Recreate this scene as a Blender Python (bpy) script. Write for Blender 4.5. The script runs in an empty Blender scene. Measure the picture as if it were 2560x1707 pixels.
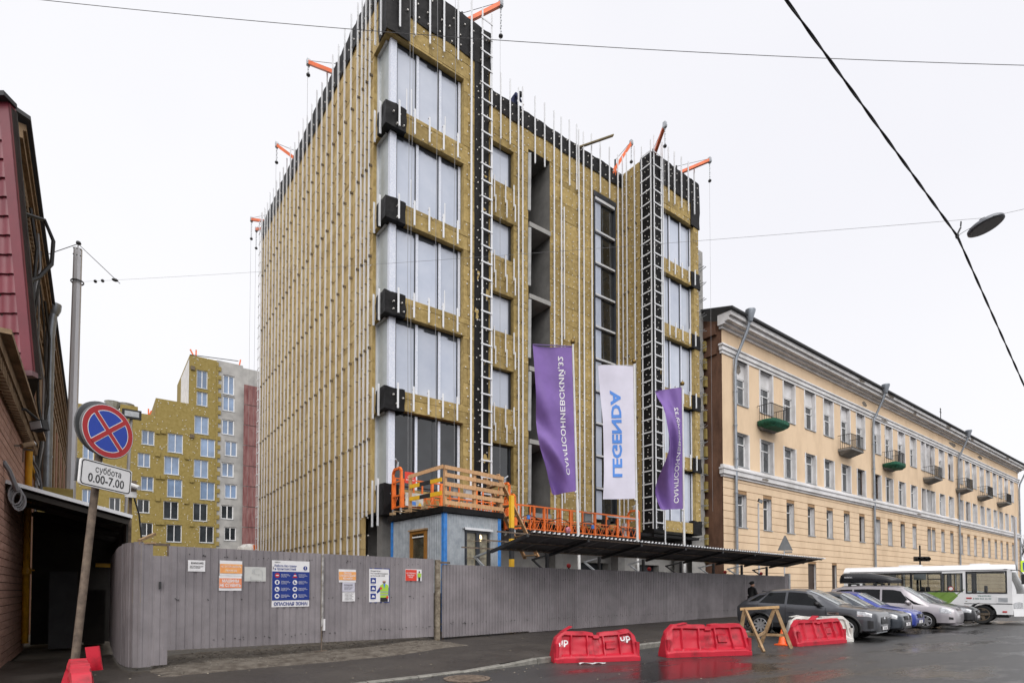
import bpy, bmesh, math, random
from mathutils import Vector, Matrix, noise
random.seed(7)
SC = bpy.context.scene
COL = SC.collection
R = math.radians
PI = math.pi

# ---------------------------------------------------------------- camera
FPX, CXP, PITCH, YAW, EYE = 1396.8, 1280.0, R(1.555), R(53.143), 1.6
HOR = 1473.6
CYP = HOR - FPX * math.tan(PITCH)
D0 = Vector((math.cos(YAW), math.sin(YAW), 0)); RT = Vector((math.sin(YAW), -math.cos(YAW), 0)); UPV = Vector((0, 0, 1))
FW = D0 * math.cos(PITCH) + UPV * math.sin(PITCH); UP = UPV * math.cos(PITCH) - D0 * math.sin(PITCH)
CAMP = Vector((0, 0, EYE))
cd = bpy.data.cameras.new('camera'); cam = bpy.data.objects.new('camera', cd); COL.objects.link(cam)
cd.sensor_width = 36; cd.sensor_fit = 'HORIZONTAL'; cd.lens = 36 * FPX / 2560
cd.shift_y = (CYP - 1707 / 2) / 2560; cd.clip_start = 0.1; cd.clip_end = 5000
cam.location = CAMP
cam.rotation_euler = Matrix((RT, UP, -FW)).transposed().to_euler()
SC.camera = cam
# ---------------------------------------------------------------- sky, sun, exposure
w = bpy.data.worlds.new('World'); SC.world = w; w.use_nodes = True
nt = w.node_tree; nt.nodes.clear()
out = nt.nodes.new('ShaderNodeOutputWorld'); bg = nt.nodes.new('ShaderNodeBackground')
sky = nt.nodes.new('ShaderNodeTexSky'); sky.sky_type = 'NISHITA'; sky.sun_disc = False
SUN_EL, SUN_AZ = R(48), R(248)          # sun direction: from behind the camera and to the left
sky.sun_elevation = SUN_EL; sky.sun_rotation = SUN_AZ; sky.dust_density = 4.0
hs = nt.nodes.new('ShaderNodeHueSaturation'); hs.inputs['Saturation'].default_value = 0.12
nt.links.new(sky.outputs[0], hs.inputs['Color'])
sc_ = nt.nodes.new('ShaderNodeVectorMath'); sc_.operation = 'SCALE'; sc_.inputs['Scale'].default_value = 0.010
nt.links.new(hs.outputs[0], sc_.inputs[0])
ov = nt.nodes.new('ShaderNodeVectorMath'); ov.operation = 'ADD'      # the even overcast layer in front of the blue
tcw = nt.nodes.new('ShaderNodeTexCoord'); nzw = nt.nodes.new('ShaderNodeTexNoise'); nzw.inputs['Scale'].default_value = 1.6; nzw.inputs['Detail'].default_value = 3
nt.links.new(tcw.outputs['Generated'], nzw.inputs['Vector'])
rpw = nt.nodes.new('ShaderNodeValToRGB')
rpw.color_ramp.elements[0].position = 0.3; rpw.color_ramp.elements[0].color = (0.83, 0.83, 0.88, 1)
rpw.color_ramp.elements[1].position = 0.7; rpw.color_ramp.elements[1].color = (0.89, 0.89, 0.92, 1)
nt.links.new(nzw.outputs['Fac'], rpw.inputs['Fac'])
nt.links.new(rpw.outputs[0], ov.inputs[0]); nt.links.new(sc_.outputs[0], ov.inputs[1])
nt.links.new(ov.outputs[0], bg.inputs['Color']); bg.inputs['Strength'].default_value = 0.60
nt.links.new(bg.outputs[0], out.inputs['Surface'])
sl = bpy.data.lights.new('sun', 'SUN'); sun = bpy.data.objects.new('sun', sl); COL.objects.link(sun)
sl.energy = 1.5; sl.angle = R(70); sl.color = (1.0, 0.97, 0.93)
_sd = Vector((math.sin(SUN_AZ) * math.cos(SUN_EL), math.cos(SUN_AZ) * math.cos(SUN_EL), math.sin(SUN_EL)))
_sd = Vector((-0.55 * math.cos(SUN_EL), -0.83 * math.cos(SUN_EL), math.sin(SUN_EL))).normalized()
sky.sun_rotation = math.atan2(_sd.x, _sd.y)
sun.rotation_euler = _sd.to_track_quat('Z', 'Y').to_euler(); sun.location = (0, 0, 60)
SC.view_settings.view_transform = 'Standard'; SC.view_settings.look = 'None'
SC.view_settings.exposure = 0.84; SC.view_settings.gamma = 1.0; SC.view_settings.use_curve_mapping = False
SC.cycles.max_bounces = 6; SC.cycles.transparent_max_bounces = 12; SC.cycles.caustics_reflective = False; SC.cycles.caustics_refractive = False

# ---------------------------------------------------------------- helpers
def U(px, py, ax, val):
    """point seen at photo pixel (px, py) on the world plane  axis = val"""
    v = FW * FPX + RT * (px - CXP) - UP * (py - CYP)
    return CAMP + v * ((val - CAMP[ax]) / v[ax])
def lerp(a, b, t): return a + (b - a) * t
def sstep(a, b, x):
    t = min(1, max(0, (x - a) / (b - a))); return t * t * (3 - 2 * t)

_mats = {}
def M(name, col, rough=0.6, metal=0.0, var=0.12, scale=2.0, bump=0.0, bscale=60.0, col2=None, detail=5.0, stretch=None, spec=0.5, rvar=0.0, contrast=(0.35, 0.65), coat=0.0, ior=None, c2scale=None):
    m = bpy.data.materials.new(name); m.use_nodes = True; t = m.node_tree; b = t.nodes['Principled BSDF']
    tc = t.nodes.new('ShaderNodeTexCoord'); mp = t.nodes.new('ShaderNodeMapping'); t.links.new(tc.outputs['Object'], mp.inputs[0])
    if stretch: mp.inputs['Scale'].default_value = stretch
    n = t.nodes.new('ShaderNodeTexNoise'); n.inputs['Scale'].default_value = scale; n.inputs['Detail'].default_value = detail; n.inputs['Roughness'].default_value = 0.65
    t.links.new(mp.outputs[0], n.inputs['Vector'])
    r = t.nodes.new('ShaderNodeValToRGB'); e = r.color_ramp.elements
    c2 = col2 if col2 else tuple(min(1, c * (1 + var)) for c in col)
    c1 = col if col2 else tuple(c * (1 - var) for c in col)
    e[0].position, e[1].position = contrast; e[0].color = (*c1, 1); e[1].color = (*c2, 1)
    t.links.new(n.outputs['Fac'], r.inputs['Fac']); t.links.new(r.outputs[0], b.inputs['Base Color'])
    b.inputs['Roughness'].default_value = rough; b.inputs['Metallic'].default_value = metal
    b.inputs['Specular IOR Level'].default_value = spec
    if ior: b.inputs['IOR'].default_value = ior
    if coat: b.inputs['Coat Weight'].default_value = coat; b.inputs['Coat Roughness'].default_value = 0.06
    if rvar:
        mr = t.nodes.new('ShaderNodeMapRange'); mr.inputs['To Min'].default_value = max(0.02, rough - rvar); mr.inputs['To Max'].default_value = min(1, rough + rvar)
        mr.inputs['From Min'].default_value = 0.3; mr.inputs['From Max'].default_value = 0.7
        t.links.new(n.outputs['Fac'], mr.inputs['Value']); t.links.new(mr.outputs[0], b.inputs['Roughness'])
    if bump:
        n2 = t.nodes.new('ShaderNodeTexNoise'); n2.inputs['Scale'].default_value = bscale; n2.inputs['Detail'].default_value = 6
        t.links.new(mp.outputs[0], n2.inputs['Vector'])
        bp = t.nodes.new('ShaderNodeBump'); bp.inputs['Strength'].default_value = bump; bp.inputs['Distance'].default_value = 0.02
        t.links.new(n2.outputs['Fac'], bp.inputs['Height']); t.links.new(bp.outputs[0], b.inputs['Normal'])
    _mats[name] = m
    return m
def rand_tint(m, amt=0.08):
    """small brightness change from piece to piece (Object Info random)"""
    t = m.node_tree; b = t.nodes['Principled BSDF']; l = b.inputs['Base Color'].links[0]; src = l.from_socket
    oi = t.nodes.new('ShaderNodeObjectInfo'); mr = t.nodes.new('ShaderNodeMapRange'); mr.inputs['To Min'].default_value = 1 - amt; mr.inputs['To Max'].default_value = 1 + amt
    t.links.new(oi.outputs['Random'], mr.inputs['Value'])
    vm = t.nodes.new('ShaderNodeVectorMath'); vm.operation = 'SCALE'; t.links.new(src, vm.inputs[0]); t.links.new(mr.outputs[0], vm.inputs['Scale'])
    t.links.new(vm.outputs[0], b.inputs['Base Color']); return m
def emis(name, col, s):
    m = bpy.data.materials.new(name); m.use_nodes = True; b = m.node_tree.nodes['Principled BSDF']
    b.inputs['Base Color'].default_value = (*col, 1); b.inputs['Emission Color'].default_value = (*col, 1); b.inputs['Emission Strength'].default_value = s; return m
def clearglass(name, tint=(0.75, 0.8, 0.8), refl=0.12):
    m = bpy.data.materials.new(name); m.use_nodes = True; t = m.node_tree; t.nodes.clear()
    o = t.nodes.new('ShaderNodeOutputMaterial'); tr = t.nodes.new('ShaderNodeBsdfTransparent'); tr.inputs[0].default_value = (*tint, 1)
    g = t.nodes.new('ShaderNodeBsdfGlossy'); g.inputs['Roughness'].default_value = 0.03
    fr = t.nodes.new('ShaderNodeFresnel'); fr.inputs[0].default_value = 1.5
    mx = t.nodes.new('ShaderNodeMixShader'); t.links.new(fr.outputs[0], mx.inputs[0]); t.links.new(tr.outputs[0], mx.inputs[1]); t.links.new(g.outputs[0], mx.inputs[2]); t.links.new(mx.outputs[0], o.inputs[0]); return m

class MB:
    def __init__(s): s.v = []; s.f = []; s.m = []; s.mi = 0
    def add(s, vs, fs):
        o = len(s.v); s.v.extend([tuple(p) for p in vs]); s.f.extend([tuple(o + i for i in f) for f in fs]); s.m.extend([s.mi] * len(fs)); return s
    def face(s, *p): return s.add(p, [tuple(range(len(p)))])
    def box(s, x0, x1, y0, y1, z0, z1):
        return s.add([(x0, y0, z0), (x1, y0, z0), (x1, y1, z0), (x0, y1, z0), (x0, y0, z1), (x1, y0, z1), (x1, y1, z1), (x0, y1, z1)],
                     [(0, 3, 2, 1), (4, 5, 6, 7), (0, 1, 5, 4), (1, 2, 6, 5), (2, 3, 7, 6), (3, 0, 4, 7)])
    def obox(s, o, a, b, c):
        o, a, b, c = map(Vector, (o, a, b, c))
        vs = [o, o + a, o + a + b, o + b, o + c, o + a + c, o + a + b + c, o + b + c]
        fs = [(0, 3, 2, 1), (4, 5, 6, 7), (0, 1, 5, 4), (1, 2, 6, 5), (2, 3, 7, 6), (3, 0, 4, 7)]
        if a.cross(b).dot(c) < 0: fs = [f[::-1] for f in fs]
        return s.add(vs, fs)
    def bar(s, p, q, w, h=None, up=(0, 0, 1)):
        p, q = Vector(p), Vector(q); h = h or w; d = (q - p).normalized(); up = Vector(up)
        if abs(d.dot(up)) > 0.98: up = Vector((0, 1, 0)) if abs(d.y) < 0.9 else Vector((1, 0, 0))
        sd = d.cross(up).normalized(); u2 = sd.cross(d).normalized()
        return s.obox(p - sd * w / 2 - u2 * h / 2, q - p, sd * w, u2 * h)
    def cyl(s, p, q, r0, r1=None, n=10, caps=True):
        p, q = Vector(p), Vector(q); r1 = r0 if r1 is None else r1; d = (q - p).normalized()
        a = d.cross(Vector((0, 0, 1)) if abs(d.z) < 0.95 else Vector((1, 0, 0))).normalized(); b = d.cross(a)
        vs = []
        for (c, r) in ((p, r0), (q, r1)):
            for i in range(n): t = 2 * PI * i / n; vs.append(c + a * (r * math.cos(t)) + b * (r * math.sin(t)))
        fs = [(i, (i + 1) % n, n + (i + 1) % n, n + i) for i in range(n)]
        fs = [f[::-1] for f in fs]
        if caps: fs += [tuple(range(n)), tuple(range(2 * n - 1, n - 1, -1))]
        return s.add(vs, fs)
    def tube(s, pts, r, n=6):
        pts = [Vector(p) for p in pts]; rings = []; vs = []; fs = []
        prev = None
        for i, p in enumerate(pts):
            d = (pts[min(i + 1, len(pts) - 1)] - pts[max(i - 1, 0)]).normalized()
            a = d.cross(Vector((0, 0, 1)) if abs(d.z) < 0.95 else Vector((1, 0, 0))) if prev is None else prev - d * prev.dot(d)
            a.normalize(); prev = a; b = d.cross(a); rr = r[i] if isinstance(r, (list, tuple)) else r
            for k in range(n): t = 2 * PI * k / n; vs.append(p + a * (rr * math.cos(t)) + b * (rr * math.sin(t)))
        for i in range(len(pts) - 1):
            for k in range(n): fs.append((i * n + k, (i + 1) * n + k, (i + 1) * n + (k + 1) % n, i * n + (k + 1) % n))
        fs += [tuple(range(n)), tuple(range(len(pts) * n - 1, (len(pts) - 1) * n - 1, -1))]
        return s.add(vs, fs)
    def lathe(s, prof, o=(0, 0, 0), ax=(0, 0, 1), n=20):
        o = Vector(o); d = Vector(ax).normalized(); a = d.cross(Vector((0, 0, 1)) if abs(d.z) < 0.95 else Vector((1, 0, 0))).normalized(); b = d.cross(a)
        vs = []
        for (r, h) in prof:
            for k in range(n): t = 2 * PI * k / n; vs.append(o + d * h + a * (r * math.cos(t)) + b * (r * math.sin(t)))
        fs = [(i * n + k, i * n + (k + 1) % n, (i + 1) * n + (k + 1) % n, (i + 1) * n + k) for i in range(len(prof) - 1) for k in range(n)]
        return s.add(vs, fs)
    def grid(s, fn, nu, nv, flip=False):
        vs = [fn(i / nu, j / nv) for j in range(nv + 1) for i in range(nu + 1)]
        fs = [(j * (nu + 1) + i, j * (nu + 1) + i + 1, (j + 1) * (nu + 1) + i + 1, (j + 1) * (nu + 1) + i) for j in range(nv) for i in range(nu)]
        if flip: fs = [f[::-1] for f in fs]
        return s.add(vs, fs)
    def prism(s, poly, fn, d):
        """poly: 2D points; fn(u,v)->Vector; d: extrusion vector"""
        n = len(poly); d = Vector(d); a = [fn(*p) for p in poly]; b = [p + d for p in a]
        return s.add(a + b, [tuple(range(n)), tuple(range(2 * n - 1, n - 1, -1))] + [((i + 1) % n, i, n + i, n + (i + 1) % n) for i in range(n)])
    def blob(s, c, r, seg=10, jit=0.0):
        c = Vector(c); rx, ry, rz = (r, r, r) if not isinstance(r, (tuple, list)) else r
        vs = []; n2 = seg // 2 + 1
        for j in range(n2 + 1):
            ph = -PI / 2 + PI * j / n2
            for i in range(seg):
                t = 2 * PI * i / seg; k = 1 + random.uniform(-jit, jit)
                vs.append(c + Vector((rx * math.cos(ph) * math.cos(t), ry * math.cos(ph) * math.sin(t), rz * math.sin(ph))) * k)
        return s.add(vs, [(j * seg + i, j * seg + (i + 1) % seg, (j + 1) * seg + (i + 1) % seg, (j + 1) * seg + i) for j in range(n2) for i in range(seg)])
    def wall(s, o, u, v, W, H, holes, depth=None, dmat=None):
        """rectangle o + u*[0,W] + v*[0,H] with rectangular holes (a,b,c,d); reveals go along depth vector"""
        o, u, v = Vector(o), Vector(u), Vector(v)
        xs = sorted(set([0, W] + [min(W, max(0, h[0])) for h in holes] + [min(W, max(0, h[1])) for h in holes]))
        ys = sorted(set([0, H] + [min(H, max(0, h[2])) for h in holes] + [min(H, max(0, h[3])) for h in holes]))
        for j in range(len(ys) - 1):
            run = None
            for i in range(len(xs)):
                solid = False
                if i < len(xs) - 1:
                    cx, cy = (xs[i] + xs[i + 1]) / 2, (ys[j] + ys[j + 1]) / 2
                    solid = not any(h[0] < cx < h[1] and h[2] < cy < h[3] for h in holes)
                if solid and run is None: run = xs[i]
                if not solid and run is not None:
                    a, b, c, d = run, xs[i], ys[j], ys[j + 1]
                    s.face(o + u * a + v * c, o + u * b + v * c, o + u * b + v * d, o + u * a + v * d); run = None
        if depth is not None:
            depth = Vector(depth); m0 = s.mi
            if dmat is not None: s.mi = dmat
            for (a, b, c, d) in holes:
                q = [o + u * a + v * c, o + u * b + v * c, o + u * b + v * d, o + u * a + v * d]
                for k in range(4): s.face(q[k], q[k] + depth, q[(k + 1) % 4] + depth, q[(k + 1) % 4])
            s.mi = m0
        return s
    def mesh(s, name, mats, smooth=False, auto=None):
        me = bpy.data.meshes.new(name); me.from_pydata(s.v, [], s.f)
        for m in (mats if isinstance(mats, (list, tuple)) else [mats]): me.materials.append(m)
        me.polygons.foreach_set('material_index', s.m)
        if smooth: me.polygons.foreach_set('use_smooth', [True] * len(s.f))
        me.update()
        if auto is not None:
            try: me.set_sharp_from_angle(angle=R(auto))
            except Exception: pass
        return me
    def build(s, name, mats, parent=None, smooth=False, local=False, auto=None, weld=False, **kw):
        me = s.mesh(name, mats, smooth, auto)
        if weld:
            bm = bmesh.new(); bm.from_mesh(me); bmesh.ops.remove_doubles(bm, verts=bm.verts, dist=0.0005); bmesh.ops.recalc_face_normals(bm, faces=bm.faces); bm.to_mesh(me); bm.free()
            if auto is not None: me.set_sharp_from_angle(angle=R(auto))
        return put(name, me, parent, local, **kw)
def wmat(o):
    m = Matrix.LocRotScale(o.location, o.rotation_euler, o.scale)
    if o.parent: m = wmat(o.parent) @ o.matrix_parent_inverse @ m
    return m
def put(name, me, parent=None, local=False, loc=None, rot=None, label=None, cat=None, group=None, kind=None):
    o = bpy.data.objects.new(name, me); COL.objects.link(o)
    if parent:
        o.parent = parent
        if not local: o.matrix_parent_inverse = wmat(parent).inverted()
    if loc is not None: o.location = loc
    if rot is not None: o.rotation_euler = rot
    return tag(o, label, cat, group, kind)
def tag(o, label=None, cat=None, group=None, kind=None):
    if label: o['label'] = label
    if cat: o['category'] = cat
    if group: o['group'] = group
    if kind: o['kind'] = kind
    return o
def thing(name, label, cat, loc=(0, 0, 0), rotz=0.0, group=None, rot=None):
    o = bpy.data.objects.new(name, None); COL.objects.link(o); o.empty_display_size = 0.3
    o.location = loc; o.rotation_euler = rot if rot else (0, 0, rotz)
    return tag(o, label, cat, group)
def copy_tree(o, parent=None):
    c = o.copy(); COL.objects.link(c); c.parent = parent
    for ch in list(o.children): copy_tree(ch, c)
    return c
def text_mesh(body, size, bold=0.0, align='LEFT', space=1.0, extr=0.0):
    cu = bpy.data.curves.new('txt', 'FONT'); cu.body = body; cu.size = size; cu.align_x = align; cu.offset = bold * size; cu.space_character = space; cu.resolution_u = 2; cu.extrude = extr
    ob = bpy.data.objects.new('txt', cu); COL.objects.link(ob)
    dg = bpy.context.evaluated_depsgraph_get(); me = bpy.data.meshes.new_from_object(ob.evaluated_get(dg))
    bpy.data.objects.remove(ob); bpy.data.curves.remove(cu); return me
def lettering(name, body, size, mat, parent, o, u, v, bold=0.0, align='LEFT', space=1.0, width=None, fn=None):
    """flat lettering: text x along u, text y along v, from point o (world). width squeezes to a fixed width"""
    me = text_mesh(body, size, bold, align, space); o, u, v = Vector(o), Vector(u), Vector(v)
    if len(me.vertices) == 0: return None
    xs = [p.co.x for p in me.vertices]; k = 1.0
    if width: k = width / (max(xs) - min(xs))
    x0 = min(xs) if width and align == 'LEFT' else 0
    for p in me.vertices:
        a, b = (p.co.x - x0) * k, p.co.y
        p.co = fn(a, b) if fn else o + u * a + v * b
    me.materials.clear(); me.materials.append(mat); me.update()
    return put(name, me, parent)
# ---------------------------------------------------------------- materials
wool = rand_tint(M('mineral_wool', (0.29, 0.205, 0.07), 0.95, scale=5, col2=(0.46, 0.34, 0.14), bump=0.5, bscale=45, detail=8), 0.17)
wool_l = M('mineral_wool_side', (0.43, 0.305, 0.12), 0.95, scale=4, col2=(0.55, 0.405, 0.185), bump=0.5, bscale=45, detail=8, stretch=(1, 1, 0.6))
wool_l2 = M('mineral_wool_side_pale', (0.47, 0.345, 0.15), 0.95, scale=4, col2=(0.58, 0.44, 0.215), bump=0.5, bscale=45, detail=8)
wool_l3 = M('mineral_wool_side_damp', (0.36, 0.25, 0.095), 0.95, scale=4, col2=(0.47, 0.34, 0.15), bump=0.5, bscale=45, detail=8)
wool_y = M('mineral_wool_yellow', (0.235, 0.175, 0.045), 0.95, scale=3, col2=(0.32, 0.245, 0.085), bump=0.4, bscale=30)
membrane = M('black_membrane', (0.007, 0.0065, 0.007), 0.55, scale=2.5, var=0.4, bump=1.0, bscale=6.0, spec=0.22)
alu = M('aluminium', (0.66, 0.67, 0.69), 0.42, metal=0.35, var=0.08, scale=1.5)
alu_w = M('white_profile', (0.74, 0.75, 0.77), 0.45, var=0.05, scale=1.0)
galv = M('galvanised_steel', (0.42, 0.44, 0.46), 0.45, metal=0.6, var=0.18, scale=4)
bracket_m = M('bracket_dark', (0.13, 0.10, 0.065), 0.7, var=0.3)
cap_m = M('dowel_cap', (0.72, 0.70, 0.66), 0.6, var=0.1)
film = rand_tint(M('filmed_pane', (0.43, 0.48, 0.59), 0.10, scale=0.45, col2=(0.58, 0.62, 0.715), detail=4, contrast=(0.3, 0.7), rvar=0.06, bump=0.25, bscale=1.2, ior=1.9, spec=0.6), 0.10)  # random tint per pane stands in for differing reflections
foil = M('foil_mullion', (0.55, 0.60, 0.72), 0.4, scale=30, col2=(0.80, 0.82, 0.88), bump=0.2, bscale=80)
dglass = M('dark_glass', (0.014, 0.016, 0.018), 0.04, var=0.6, scale=1.2, ior=1.75, spec=0.5, bump=0.15, bscale=1.5)
wglass = rand_tint(M('window_glass', (0.05, 0.055, 0.06), 0.05, var=0.6, scale=0.5, ior=1.8, spec=0.6), 0.75)
bglass = M('blue_pane', (0.20, 0.28, 0.42), 0.10, var=0.35, scale=0.25, ior=1.8)
anth = M('anthracite_frame', (0.022, 0.026, 0.034), 0.35, var=0.15)
white_pvc = M('white_pvc', (0.78, 0.78, 0.78), 0.35, var=0.05)
conc = M('concrete', (0.26, 0.255, 0.245), 0.85, scale=1.2, col2=(0.38, 0.37, 0.35), bump=0.3, bscale=25, detail=8)
conc_d = M('raw_concrete_dark', (0.15, 0.145, 0.14), 0.85, scale=1.2, col2=(0.22, 0.215, 0.205), bump=0.3, bscale=20)
orange = M('orange_paint', (0.80, 0.17, 0.025), 0.42, var=0.14, scale=4)
orange_a = M('orange_arm', (0.78, 0.15, 0.035), 0.45, var=0.15, scale=3)
steel_d = M('dark_steel', (0.02, 0.02, 0.021), 0.5, var=0.35, scale=6)
rust = M('rusty_steel', (0.075, 0.055, 0.042), 0.75, scale=7, col2=(0.20, 0.15, 0.11), bump=0.3)
zinc_d = M('canopy_sheet', (0.10, 0.10, 0.105), 0.45, metal=0.3, var=0.25, scale=2)
wood = rand_tint(M('fresh_timber', (0.46, 0.25, 0.115), 0.75, scale=4, col2=(0.62, 0.38, 0.20), stretch=(6, 6, 1), bump=0.2), 0.14)
wood_o = M('worn_timber', (0.24, 0.15, 0.075), 0.8, scale=5, col2=(0.42, 0.28, 0.15), bump=0.3)
fence_m = rand_tint(M('fence_sheet', (0.19, 0.173, 0.182), 0.42, scale=1.4, col2=(0.26, 0.238, 0.248), bump=0.06, bscale=8, spec=0.4, rvar=0.06), 0.10)
blue_p = M('blue_paint', (0.035, 0.20, 0.56), 0.4, var=0.2, scale=5)
greysheet = rand_tint(M('grey_profiled_sheet', (0.27, 0.30, 0.33), 0.5, metal=0.2, scale=3, col2=(0.40, 0.43, 0.46), bump=0.1), 0.05)
yel = M('yellow_paint', (0.78, 0.44, 0.02), 0.45, var=0.12)
plaster = M('yellow_plaster', (0.62, 0.455, 0.30), 0.85, scale=0.6, col2=(0.76, 0.575, 0.39), bump=0.12, bscale=40, detail=10, stretch=(1, 1, .45), contrast=(.28, .55))
plaster_w = M('white_stucco', (0.57, 0.56, 0.555), 0.8, scale=0.9, col2=(0.78, 0.77, 0.78), bump=0.15, bscale=30, detail=8)
brown_wall = M('brown_side_wall', (0.075, 0.035, 0.02), 0.9, scale=1.5, col2=(0.15, 0.075, 0.045), bump=0.5, bscale=12, stretch=(1, 1, 0.4))
roof_m = M('dark_roofing', (0.016, 0.016, 0.018), 0.6, var=0.3)
pipe_m = M('zinc_pipe', (0.26, 0.285, 0.32), 0.4, metal=0.5, var=0.15, scale=3)
iron = M('black_iron', (0.014, 0.013, 0.012), 0.6, var=0.3)
net_g = M('green_net', (0.01, 0.09, 0.05), 0.8, var=0.5, scale=6, bump=0.6, bscale=12)
asph_c = None
pave_m = M('pavement_asphalt', (0.026, 0.022, 0.019), 0.48, scale=0.7, col2=(0.055, 0.047, 0.040), bump=0.35, bscale=120, detail=9, rvar=0.18)
kerb_m = rand_tint(M('granite_kerb', (0.13, 0.125, 0.11), 0.8, scale=6, col2=(0.24, 0.23, 0.205), bump=0.4, bscale=40), 0.15)
dirt_m = M('mud_and_gravel', (0.055, 0.042, 0.03), 0.8, scale=5, col2=(0.16, 0.14, 0.115), bump=1.0, bscale=45, detail=10)
stone_m = M('gravel_stone', (0.14, 0.125, 0.105), 0.8, var=0.5, scale=30)
yard_m = M('yard_ground', (0.13, 0.115, 0.095), 0.9, var=0.3, scale=1)
brick_m = rand_tint(M('pink_brick', (0.37, 0.20, 0.145), 0.8, scale=3, col2=(0.50, 0.29, 0.22), bump=0.3, bscale=50, stretch=(1, 1, 4)), 0.10)
mortar = M('dark_joint', (0.05, 0.03, 0.025), 0.9)
brown_pl = M('brown_plaster', (0.17, 0.11, 0.06), 0.9, scale=2.5, col2=(0.33, 0.225, 0.135), bump=0.6, bscale=14, detail=9)
pink_pl = M('faded_pink_plaster', (0.25, 0.10, 0.07), 0.9, scale=2, col2=(0.33, 0.19, 0.12), bump=0.4, bscale=14)
red_tile = M('red_metal_tile', (0.15, 0.02, 0.032), 0.36, var=0.12, scale=1, spec=0.5)
soffit_d = M('soffit_and_passage_shade', (0.028, 0.024, 0.02), 0.8, var=0.3)  # near-black base carries the shelter's shade as well as the soffit
gas = M('gas_pipe_yellow', (0.62, 0.30, 0.015), 0.45, var=0.15, scale=5)
cable = M('black_cable', (0.012, 0.012, 0.013), 0.5)
wire_g = M('steel_wire', (0.22, 0.22, 0.23), 0.5)
red_pl = M('red_plastic', (0.20, 0.012, 0.018), 0.45, scale=3.2, col2=(0.48, 0.013, 0.032), bump=0.15, bscale=9, spec=0.45, rvar=0.12, detail=9, contrast=(.30, .50))
white_pl = M('dirty_white_plastic', (0.42, 0.40, 0.36), 0.5, scale=3, col2=(0.70, 0.69, 0.66), bump=0.15, bscale=8)
dirt_pl = M('grime', (0.10, 0.035, 0.03), 0.8, var=0.3, scale=5)
sign_w = M('sign_white', (0.74, 0.74, 0.74), 0.4, var=0.05)
sign_r = M('sign_red', (0.40, 0.006, 0.010), 0.35, var=0.06)
sign_b = M('sign_blue', (0.003, 0.042, 0.38), 0.35, var=0.06)
sign_back = M('sign_back_grey', (0.14, 0.145, 0.15), 0.5, metal=0.3, var=0.12)
ink = M('black_ink', (0.012, 0.012, 0.014), 0.5)
poster_w = M('poster_white', (0.72, 0.71, 0.72), 0.45, var=0.05, scale=6)
poster_b = M('poster_blue', (0.004, 0.026, 0.20), 0.42, var=0.06)
poster_o = M('poster_orange', (0.75, 0.28, 0.09), 0.45, scale=10, col2=(0.80, 0.42, 0.14))
poster_or = M('poster_orange_red', (0.70, 0.20, 0.10), 0.45, scale=10, col2=(0.78, 0.32, 0.15))
poster_r = M('poster_red', (0.66, 0.045, 0.022), 0.42, var=0.06)
hivis = M('hivis_green', (0.36, 0.58, 0.06), 0.5, var=0.06)
skin = M('skin', (0.50, 0.28, 0.19), 0.55, var=0.08)
navy = M('navy_cloth', (0.010, 0.016, 0.060), 0.85, var=0.3, scale=8, bump=0.4, bscale=15)
black_c = M('black_cloth', (0.010, 0.010, 0.011), 0.85, var=0.3, scale=8, bump=0.4, bscale=20)
flag_p = M('purple_flag', (0.185, 0.108, 0.335), 0.6, scale=1.5, var=0.10, spec=0.3)
flag_w = M('white_flag', (0.64, 0.62, 0.72), 0.65, scale=1.5, var=0.04, spec=0.3)
flag_blue = M('flag_blue_print', (0.07, 0.23, 0.66), 0.6, var=0.05)
gold = M('brass_ball', (0.20, 0.13, 0.04), 0.35, metal=0.8)
pole_w = M('white_pole', (0.62, 0.62, 0.61), 0.35, var=0.08)
polegrey = M('grey_pole', (0.52, 0.52, 0.54), 0.45, metal=0.25, var=0.12, scale=1.2, stretch=(1, 1, 0.15))
tyre = M('tyre_rubber', (0.012, 0.012, 0.012), 0.8, var=0.25, scale=10)
rim_m = M('alloy_rim', (0.50, 0.50, 0.51), 0.3, metal=0.7, var=0.1)
chrome = M('chrome', (0.75, 0.76, 0.78), 0.12, metal=1.0, var=0.04)
trim_b = M('black_trim', (0.010, 0.010, 0.011), 0.45, var=0.2)
carglass = M('car_glass', (0.006, 0.007, 0.008), 0.03, var=0.3, ior=1.4, spec=0.35)
scrglass = M('windscreen_glass', (0.22, 0.24, 0.245), 0.03, var=0.25, scale=1.0, ior=2.7, spec=0.8)  # pale base puts the bright sky's reflection into the glass colour
lamp_c = M('headlamp_lens', (0.55, 0.56, 0.58), 0.08, metal=0.3, scale=14, var=0.35, spec=0.8)
red_net = M('red_hoist_mesh', (0.15, 0.045, 0.045), 0.8, scale=1.2, col2=(0.27, 0.14, 0.13), stretch=(3, 3, 0.5))
bgconc = M('pale_concrete_panel', (0.30, 0.295, 0.285), 0.85, scale=0.6, col2=(0.46, 0.45, 0.43), bump=0.2, bscale=8, detail=8)
bus_w = M('bus_white', (0.74, 0.74, 0.75), 0.3, var=0.05, scale=1.5, coat=0.3)
busglass = clearglass('bus_glass', (0.78, 0.80, 0.79))
bus_green = M('bus_green', (0.16, 0.27, 0.05), 0.4, var=0.12)
bus_teal = M('bus_teal_print', (0.06, 0.18, 0.16), 0.5)
lampred = M('red_warning_lamp', (0.45, 0.015, 0.015), 0.3, var=0.1)
bark = M('bark', (0.05, 0.042, 0.035), 0.9, var=0.3)
def carpaint(name, c, metal=0.5): return M(name, c, 0.32, metal=metal, var=0.05, scale=1.2, coat=0.7)
p_grey = carpaint('grey_car_paint', (0.075, 0.078, 0.088)); p_dark = carpaint('dark_car_paint', (0.035, 0.043, 0.055))
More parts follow.
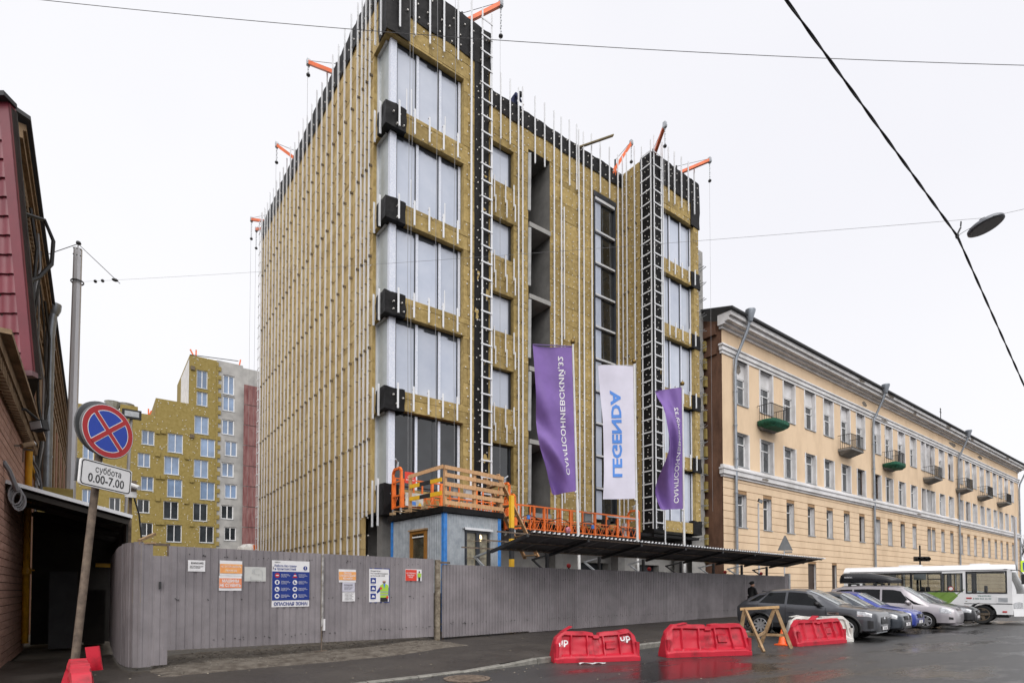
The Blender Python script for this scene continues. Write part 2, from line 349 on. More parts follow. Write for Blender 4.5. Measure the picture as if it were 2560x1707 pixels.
p_blue = carpaint('blue_car_paint', (0.022, 0.045, 0.30), 0.35); p_silver = carpaint('silver_car_paint', (0.46, 0.43, 0.45), 0.5); p_black = carpaint('black_car_paint', (0.03, 0.03, 0.033))
p_white = carpaint('white_car_paint', (0.7, 0.7, 0.7), 0.0)

def asphalt():
    m = bpy.data.materials.new('wet_asphalt'); m.use_nodes = True; t = m.node_tree; b = t.nodes['Principled BSDF']; L = t.links.new
    tc = t.nodes.new('ShaderNodeTexCoord'); mp = t.nodes.new('ShaderNodeMapping'); L(tc.outputs['Object'], mp.inputs[0])
    mp.inputs['Rotation'].default_value = (0, 0, R(-8)); mp.inputs['Scale'].default_value = (0.35, 1.0, 1)
    n1 = t.nodes.new('ShaderNodeTexNoise'); n1.inputs['Scale'].default_value = 0.55; n1.inputs['Detail'].default_value = 8; n1.inputs['Roughness'].default_value = 0.6; L(mp.outputs[0], n1.inputs['Vector'])
    n2 = t.nodes.new('ShaderNodeTexNoise'); n2.inputs['Scale'].default_value = 90; n2.inputs['Detail'].default_value = 4; L(tc.outputs['Object'], n2.inputs['Vector'])
    r1 = t.nodes.new('ShaderNodeValToRGB'); r1.color_ramp.elements[0].position = 0.40; r1.color_ramp.elements[1].position = 0.58
    r1.color_ramp.elements[0].color = (0.018, 0.0175, 0.0175, 1); r1.color_ramp.elements[1].color = (0.046, 0.0445, 0.044, 1); L(n1.outputs['Fac'], r1.inputs[0])
    r2 = t.nodes.new('ShaderNodeValToRGB'); r2.color_ramp.elements[0].position = 0.3; r2.color_ramp.elements[1].position = 0.75
    r2.color_ramp.elements[0].color = (0.55, 0.55, 0.55, 1); r2.color_ramp.elements[1].color = (1.5, 1.5, 1.5, 1); L(n2.outputs['Fac'], r2.inputs[0])
    mx = t.nodes.new('ShaderNodeMix'); mx.data_type = 'RGBA'; mx.blend_type = 'MULTIPLY'; mx.inputs[0].default_value = 1
    L(r1.outputs[0], mx.inputs[6]); L(r2.outputs[0], mx.inputs[7]); L(mx.outputs[2], b.inputs['Base Color'])
    mr = t.nodes.new('ShaderNodeMapRange'); mr.inputs['From Min'].default_value = 0.40; mr.inputs['From Max'].default_value = 0.50; mr.inputs['To Min'].default_value = 0.16; mr.inputs['To Max'].default_value = 0.48
    L(n1.outputs['Fac'], mr.inputs['Value']); L(mr.outputs[0], b.inputs['Roughness'])
    bs = t.nodes.new('ShaderNodeMapRange'); bs.inputs['From Min'].default_value = 0.38; bs.inputs['From Max'].default_value = 0.56; bs.inputs['To Min'].default_value = 0.08; bs.inputs['To Max'].default_value = 0.5; L(n1.outputs['Fac'], bs.inputs['Value'])
    bp = t.nodes.new('ShaderNodeBump'); bp.inputs['Distance'].default_value = 0.012; L(bs.outputs[0], bp.inputs['Strength']); L(n2.outputs['Fac'], bp.inputs['Height']); L(bp.outputs[0], b.inputs['Normal'])
    b.inputs['Specular IOR Level'].default_value = 0.6
    return m
asph = asphalt()
# ================================================================ ground
KP = [(-400, -20), (-10, 8.6), (3.83, 9.16), (6.67, 9.29), (8.19, 9.41), (11.86, 10.0), (13.07, 10.16), (20, 11.1), (28, 12.1), (45, 13.6), (120, 18.0), (600, 46)]
def kerbY(x):
    for (a, b), (c, d) in zip(KP, KP[1:]):
        if x <= c: return lerp(b, d, (x - a) / (c - a))
    return KP[-1][1]
def fenceY(x): return 14.2 + 0.068 * (x - 7.9)
def pz(x, y):
    t = min(1.6, max(0, (y - kerbY(x)) / (fenceY(x) - kerbY(x))))
    r = sstep(5.2, 8.2, x) * 1.0
    return 0.012 + r * 0.115 + t * (0.03 + 0.125 * min(1, max(0, (x - 8) / 17)))
b = MB(); b.face((-1500, -1500, -0.06), (1500, -1500, -0.06), (1500, 1500, -0.06), (-1500, 1500, -0.06))
b.build('ground', yard_m, kind='structure')
b = MB(); xs = [-400, -120, -40, -10] + [x * 2.0 for x in range(0, 30)] + [80, 120, 250, 600]
for x0, x1 in zip(xs, xs[1:]): b.face((x0, -60, 0), (x1, -60, 0), (x1, kerbY(x1) + 0.05, 0), (x0, kerbY(x0) + 0.05, 0))
b.build('road', asph, kind='structure', weld=True)
b = MB(); xs = [-120, -60, -25, -12, -6] + [x * 0.5 for x in range(-8, 80)] + [45, 55, 70, 90, 130]
ts = [0, .08, .2, .35, .5, .7, .85, 1.0, 1.3, 1.6]
for x0, x1 in zip(xs, xs[1:]):
    for t0, t1 in zip(ts, ts[1:]):
        q = []
        for x, t in ((x0, t0), (x1, t0), (x1, t1), (x0, t1)):
            y = lerp(kerbY(x) + 0.14, fenceY(x), t); q.append((x, y, pz(x, y)))
        b.face(*q)
b.build('pavement', pave_m, kind='structure', smooth=True, weld=True)
kr = thing('kerb', None, None, (3.8, 9.2, 0)); kr['kind'] = 'structure'
x = -6.0
while x < 40:
    L = 0.98; x1 = x + L * 0.985; a, c = kerbY(x), kerbY(x1); dz = random.uniform(-.008, .008); dy = random.uniform(-.012, .012)
    z0, z1 = pz(x, a) + 0.004 + dz, pz(x1, c) + 0.004 + dz
    if 6.6 < x < 7.6: z0 -= .02
    b = MB(); e = 0.02
    P8 = [(x, a + dy, -.1), (x1, c + dy, -.1), (x1, c + dy + .15, -.1), (x, a + dy + .15, -.1), (x, a + dy, z0 - e), (x1, c + dy, z1 - e), (x1, c + dy + .15, z1), (x, a + dy + .15, z0), (x, a + dy + e, z0), (x1, c + dy + e, z1)]
    b.add(P8, [(0, 1, 5, 4), (4, 5, 9, 8), (8, 9, 6, 7), (1, 2, 6, 9, 5), (3, 0, 4, 8, 7), (2, 3, 7, 6)])
    b.build('kerb_stone', kerb_m, kr); x += L
# muddy strip in front of the gates and its loose stones
def mud(u, v):
    x = lerp(0.3, 8.6, u); y = lerp(11.7, 15.2, v) + 0.10 * (x - 4)
    e = min(sstep(0, .22, u), sstep(0, .22, 1 - u), sstep(0, .35, v))
    n = noise.noise(Vector((x * 1.3, y * 1.3, 0))) * .5 + noise.noise(Vector((x * 5, y * 5, 3))) * .3 + noise.noise(Vector((x * 14, y * 14, 5))) * .12
    return Vector((x, y, pz(x, y) - 0.03 + e * (0.10 + 0.07 * n)))
b = MB(); b.grid(mud, 130, 55); b.build('mud', dirt_m, kind='structure', smooth=True)
b = MB()
for k in range(900):
    u, v = random.random(), random.random() ** .8; p = mud(u, v); r = random.choice((.008, .012, .016, .022, .03))
    if p.z > pz(p.x, p.y) + .01: b.blob(p, (r, r * random.uniform(.6, 1), r * .6), 5, .25)
b.build('gravel', stone_m, kind='stuff', label='loose dark stones on the mud in front of the metal gates', cat='gravel')
# manhole cover in the road
mh = thing('manhole_cover', 'round cast iron manhole cover in the road by the sunken kerb', 'manhole', (5.4, 8.55, 0.004))
b = MB(); b.lathe([(0.42, 0), (0.42, .012), (.34, .014), (.34, .004)], n=32); b.build('ring', rust, mh, local=True)
b = MB(); b.lathe([(0.33, .002), (.33, .012), (.30, .014), (.0, .014)], n=32)
for k in range(-3, 4):
    h = math.sqrt(.27 ** 2 - (k * .075) ** 2); b.box(k * .075 - .012, k * .075 + .012, -h, h, .014, .020)
b.build('lid', rust, mh, local=True)

# ================================================================ main building under construction
X0, Y0, XE, XR0, XR1, YW, YB = 8.45, 19.02, 13.1, 23.6, 27.75, 21.15, 38.5
TOP = 25.1
ZB = [22.46, 18.92, 15.39, 11.84, 8.28]; ZT = [19.70, 16.13, 12.58, 9.02, 5.35]
WINZ = [(ZT[i], ZB[i]) for i in range(5)]
bl = thing('insulated_building', 'tall unfinished block clad in ochre mineral wool with white vertical rails', 'building', (X0, Y0, 0))
def solid_strips(U0, U1, V0, V1, holes, rowh):
    ys = set([V0, V1] + [min(V1, max(V0, h[2])) for h in holes] + [min(V1, max(V0, h[3])) for h in holes]); k = V0
    while k < V1: ys.add(k); k += rowh
    ys = sorted(ys); ys = [ys[0]] + [y for a, y in zip(ys, ys[1:]) if y - a > 0.06 or y in (V1,) or any(abs(y - h[2]) < 1e-6 or abs(y - h[3]) < 1e-6 for h in holes)]
    for r, (c, d) in enumerate(zip(ys, ys[1:])):
        if d - c < .01: continue
        m = (c + d) / 2; cuts = sorted([(h[0], h[1]) for h in holes if h[2] < m < h[3]]); u = U0; seg = []
        for (p, q) in cuts:
            if p > u: seg.append((u, p))
            u = max(u, q)
        if u < U1: seg.append((u, U1))
        yield r, c, d, seg
def boards(fn, U0, U1, V0, V1, holes, parent, mat, single=None, bw=1.2, rowh=0.6, th=.06):
    """mineral wool slabs in running bond; fn(u,v,depth)->Vector, depth outwards"""
    for r, c, d, seg in solid_strips(U0, U1, V0, V1, holes, rowh):
        off = (r % 2) * bw * .5
        for (p, q) in seg:
            cs = [p] + [k * bw + off for k in range(-60, 80) if p + .15 < k * bw + off < q - .15] + [q]
            for a, e in zip(cs, cs[1:]):
                g = .007; j = random.uniform(0, .018); mb = single if single is not None else MB(); mb.mi = random.choice((0, 0, 0, 1, 2)) if single is not None else 0
                o = fn(a + g, c + g, 0); mb.obox(o, fn(e - g, c + g, 0) - o, fn(a + g, d - g, 0) - o, fn(a + g, c + g, th + j) - o)
                if single is None: mb.build('insulation_slab', mat, parent)
fT = lambda u, v, d: Vector((u, Y0 + .06 - d, v))          # front of both towers
fW = lambda u, v, d: Vector((u, YW + .06 - d, v))          # recessed front between them
fL = lambda u, v, d: Vector((X0 + .06 - d, u, v))          # long side facing the lane
holesT = [(X0 - .1, 11.80, a, c) for a, c in WINZ]
holesR = [(24.45, 27.30, a, c) for a, c in WINZ]
WX0, WX1 = 13.9, 15.95
wz = [22.75 - 3.58 * i for i in range(5)]
holesW = [(WX0, WX1, z - 1.85, z) for z in wz] + [(16.85, 18.25, 4.6, 23.35), (21.35, 23.12, 5.2, 23.12)]
NZ = [19.55 - 3.58 * i for i in range(5)]
# unseen inner blocks added to stop light and views passing through
b = MB(); b.box(8.95, 16.8, 21.75, YB - .2, 0, 24.6); b.box(18.3, 27.6, 21.75, YB - .2, 0, 24.6); b.box(16.8, 18.3, 25.2, YB - .2, 0, 24.6); b.box(9.2, 13.0, 19.75, 21.7, 4.7, 24.6); b.box(24.2, 27.6, 19.6, 21.7, 4.7, 24.6)
b.box(12.6, 16.6, 21.6, 21.74, 4.0, 24.6); b.box(18.6, 24.2, 21.6, 21.74, 4.0, 24.6)
b.build('core_light_block', conc_d, bl)
b = MB(); b.box(8.6, 27.6, 21.35, YB - .2, 24.62, 24.9); b.box(8.7, 13.0, 19.3, 21.35, 24.62, 24.9); b.box(23.9, 27.6, 19.3, 21.35, 24.62, 24.9); b.build('roof_slab', conc, bl)
# ground floor: recessed raw concrete with columns
b = MB(); b.wall((9.5, 20.6, 0), (1, 0, 0), (0, 0, 1), 18.2, 4.6, [(1.5, 3.2, 0, 2.9), (10.3, 12.3, 0, 3.0), (14.5, 16.5, 0, 3.0)], (0, .4, 0)); b.face((9.5, 20.6, 0), (9.5, 20.6, 4.6), (9.5, 24, 4.6), (9.5, 24, 0))
b.build('ground_floor_wall', conc, bl)
for cx_ in (8.95, 13.2, 17.6, 21.9, 27.2):
    b = MB(); b.box(cx_ - .25, cx_ + .25, 19.75, 20.25, 0, 4.52); b.build('column', conc_d, bl)
b = MB(); b.box(X0 + .05, 27.7, 19.1, 21.6, 4.42, 4.56); b.build('soffit', membrane, bl)
for q in ((11.0, 12.7), (19.8, 21.8), (24.0, 26.0)): b = MB(); b.box(q[0], q[1], 21.02, 21.06, 0, 3.0); b.build('opening_shade_sheet', anth, bl)  # dark sheets across the openings stand in for the shade inside
# insulation
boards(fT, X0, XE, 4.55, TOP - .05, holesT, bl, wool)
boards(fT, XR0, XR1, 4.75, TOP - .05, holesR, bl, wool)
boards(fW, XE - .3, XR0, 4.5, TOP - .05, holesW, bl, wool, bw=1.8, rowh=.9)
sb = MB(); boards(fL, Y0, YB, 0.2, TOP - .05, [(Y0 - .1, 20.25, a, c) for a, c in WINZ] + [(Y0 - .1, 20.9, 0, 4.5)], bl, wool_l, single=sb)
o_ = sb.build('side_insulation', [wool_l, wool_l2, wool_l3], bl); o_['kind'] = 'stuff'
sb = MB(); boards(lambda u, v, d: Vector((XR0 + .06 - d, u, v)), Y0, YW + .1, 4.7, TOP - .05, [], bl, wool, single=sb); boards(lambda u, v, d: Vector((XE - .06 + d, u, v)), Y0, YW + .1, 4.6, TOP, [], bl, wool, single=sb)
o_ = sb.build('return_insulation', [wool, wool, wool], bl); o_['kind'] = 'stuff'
b = MB()   # reveals and soffits of the window openings
for a, c in WINZ:
    b.box(11.80, 11.86, Y0 + .01, Y0 + .3, a, c); b.box(X0 + .02, 11.80, Y0 + .01, Y0 + .3, c, c + .05); b.box(X0 + .02, X0 + .3, Y0 + .3, 20.25, c, c + .05); b.box(X0 + .01, X0 + .35, 20.25, 20.31, a, c)
    b.box(X0 + .1, 11.8, Y0 + .1, Y0 + .3, a - .05, a); b.box(27.30, 27.36, Y0 + .01, Y0 + .3, a, c); b.box(24.40, 24.45, Y0 + .01, Y0 + .3, a, c); b.box(24.45, 27.3, Y0 + .01, Y0 + .3, c, c + .05)
for z in wz: b.box(WX1, WX1 + .05, YW + .01, YW + .3, z - 1.85, z); b.box(WX0, WX1, YW + .01, YW + .3, z, z + .05)
o_ = b.build('window_reveals', wool, bl); o_['kind'] = 'stuff'
sidefilm = M('grey_side_film', (.30, .33, .33), .25, scale=.5, col2=(.42, .45, .45))
# windows
def window(x0, x1, y, z0, z1, mulls, glass, parent, fr=anth, mw=.11, mm=foil, head=True):
    w_ = MB(); f = .05
    w_.box(x0, x1, y - .02, y + .05, z1 - f, z1); w_.box(x0, x1, y - .02, y + .05, z0, z0 + f); w_.box(x0, x0 + f, y - .02, y + .05, z0 + f, z1 - f); w_.box(x1 - f, x1, y - .02, y + .05, z0 + f, z1 - f)
    wo = w_.build('window', fr, parent)
    xs_ = [x0 + f] + [m for m in mulls] + [x1 - f]
    for i, (p, q) in enumerate(zip(xs_, xs_[1:])):
        g = MB(); g.box(p, q - .02, y + .012, y + .03, z0 + f, z1 - f); g.build('pane', glass, wo)
    for m in mulls:
        g = MB(); g.box(m, m + mw, y - .05, y + .01, z0 + f, z1 - f); g.build('mullion', mm, wo)
        g = MB(); g.box(m - .035, m, y - .03, y + .008, z0 + f, z1 - f); g.build('gasket', anth, wo)
    return wo
for i, (a, c) in enumerate(WINZ):
    gl = film if i < 4 else dglass
    wo = window(8.92, 11.80, 19.27, a, c, (9.76, 10.76, 11.66), gl, bl)
    g = MB(); g.box(8.66, 8.92, 19.19, 19.36, a, c); g.build('corner_post', foil, wo)
    g = MB(); g.box(8.66, 8.70, 19.36, 20.2, a, c); g.build('side_pane', sidefilm, wo)
    g = MB(); g.box(8.58, 8.66, 20.18, 20.25, a, c); g.box(8.57, 8.66, 19.4, 20.2, c - .06, c); g.build('side_frame', alu, wo)
    if i < 4:   # dark sealing tape hanging under the head
        g = MB(); x = 8.95
        while x < 11.6:
            wd = random.uniform(.25, .5); g.box(x, min(x + wd, 11.65), 19.255, 19.262, c - random.uniform(.1, .22), c - .02); x += wd
        g.build('sealing_tape', anth, wo)
    if i < 3:
        for tx, tz, th in ((9.35, .3, .9), (9.55, .1, 1.2), (11.05, .2, .8))[i:]: g = MB(); g.box(tx, tx + .05, 19.275, 19.279, a + tz, a + tz + th); g.build('tape_mark', alu_w, wo)
    gl = film
    wo = window(24.5, 27.3, 19.27, a, c, (25.30, 26.28, 27.18), gl, bl)
    g = MB(); g.box(25.32, 27.1, 19.255, 19.262, c - .14, c - .02); g.build('sealing_tape', anth, wo)
for z in wz:
    wo = window(WX0, WX1, YW + .25, z - 1.85, z, (14.75,), film if z > 9 else dglass, bl)
    g = MB(); g.box(15.82, 15.93, YW + .2, YW + .25, z - 1.85, z); g.build('side_trim', anth, wo)
# loggia shaft
sheet_g = M('grey_plastic_sheet', (.26, .265, .265), .5, scale=2, col2=(.40, .41, .41))
b = MB()
b.face((16.85, YW, 4.6), (16.85, YW, 23.35), (16.85, YW + 3.8, 23.35), (16.85, YW + 3.8, 4.6)); b.face((18.25, YW + 3.8, 4.6), (18.25, YW + 3.8, 23.35), (18.25, YW, 23.35), (18.25, YW, 4.6))
b.face((16.85, YW + 3.8, 4.6), (16.85, YW + 3.8, 23.35), (18.25, YW + 3.8, 23.35), (18.25, YW + 3.8, 4.6)); b.face((16.85, YW, 23.35), (18.25, YW, 23.35), (18.25, YW + 3.8, 23.35), (16.85, YW + 3.8, 23.35))
b.build('loggia_shaft', conc_d, bl)
for z in NZ:
    b = MB(); b.box(16.86, 18.24, YW - .1, YW + 1.88, z - .1, z + .12); b.build('loggia_slab', conc, bl)
for z, h in zip([23.3] + NZ[:-1], [3.3] * 5):
    b = MB(); b.obox((16.80, YW - .05, z - h + .25), (.14, -.05, 0), (0, .2, 0), (0.03, 0, h - .4)); b.build('loose_sheeting', sheet_g, bl)
# dark glazed stair strip
b = MB(); b.box(21.36, 21.48, YW - .02, YW + .2, 5.2, 23.12); b.box(23.0, 23.12, YW - .02, YW + .2, 5.2, 23.12); b.box(21.36, 23.12, YW - .05, YW + .2, 22.95, 23.25)
so = b.build('stair_glazing', anth, bl)
z = 5.3; k = 0
while z < 22.9:
    z1 = min(z + 1.755, 22.95)
    b = MB(); b.obox((21.5, YW + .10, z + .06), (1.48, 0, 0), (0, .01, 0), (0, .02, z1 - z - .1)); b.build('pane', dglass, so)
    b = MB(); b.box(21.48, 23.0, YW - .05, YW + .1, z1 - .05, z1 + .05); b.build('transom', alu, so)
    b = MB(); b.box(21.52, 22.02, YW + .085, YW + .092, z + .1, z1 - .1); b.build('film_strip', film, so)
    for q in (.35, .95, 1.45):
        if z + q < z1 - .15: b.bar((21.95, YW + .06, z + q - .25), (22.35, YW + .06, z + q + .1), .05) if False else None
    z = z1; k += 1
# black membrane wraps
def membrane_strip(name, P, n, L, z0, z1, parent, wob=.12, seed=0, dots=None):
    """P: start point, n: outward normal, L: run vector"""
    P, n, L = Vector(P), Vector(n), Vector(L); ln = L.length; nu = max(6, int(ln / .12))
    def fn(u, v):
        a = noise.noise(Vector((u * ln * .9, seed, 0))); bz = z0 + wob * a
        q = P + L * u; zz = lerp(bz, z1 + .06 * noise.noise(Vector((u * ln * 1.3, seed + 9, 0))), v)
        d = .035 + .045 * noise.noise(Vector((u * ln * 2.2, zz * 2.2, seed))) + .02 * noise.noise(Vector((u * ln * 6 + zz * 3, zz * 5, seed)))
        return Vector((q.x, q.y, zz)) + n * d
    m = MB(); m.grid(fn, nu, 12); c = fn(0, 1)
    m.grid(lambda u, v: fn(u, 1) - n * (v * .5), nu, 1)
    return m.build(name, membrane, parent, smooth=True)
membrane_strip('parapet_membrane', (X0, Y0 - .02, 0), (0, -1, 0), (XE - X0, 0, 0), 23.5, 25.12, bl, seed=1)
membrane_strip('parapet_membrane', (XE, YW - .02, 0), (0, -1, 0), (XR0 - XE, 0, 0), 24.3, 25.12, bl, seed=2)
membrane_strip('parapet_membrane', (XR0 + .6, Y0 - .02, 0), (0, -1, 0), (XR1 - XR0 - .6, 0, 0), 23.72, 25.12, bl, seed=3)
membrane_strip('parapet_membrane', (X0 - .02, YB, 0), (-1, 0, 0), (0, Y0 - YB, 0), 24.25, 25.3, bl, seed=4)
membrane_strip('corner_membrane', (X0 - .06, Y0 - .03, 0), (0, -1, 0), (.95, 0, 0), 22.48, 25.12, bl, wob=.02, seed=5)
membrane_strip('corner_membrane', (X0 - .03, Y0 + .7, 0), (-1, 0, 0), (0, -.76, 0), 22.48, 25.3, bl, wob=.02, seed=6)
def wrap_block(x0, x1, y0, y1, z0, z1, seed):
    m = MB(); cx, cy, cz = (x0 + x1) / 2, (y0 + y1) / 2, (z0 + z1) / 2
    N = 8
    def side(o, u, v):
        o, u, v = map(Vector, (o, u, v))
        def f(a, c):
            p = o + u * a + v * c; q = Vector((p.x - cx, p.y - cy, p.z - cz)).normalized()
            return p + q * (.05 * noise.noise(p * 2.5 + Vector((seed, 0, 0))) + .025 * noise.noise(p * 7 + Vector((seed, 3, 0))))
        m.grid(f, N, N)
    dx, dy, dz = (x1 - x0, 0, 0), (0, y1 - y0, 0), (0, 0, z1 - z0)
    side((x0, y0, z0), dx, dz); side((x0, y1, z0), (0, y0 - y1, 0), dz); side((x0, y0, z1), dx, dy); side((x0, y1, z0), dx, (0, y0 - y1, 0)); side((x1, y0, z0), dy, dz)
    return m.build('membrane_block', membrane, bl, smooth=True, weld=True, auto=50)
for i in range(1, 5): wrap_block(X0 - .07, 9.22, Y0 - .06, 19.75, ZB[i] - .04, ZT[i - 1] + .05, i)
wrap_block(X0 - .05, 9.0, Y0 - .05, 19.7, 4.35, 5.5, 11)
for i in range(1, 5): wrap_block(27.0, XR1 + .05, Y0 - .06, 19.5, ZB[i] - .03, ZT[i - 1] + .04, 20 + i)
wrap_block(27.0, XR1 + .06, Y0 - .06, 19.5, 22.46, 25.1, 31); wrap_block(27.0, XR1 + .05, Y0 - .06, 19.5, 4.7, 5.5, 32)
b = MB(); b.grid(lambda u, v: Vector((lerp(12.30, 13.02, u), Y0 - .03 - .03 * noise.noise(Vector((u * 2, v * 22, 1))) - .012 * noise.noise(Vector((u * 6, v * 90, 4))), lerp(4.6, 24, v))), 8, 160); b.build('column_membrane', membrane, bl, smooth=True)
b = MB(); b.grid(lambda u, v: Vector((lerp(23.56, 24.42, u), Y0 - .03 - .02 * noise.noise(Vector((u * 2, v * 22, 7))), lerp(4.7, 25.1, v))), 6, 140); b.grid(lambda u, v: Vector((XR0 - .03, lerp(Y0 + .75, Y0 - .03, u), lerp(4.4, 25.1, v))), 5, 60); b.build('column_membrane', membrane, bl, smooth=True)
# vertical rails with brackets
BR = MB(); BRW = MB()
def rail(p, z0, z1, n, parent, w=.062, mat=alu_w, br=True, base=.14, step=.9, name='rail'):
    """p: (x,y) on the wall face; n: outward normal"""
    p, n = Vector((p[0], p[1], 0)), Vector((n[0], n[1], 0)); t = Vector((-n.y, n.x, 0)); c = p + n * base
    m = MB(); o = c - t * w / 2 + Vector((0, 0, z0)); H = Vector((0, 0, z1 - z0))
    m.obox(o, t * w, n * .012, H); m.obox(o + t * (w / 2 - .008) - n * .055, t * .016, n * .053, H)
    m.build(name, mat, parent)
    if br:
        z = math.ceil(z0 / step) * step + .1
        while z < min(z1, 24.9):
            big = (int(round(z / step)) % 4 == 0); hh = .085 if big else .03
            BR.obox(p + t * .012 + Vector((0, 0, z + random.uniform(-.04, .04))), t * (.04 if big else .022), n * base * (.95 if big else .75), Vector((0, 0, hh))); z += step
railY = [37.9, 37.2, 36.57, 35.9, 35.11, 34.4, 33.67, 32.92, 32.19, 31.47, 30.67, 29.93, 29.15, 28.46, 27.72, 26.93, 26.17, 25.44, 24.67, 23.92, 23.16, 22.39, 21.66, 21.2, 20.8, 20.39]
for i, y in enumerate(railY): rail((X0, y), 0.4 if y > 20.9 else 4.4, 25.75 + .2 * (i % 3 == 0) + random.uniform(-.1, .1), (-1, 0), bl, w=.055)
for y in (19.85, 19.34):
    for i in range(5):
        rail((X0, y), ZB[i] - .25 + .25 * (i == 0), (ZT[i - 1] + .2) if i else 26.0, (-1, 0), bl, br=False)
    rail((X0, y), 3.95, 5.7, (-1, 0), bl, br=False)
for j, x in enumerate((8.89, 9.53, 10.16, 10.79, 11.44)):
    rail((x, Y0), 22.75 + .05 * j, 25.9, (0, -1), bl, w=.075)
    for i in range(1, 5): rail((x, Y0), ZB[i] + .02, ZT[i - 1] + .22, (0, -1), bl, w=.075)
rail((12.08, Y0), 4.6, 25.9, (0, -1), bl, w=.085)
def ladder(pa, pb, z0, z1, n, parent, step=.685, name='ladder_frame', ext=.35):
    pa, pb, n = Vector((*pa, 0)), Vector((*pb, 0)), Vector((*n, 0)); m = MB(); d = (pb - pa).normalized()
    lo = m
    for p in (pa, pb): lo.obox(p + n * .15 - d * .035 + Vector((0, 0, z0)), d * .07, n * .02, Vector((0, 0, z1 - z0)))
    root = lo.build(name, alu_w, parent)
    z = z0 + .3
    while z < z1 - ext:
        g = MB(); g.obox(pa + n * .172 - d * .07 + Vector((0, 0, z)), (pb - pa) + d * .10, n * .02, Vector((0, 0, .06))); g.build('rung', alu_w, root); z += step
    return root
ladder((12.61, Y0), (13.08, Y0), 4.5, 25.85, (0, -1), bl)
ladder((23.62, Y0), (24.22, Y0), 4.8, 25.9, (0, -1), bl); ladder((XR0 - .02, Y0 + .52), (XR0 - .02, Y0 - .1), 4.8, 25.6, (-1, 0), bl)
ladder((X0, 38.45), (X0, 38.0), 0.4, 25.9, (-1, 0), bl)
BRW_z = 4.8
while BRW_z < 25: BR.box(12.98, 13.03, Y0 - .16, Y0, BRW_z, BRW_z + .08); BRW_z += .685
rail((24.38, Y0), 3.3, 25.9, (0, -1), bl)
for j, x in enumerate((24.90, 25.42, 26.05, 26.68, 27.24)):
    rail((x, Y0), 22.85 + .06 * j, 25.9, (0, -1), bl, w=.07)
    for i in range(1, 5): rail((x, Y0), ZB[i] + .05, ZT[i - 1] + .15, (0, -1), bl, w=.07)
for px in (1296.6, 1307, 1386, 1404, 1448, 1460, 1480, 1546): rail((U(px, 650, 1, YW - .15).x, YW), 4.4, 26.0 + random.uniform(-.2, .2), (0, -1), bl, w=.07, base=.15)
for px, z0 in ((1252, 22.9), (1275.5, 22.9), (1338, 22.7), (1362, 22.8), (1424, 22.6), (1442, 22.6), (1501, 23.2), (1524, 23.2)): rail((U(px, 420, 1, YW - .15).x, YW), z0, 26.1, (0, -1), bl, w=.07, base=.15)
for i in range(1, 5):
    for px in (1236, 1264, 1285):
        x = U(px, 600, 1, YW - .15).x; zb, zt_ = wz[i], wz[i - 1] - 1.85
        rail((x, YW), lerp(zb, zt_, .45), zt_ + .1, (0, -1), bl, w=.065, base=.15); rail((x + .06, YW), zb + .06, lerp(zb, zt_, .52), (0, -1), bl, w=.065, base=.17)
for px, z0, z1 in ((1411, 14.4, 21.3), (1411, 6.0, 14.1), (1449, 19, 22.3)): rail((U(px, 650, 1, YW - .16).x, YW), z0, z1, (0, -1), bl, w=.05, base=.16)
for px in (1557, 1567, 1587): rail((XR0, U(px, 650, 0, XR0 - .15).y), 4.5, 26.0, (-1, 0), bl, base=.15)
o_ = BR.build('brackets', bracket_m, bl); o_['kind'] = 'stuff'
# dowel caps
CP = MB()
def caps(fn, U0, U1, V0, V1, holes, step=.42, r=.034, ex=0):
    v = V0 + .15
    while v < V1:
        u = U0 + .12 + random.uniform(0, .2)
        while u < U1 - .05:
            uu, vv = u + random.uniform(-.08, .08), v + random.uniform(-.08, .08)
            if U0 + .04 < uu < U1 - .04 and not any(h[0] - .03 < uu < h[1] + .03 and h[2] - .04 < vv < h[3] + .04 for h in holes):
                a = fn(uu, vv, .0); n = (fn(uu, vv, 1) - a).normalized(); CP.cyl(a + n * .05, a + n * (.095 + ex), r, r * .8, 6)
            u += step
        v += step
caps(fT, X0, XE, 4.6, 25, holesT); caps(fT, XR0, XR1, 4.8, 25, holesR); caps(fW, XE, XR0, 4.6, 25, holesW, .36, .03); caps(fL, 20.3, YB, .5, 25, [], .75, .03)
caps(lambda u, v, d: Vector((XR0 + .03 - d, u, v)), Y0, YW, 4.8, 25, [], .4, .03)
caps(fT, X0, XE, 23.5, 25.05, [], .5, .036, .07); caps(fW, XE, XR0, 24.3, 25.05, [], .5, .036, .07); caps(fT, 24.4, XR1, 23.7, 25.05, [], .5, .034, .07); caps(fT, 12.36, 13.0, 4.8, 23.4, [], .48, .032, .05); caps(fT, 23.7, 24.4, 5, 25, [], .55, .028, .05); caps(lambda u, v, d: Vector((XR0 + .06 - d, u, v)), Y0 + .1, Y0 + .65, 5, 25, [], .5, .028, .04); caps(fL, Y0, YB, 24.4, 25.1, [], .6, .036, .07)
for i_ in range(1, 5): caps(fT, X0 + .1, 9.2, ZB[i_], ZT[i_ - 1], [], .32, .034, .11)
o_ = CP.build('dowel_caps', cap_m, bl); o_['kind'] = 'stuff'
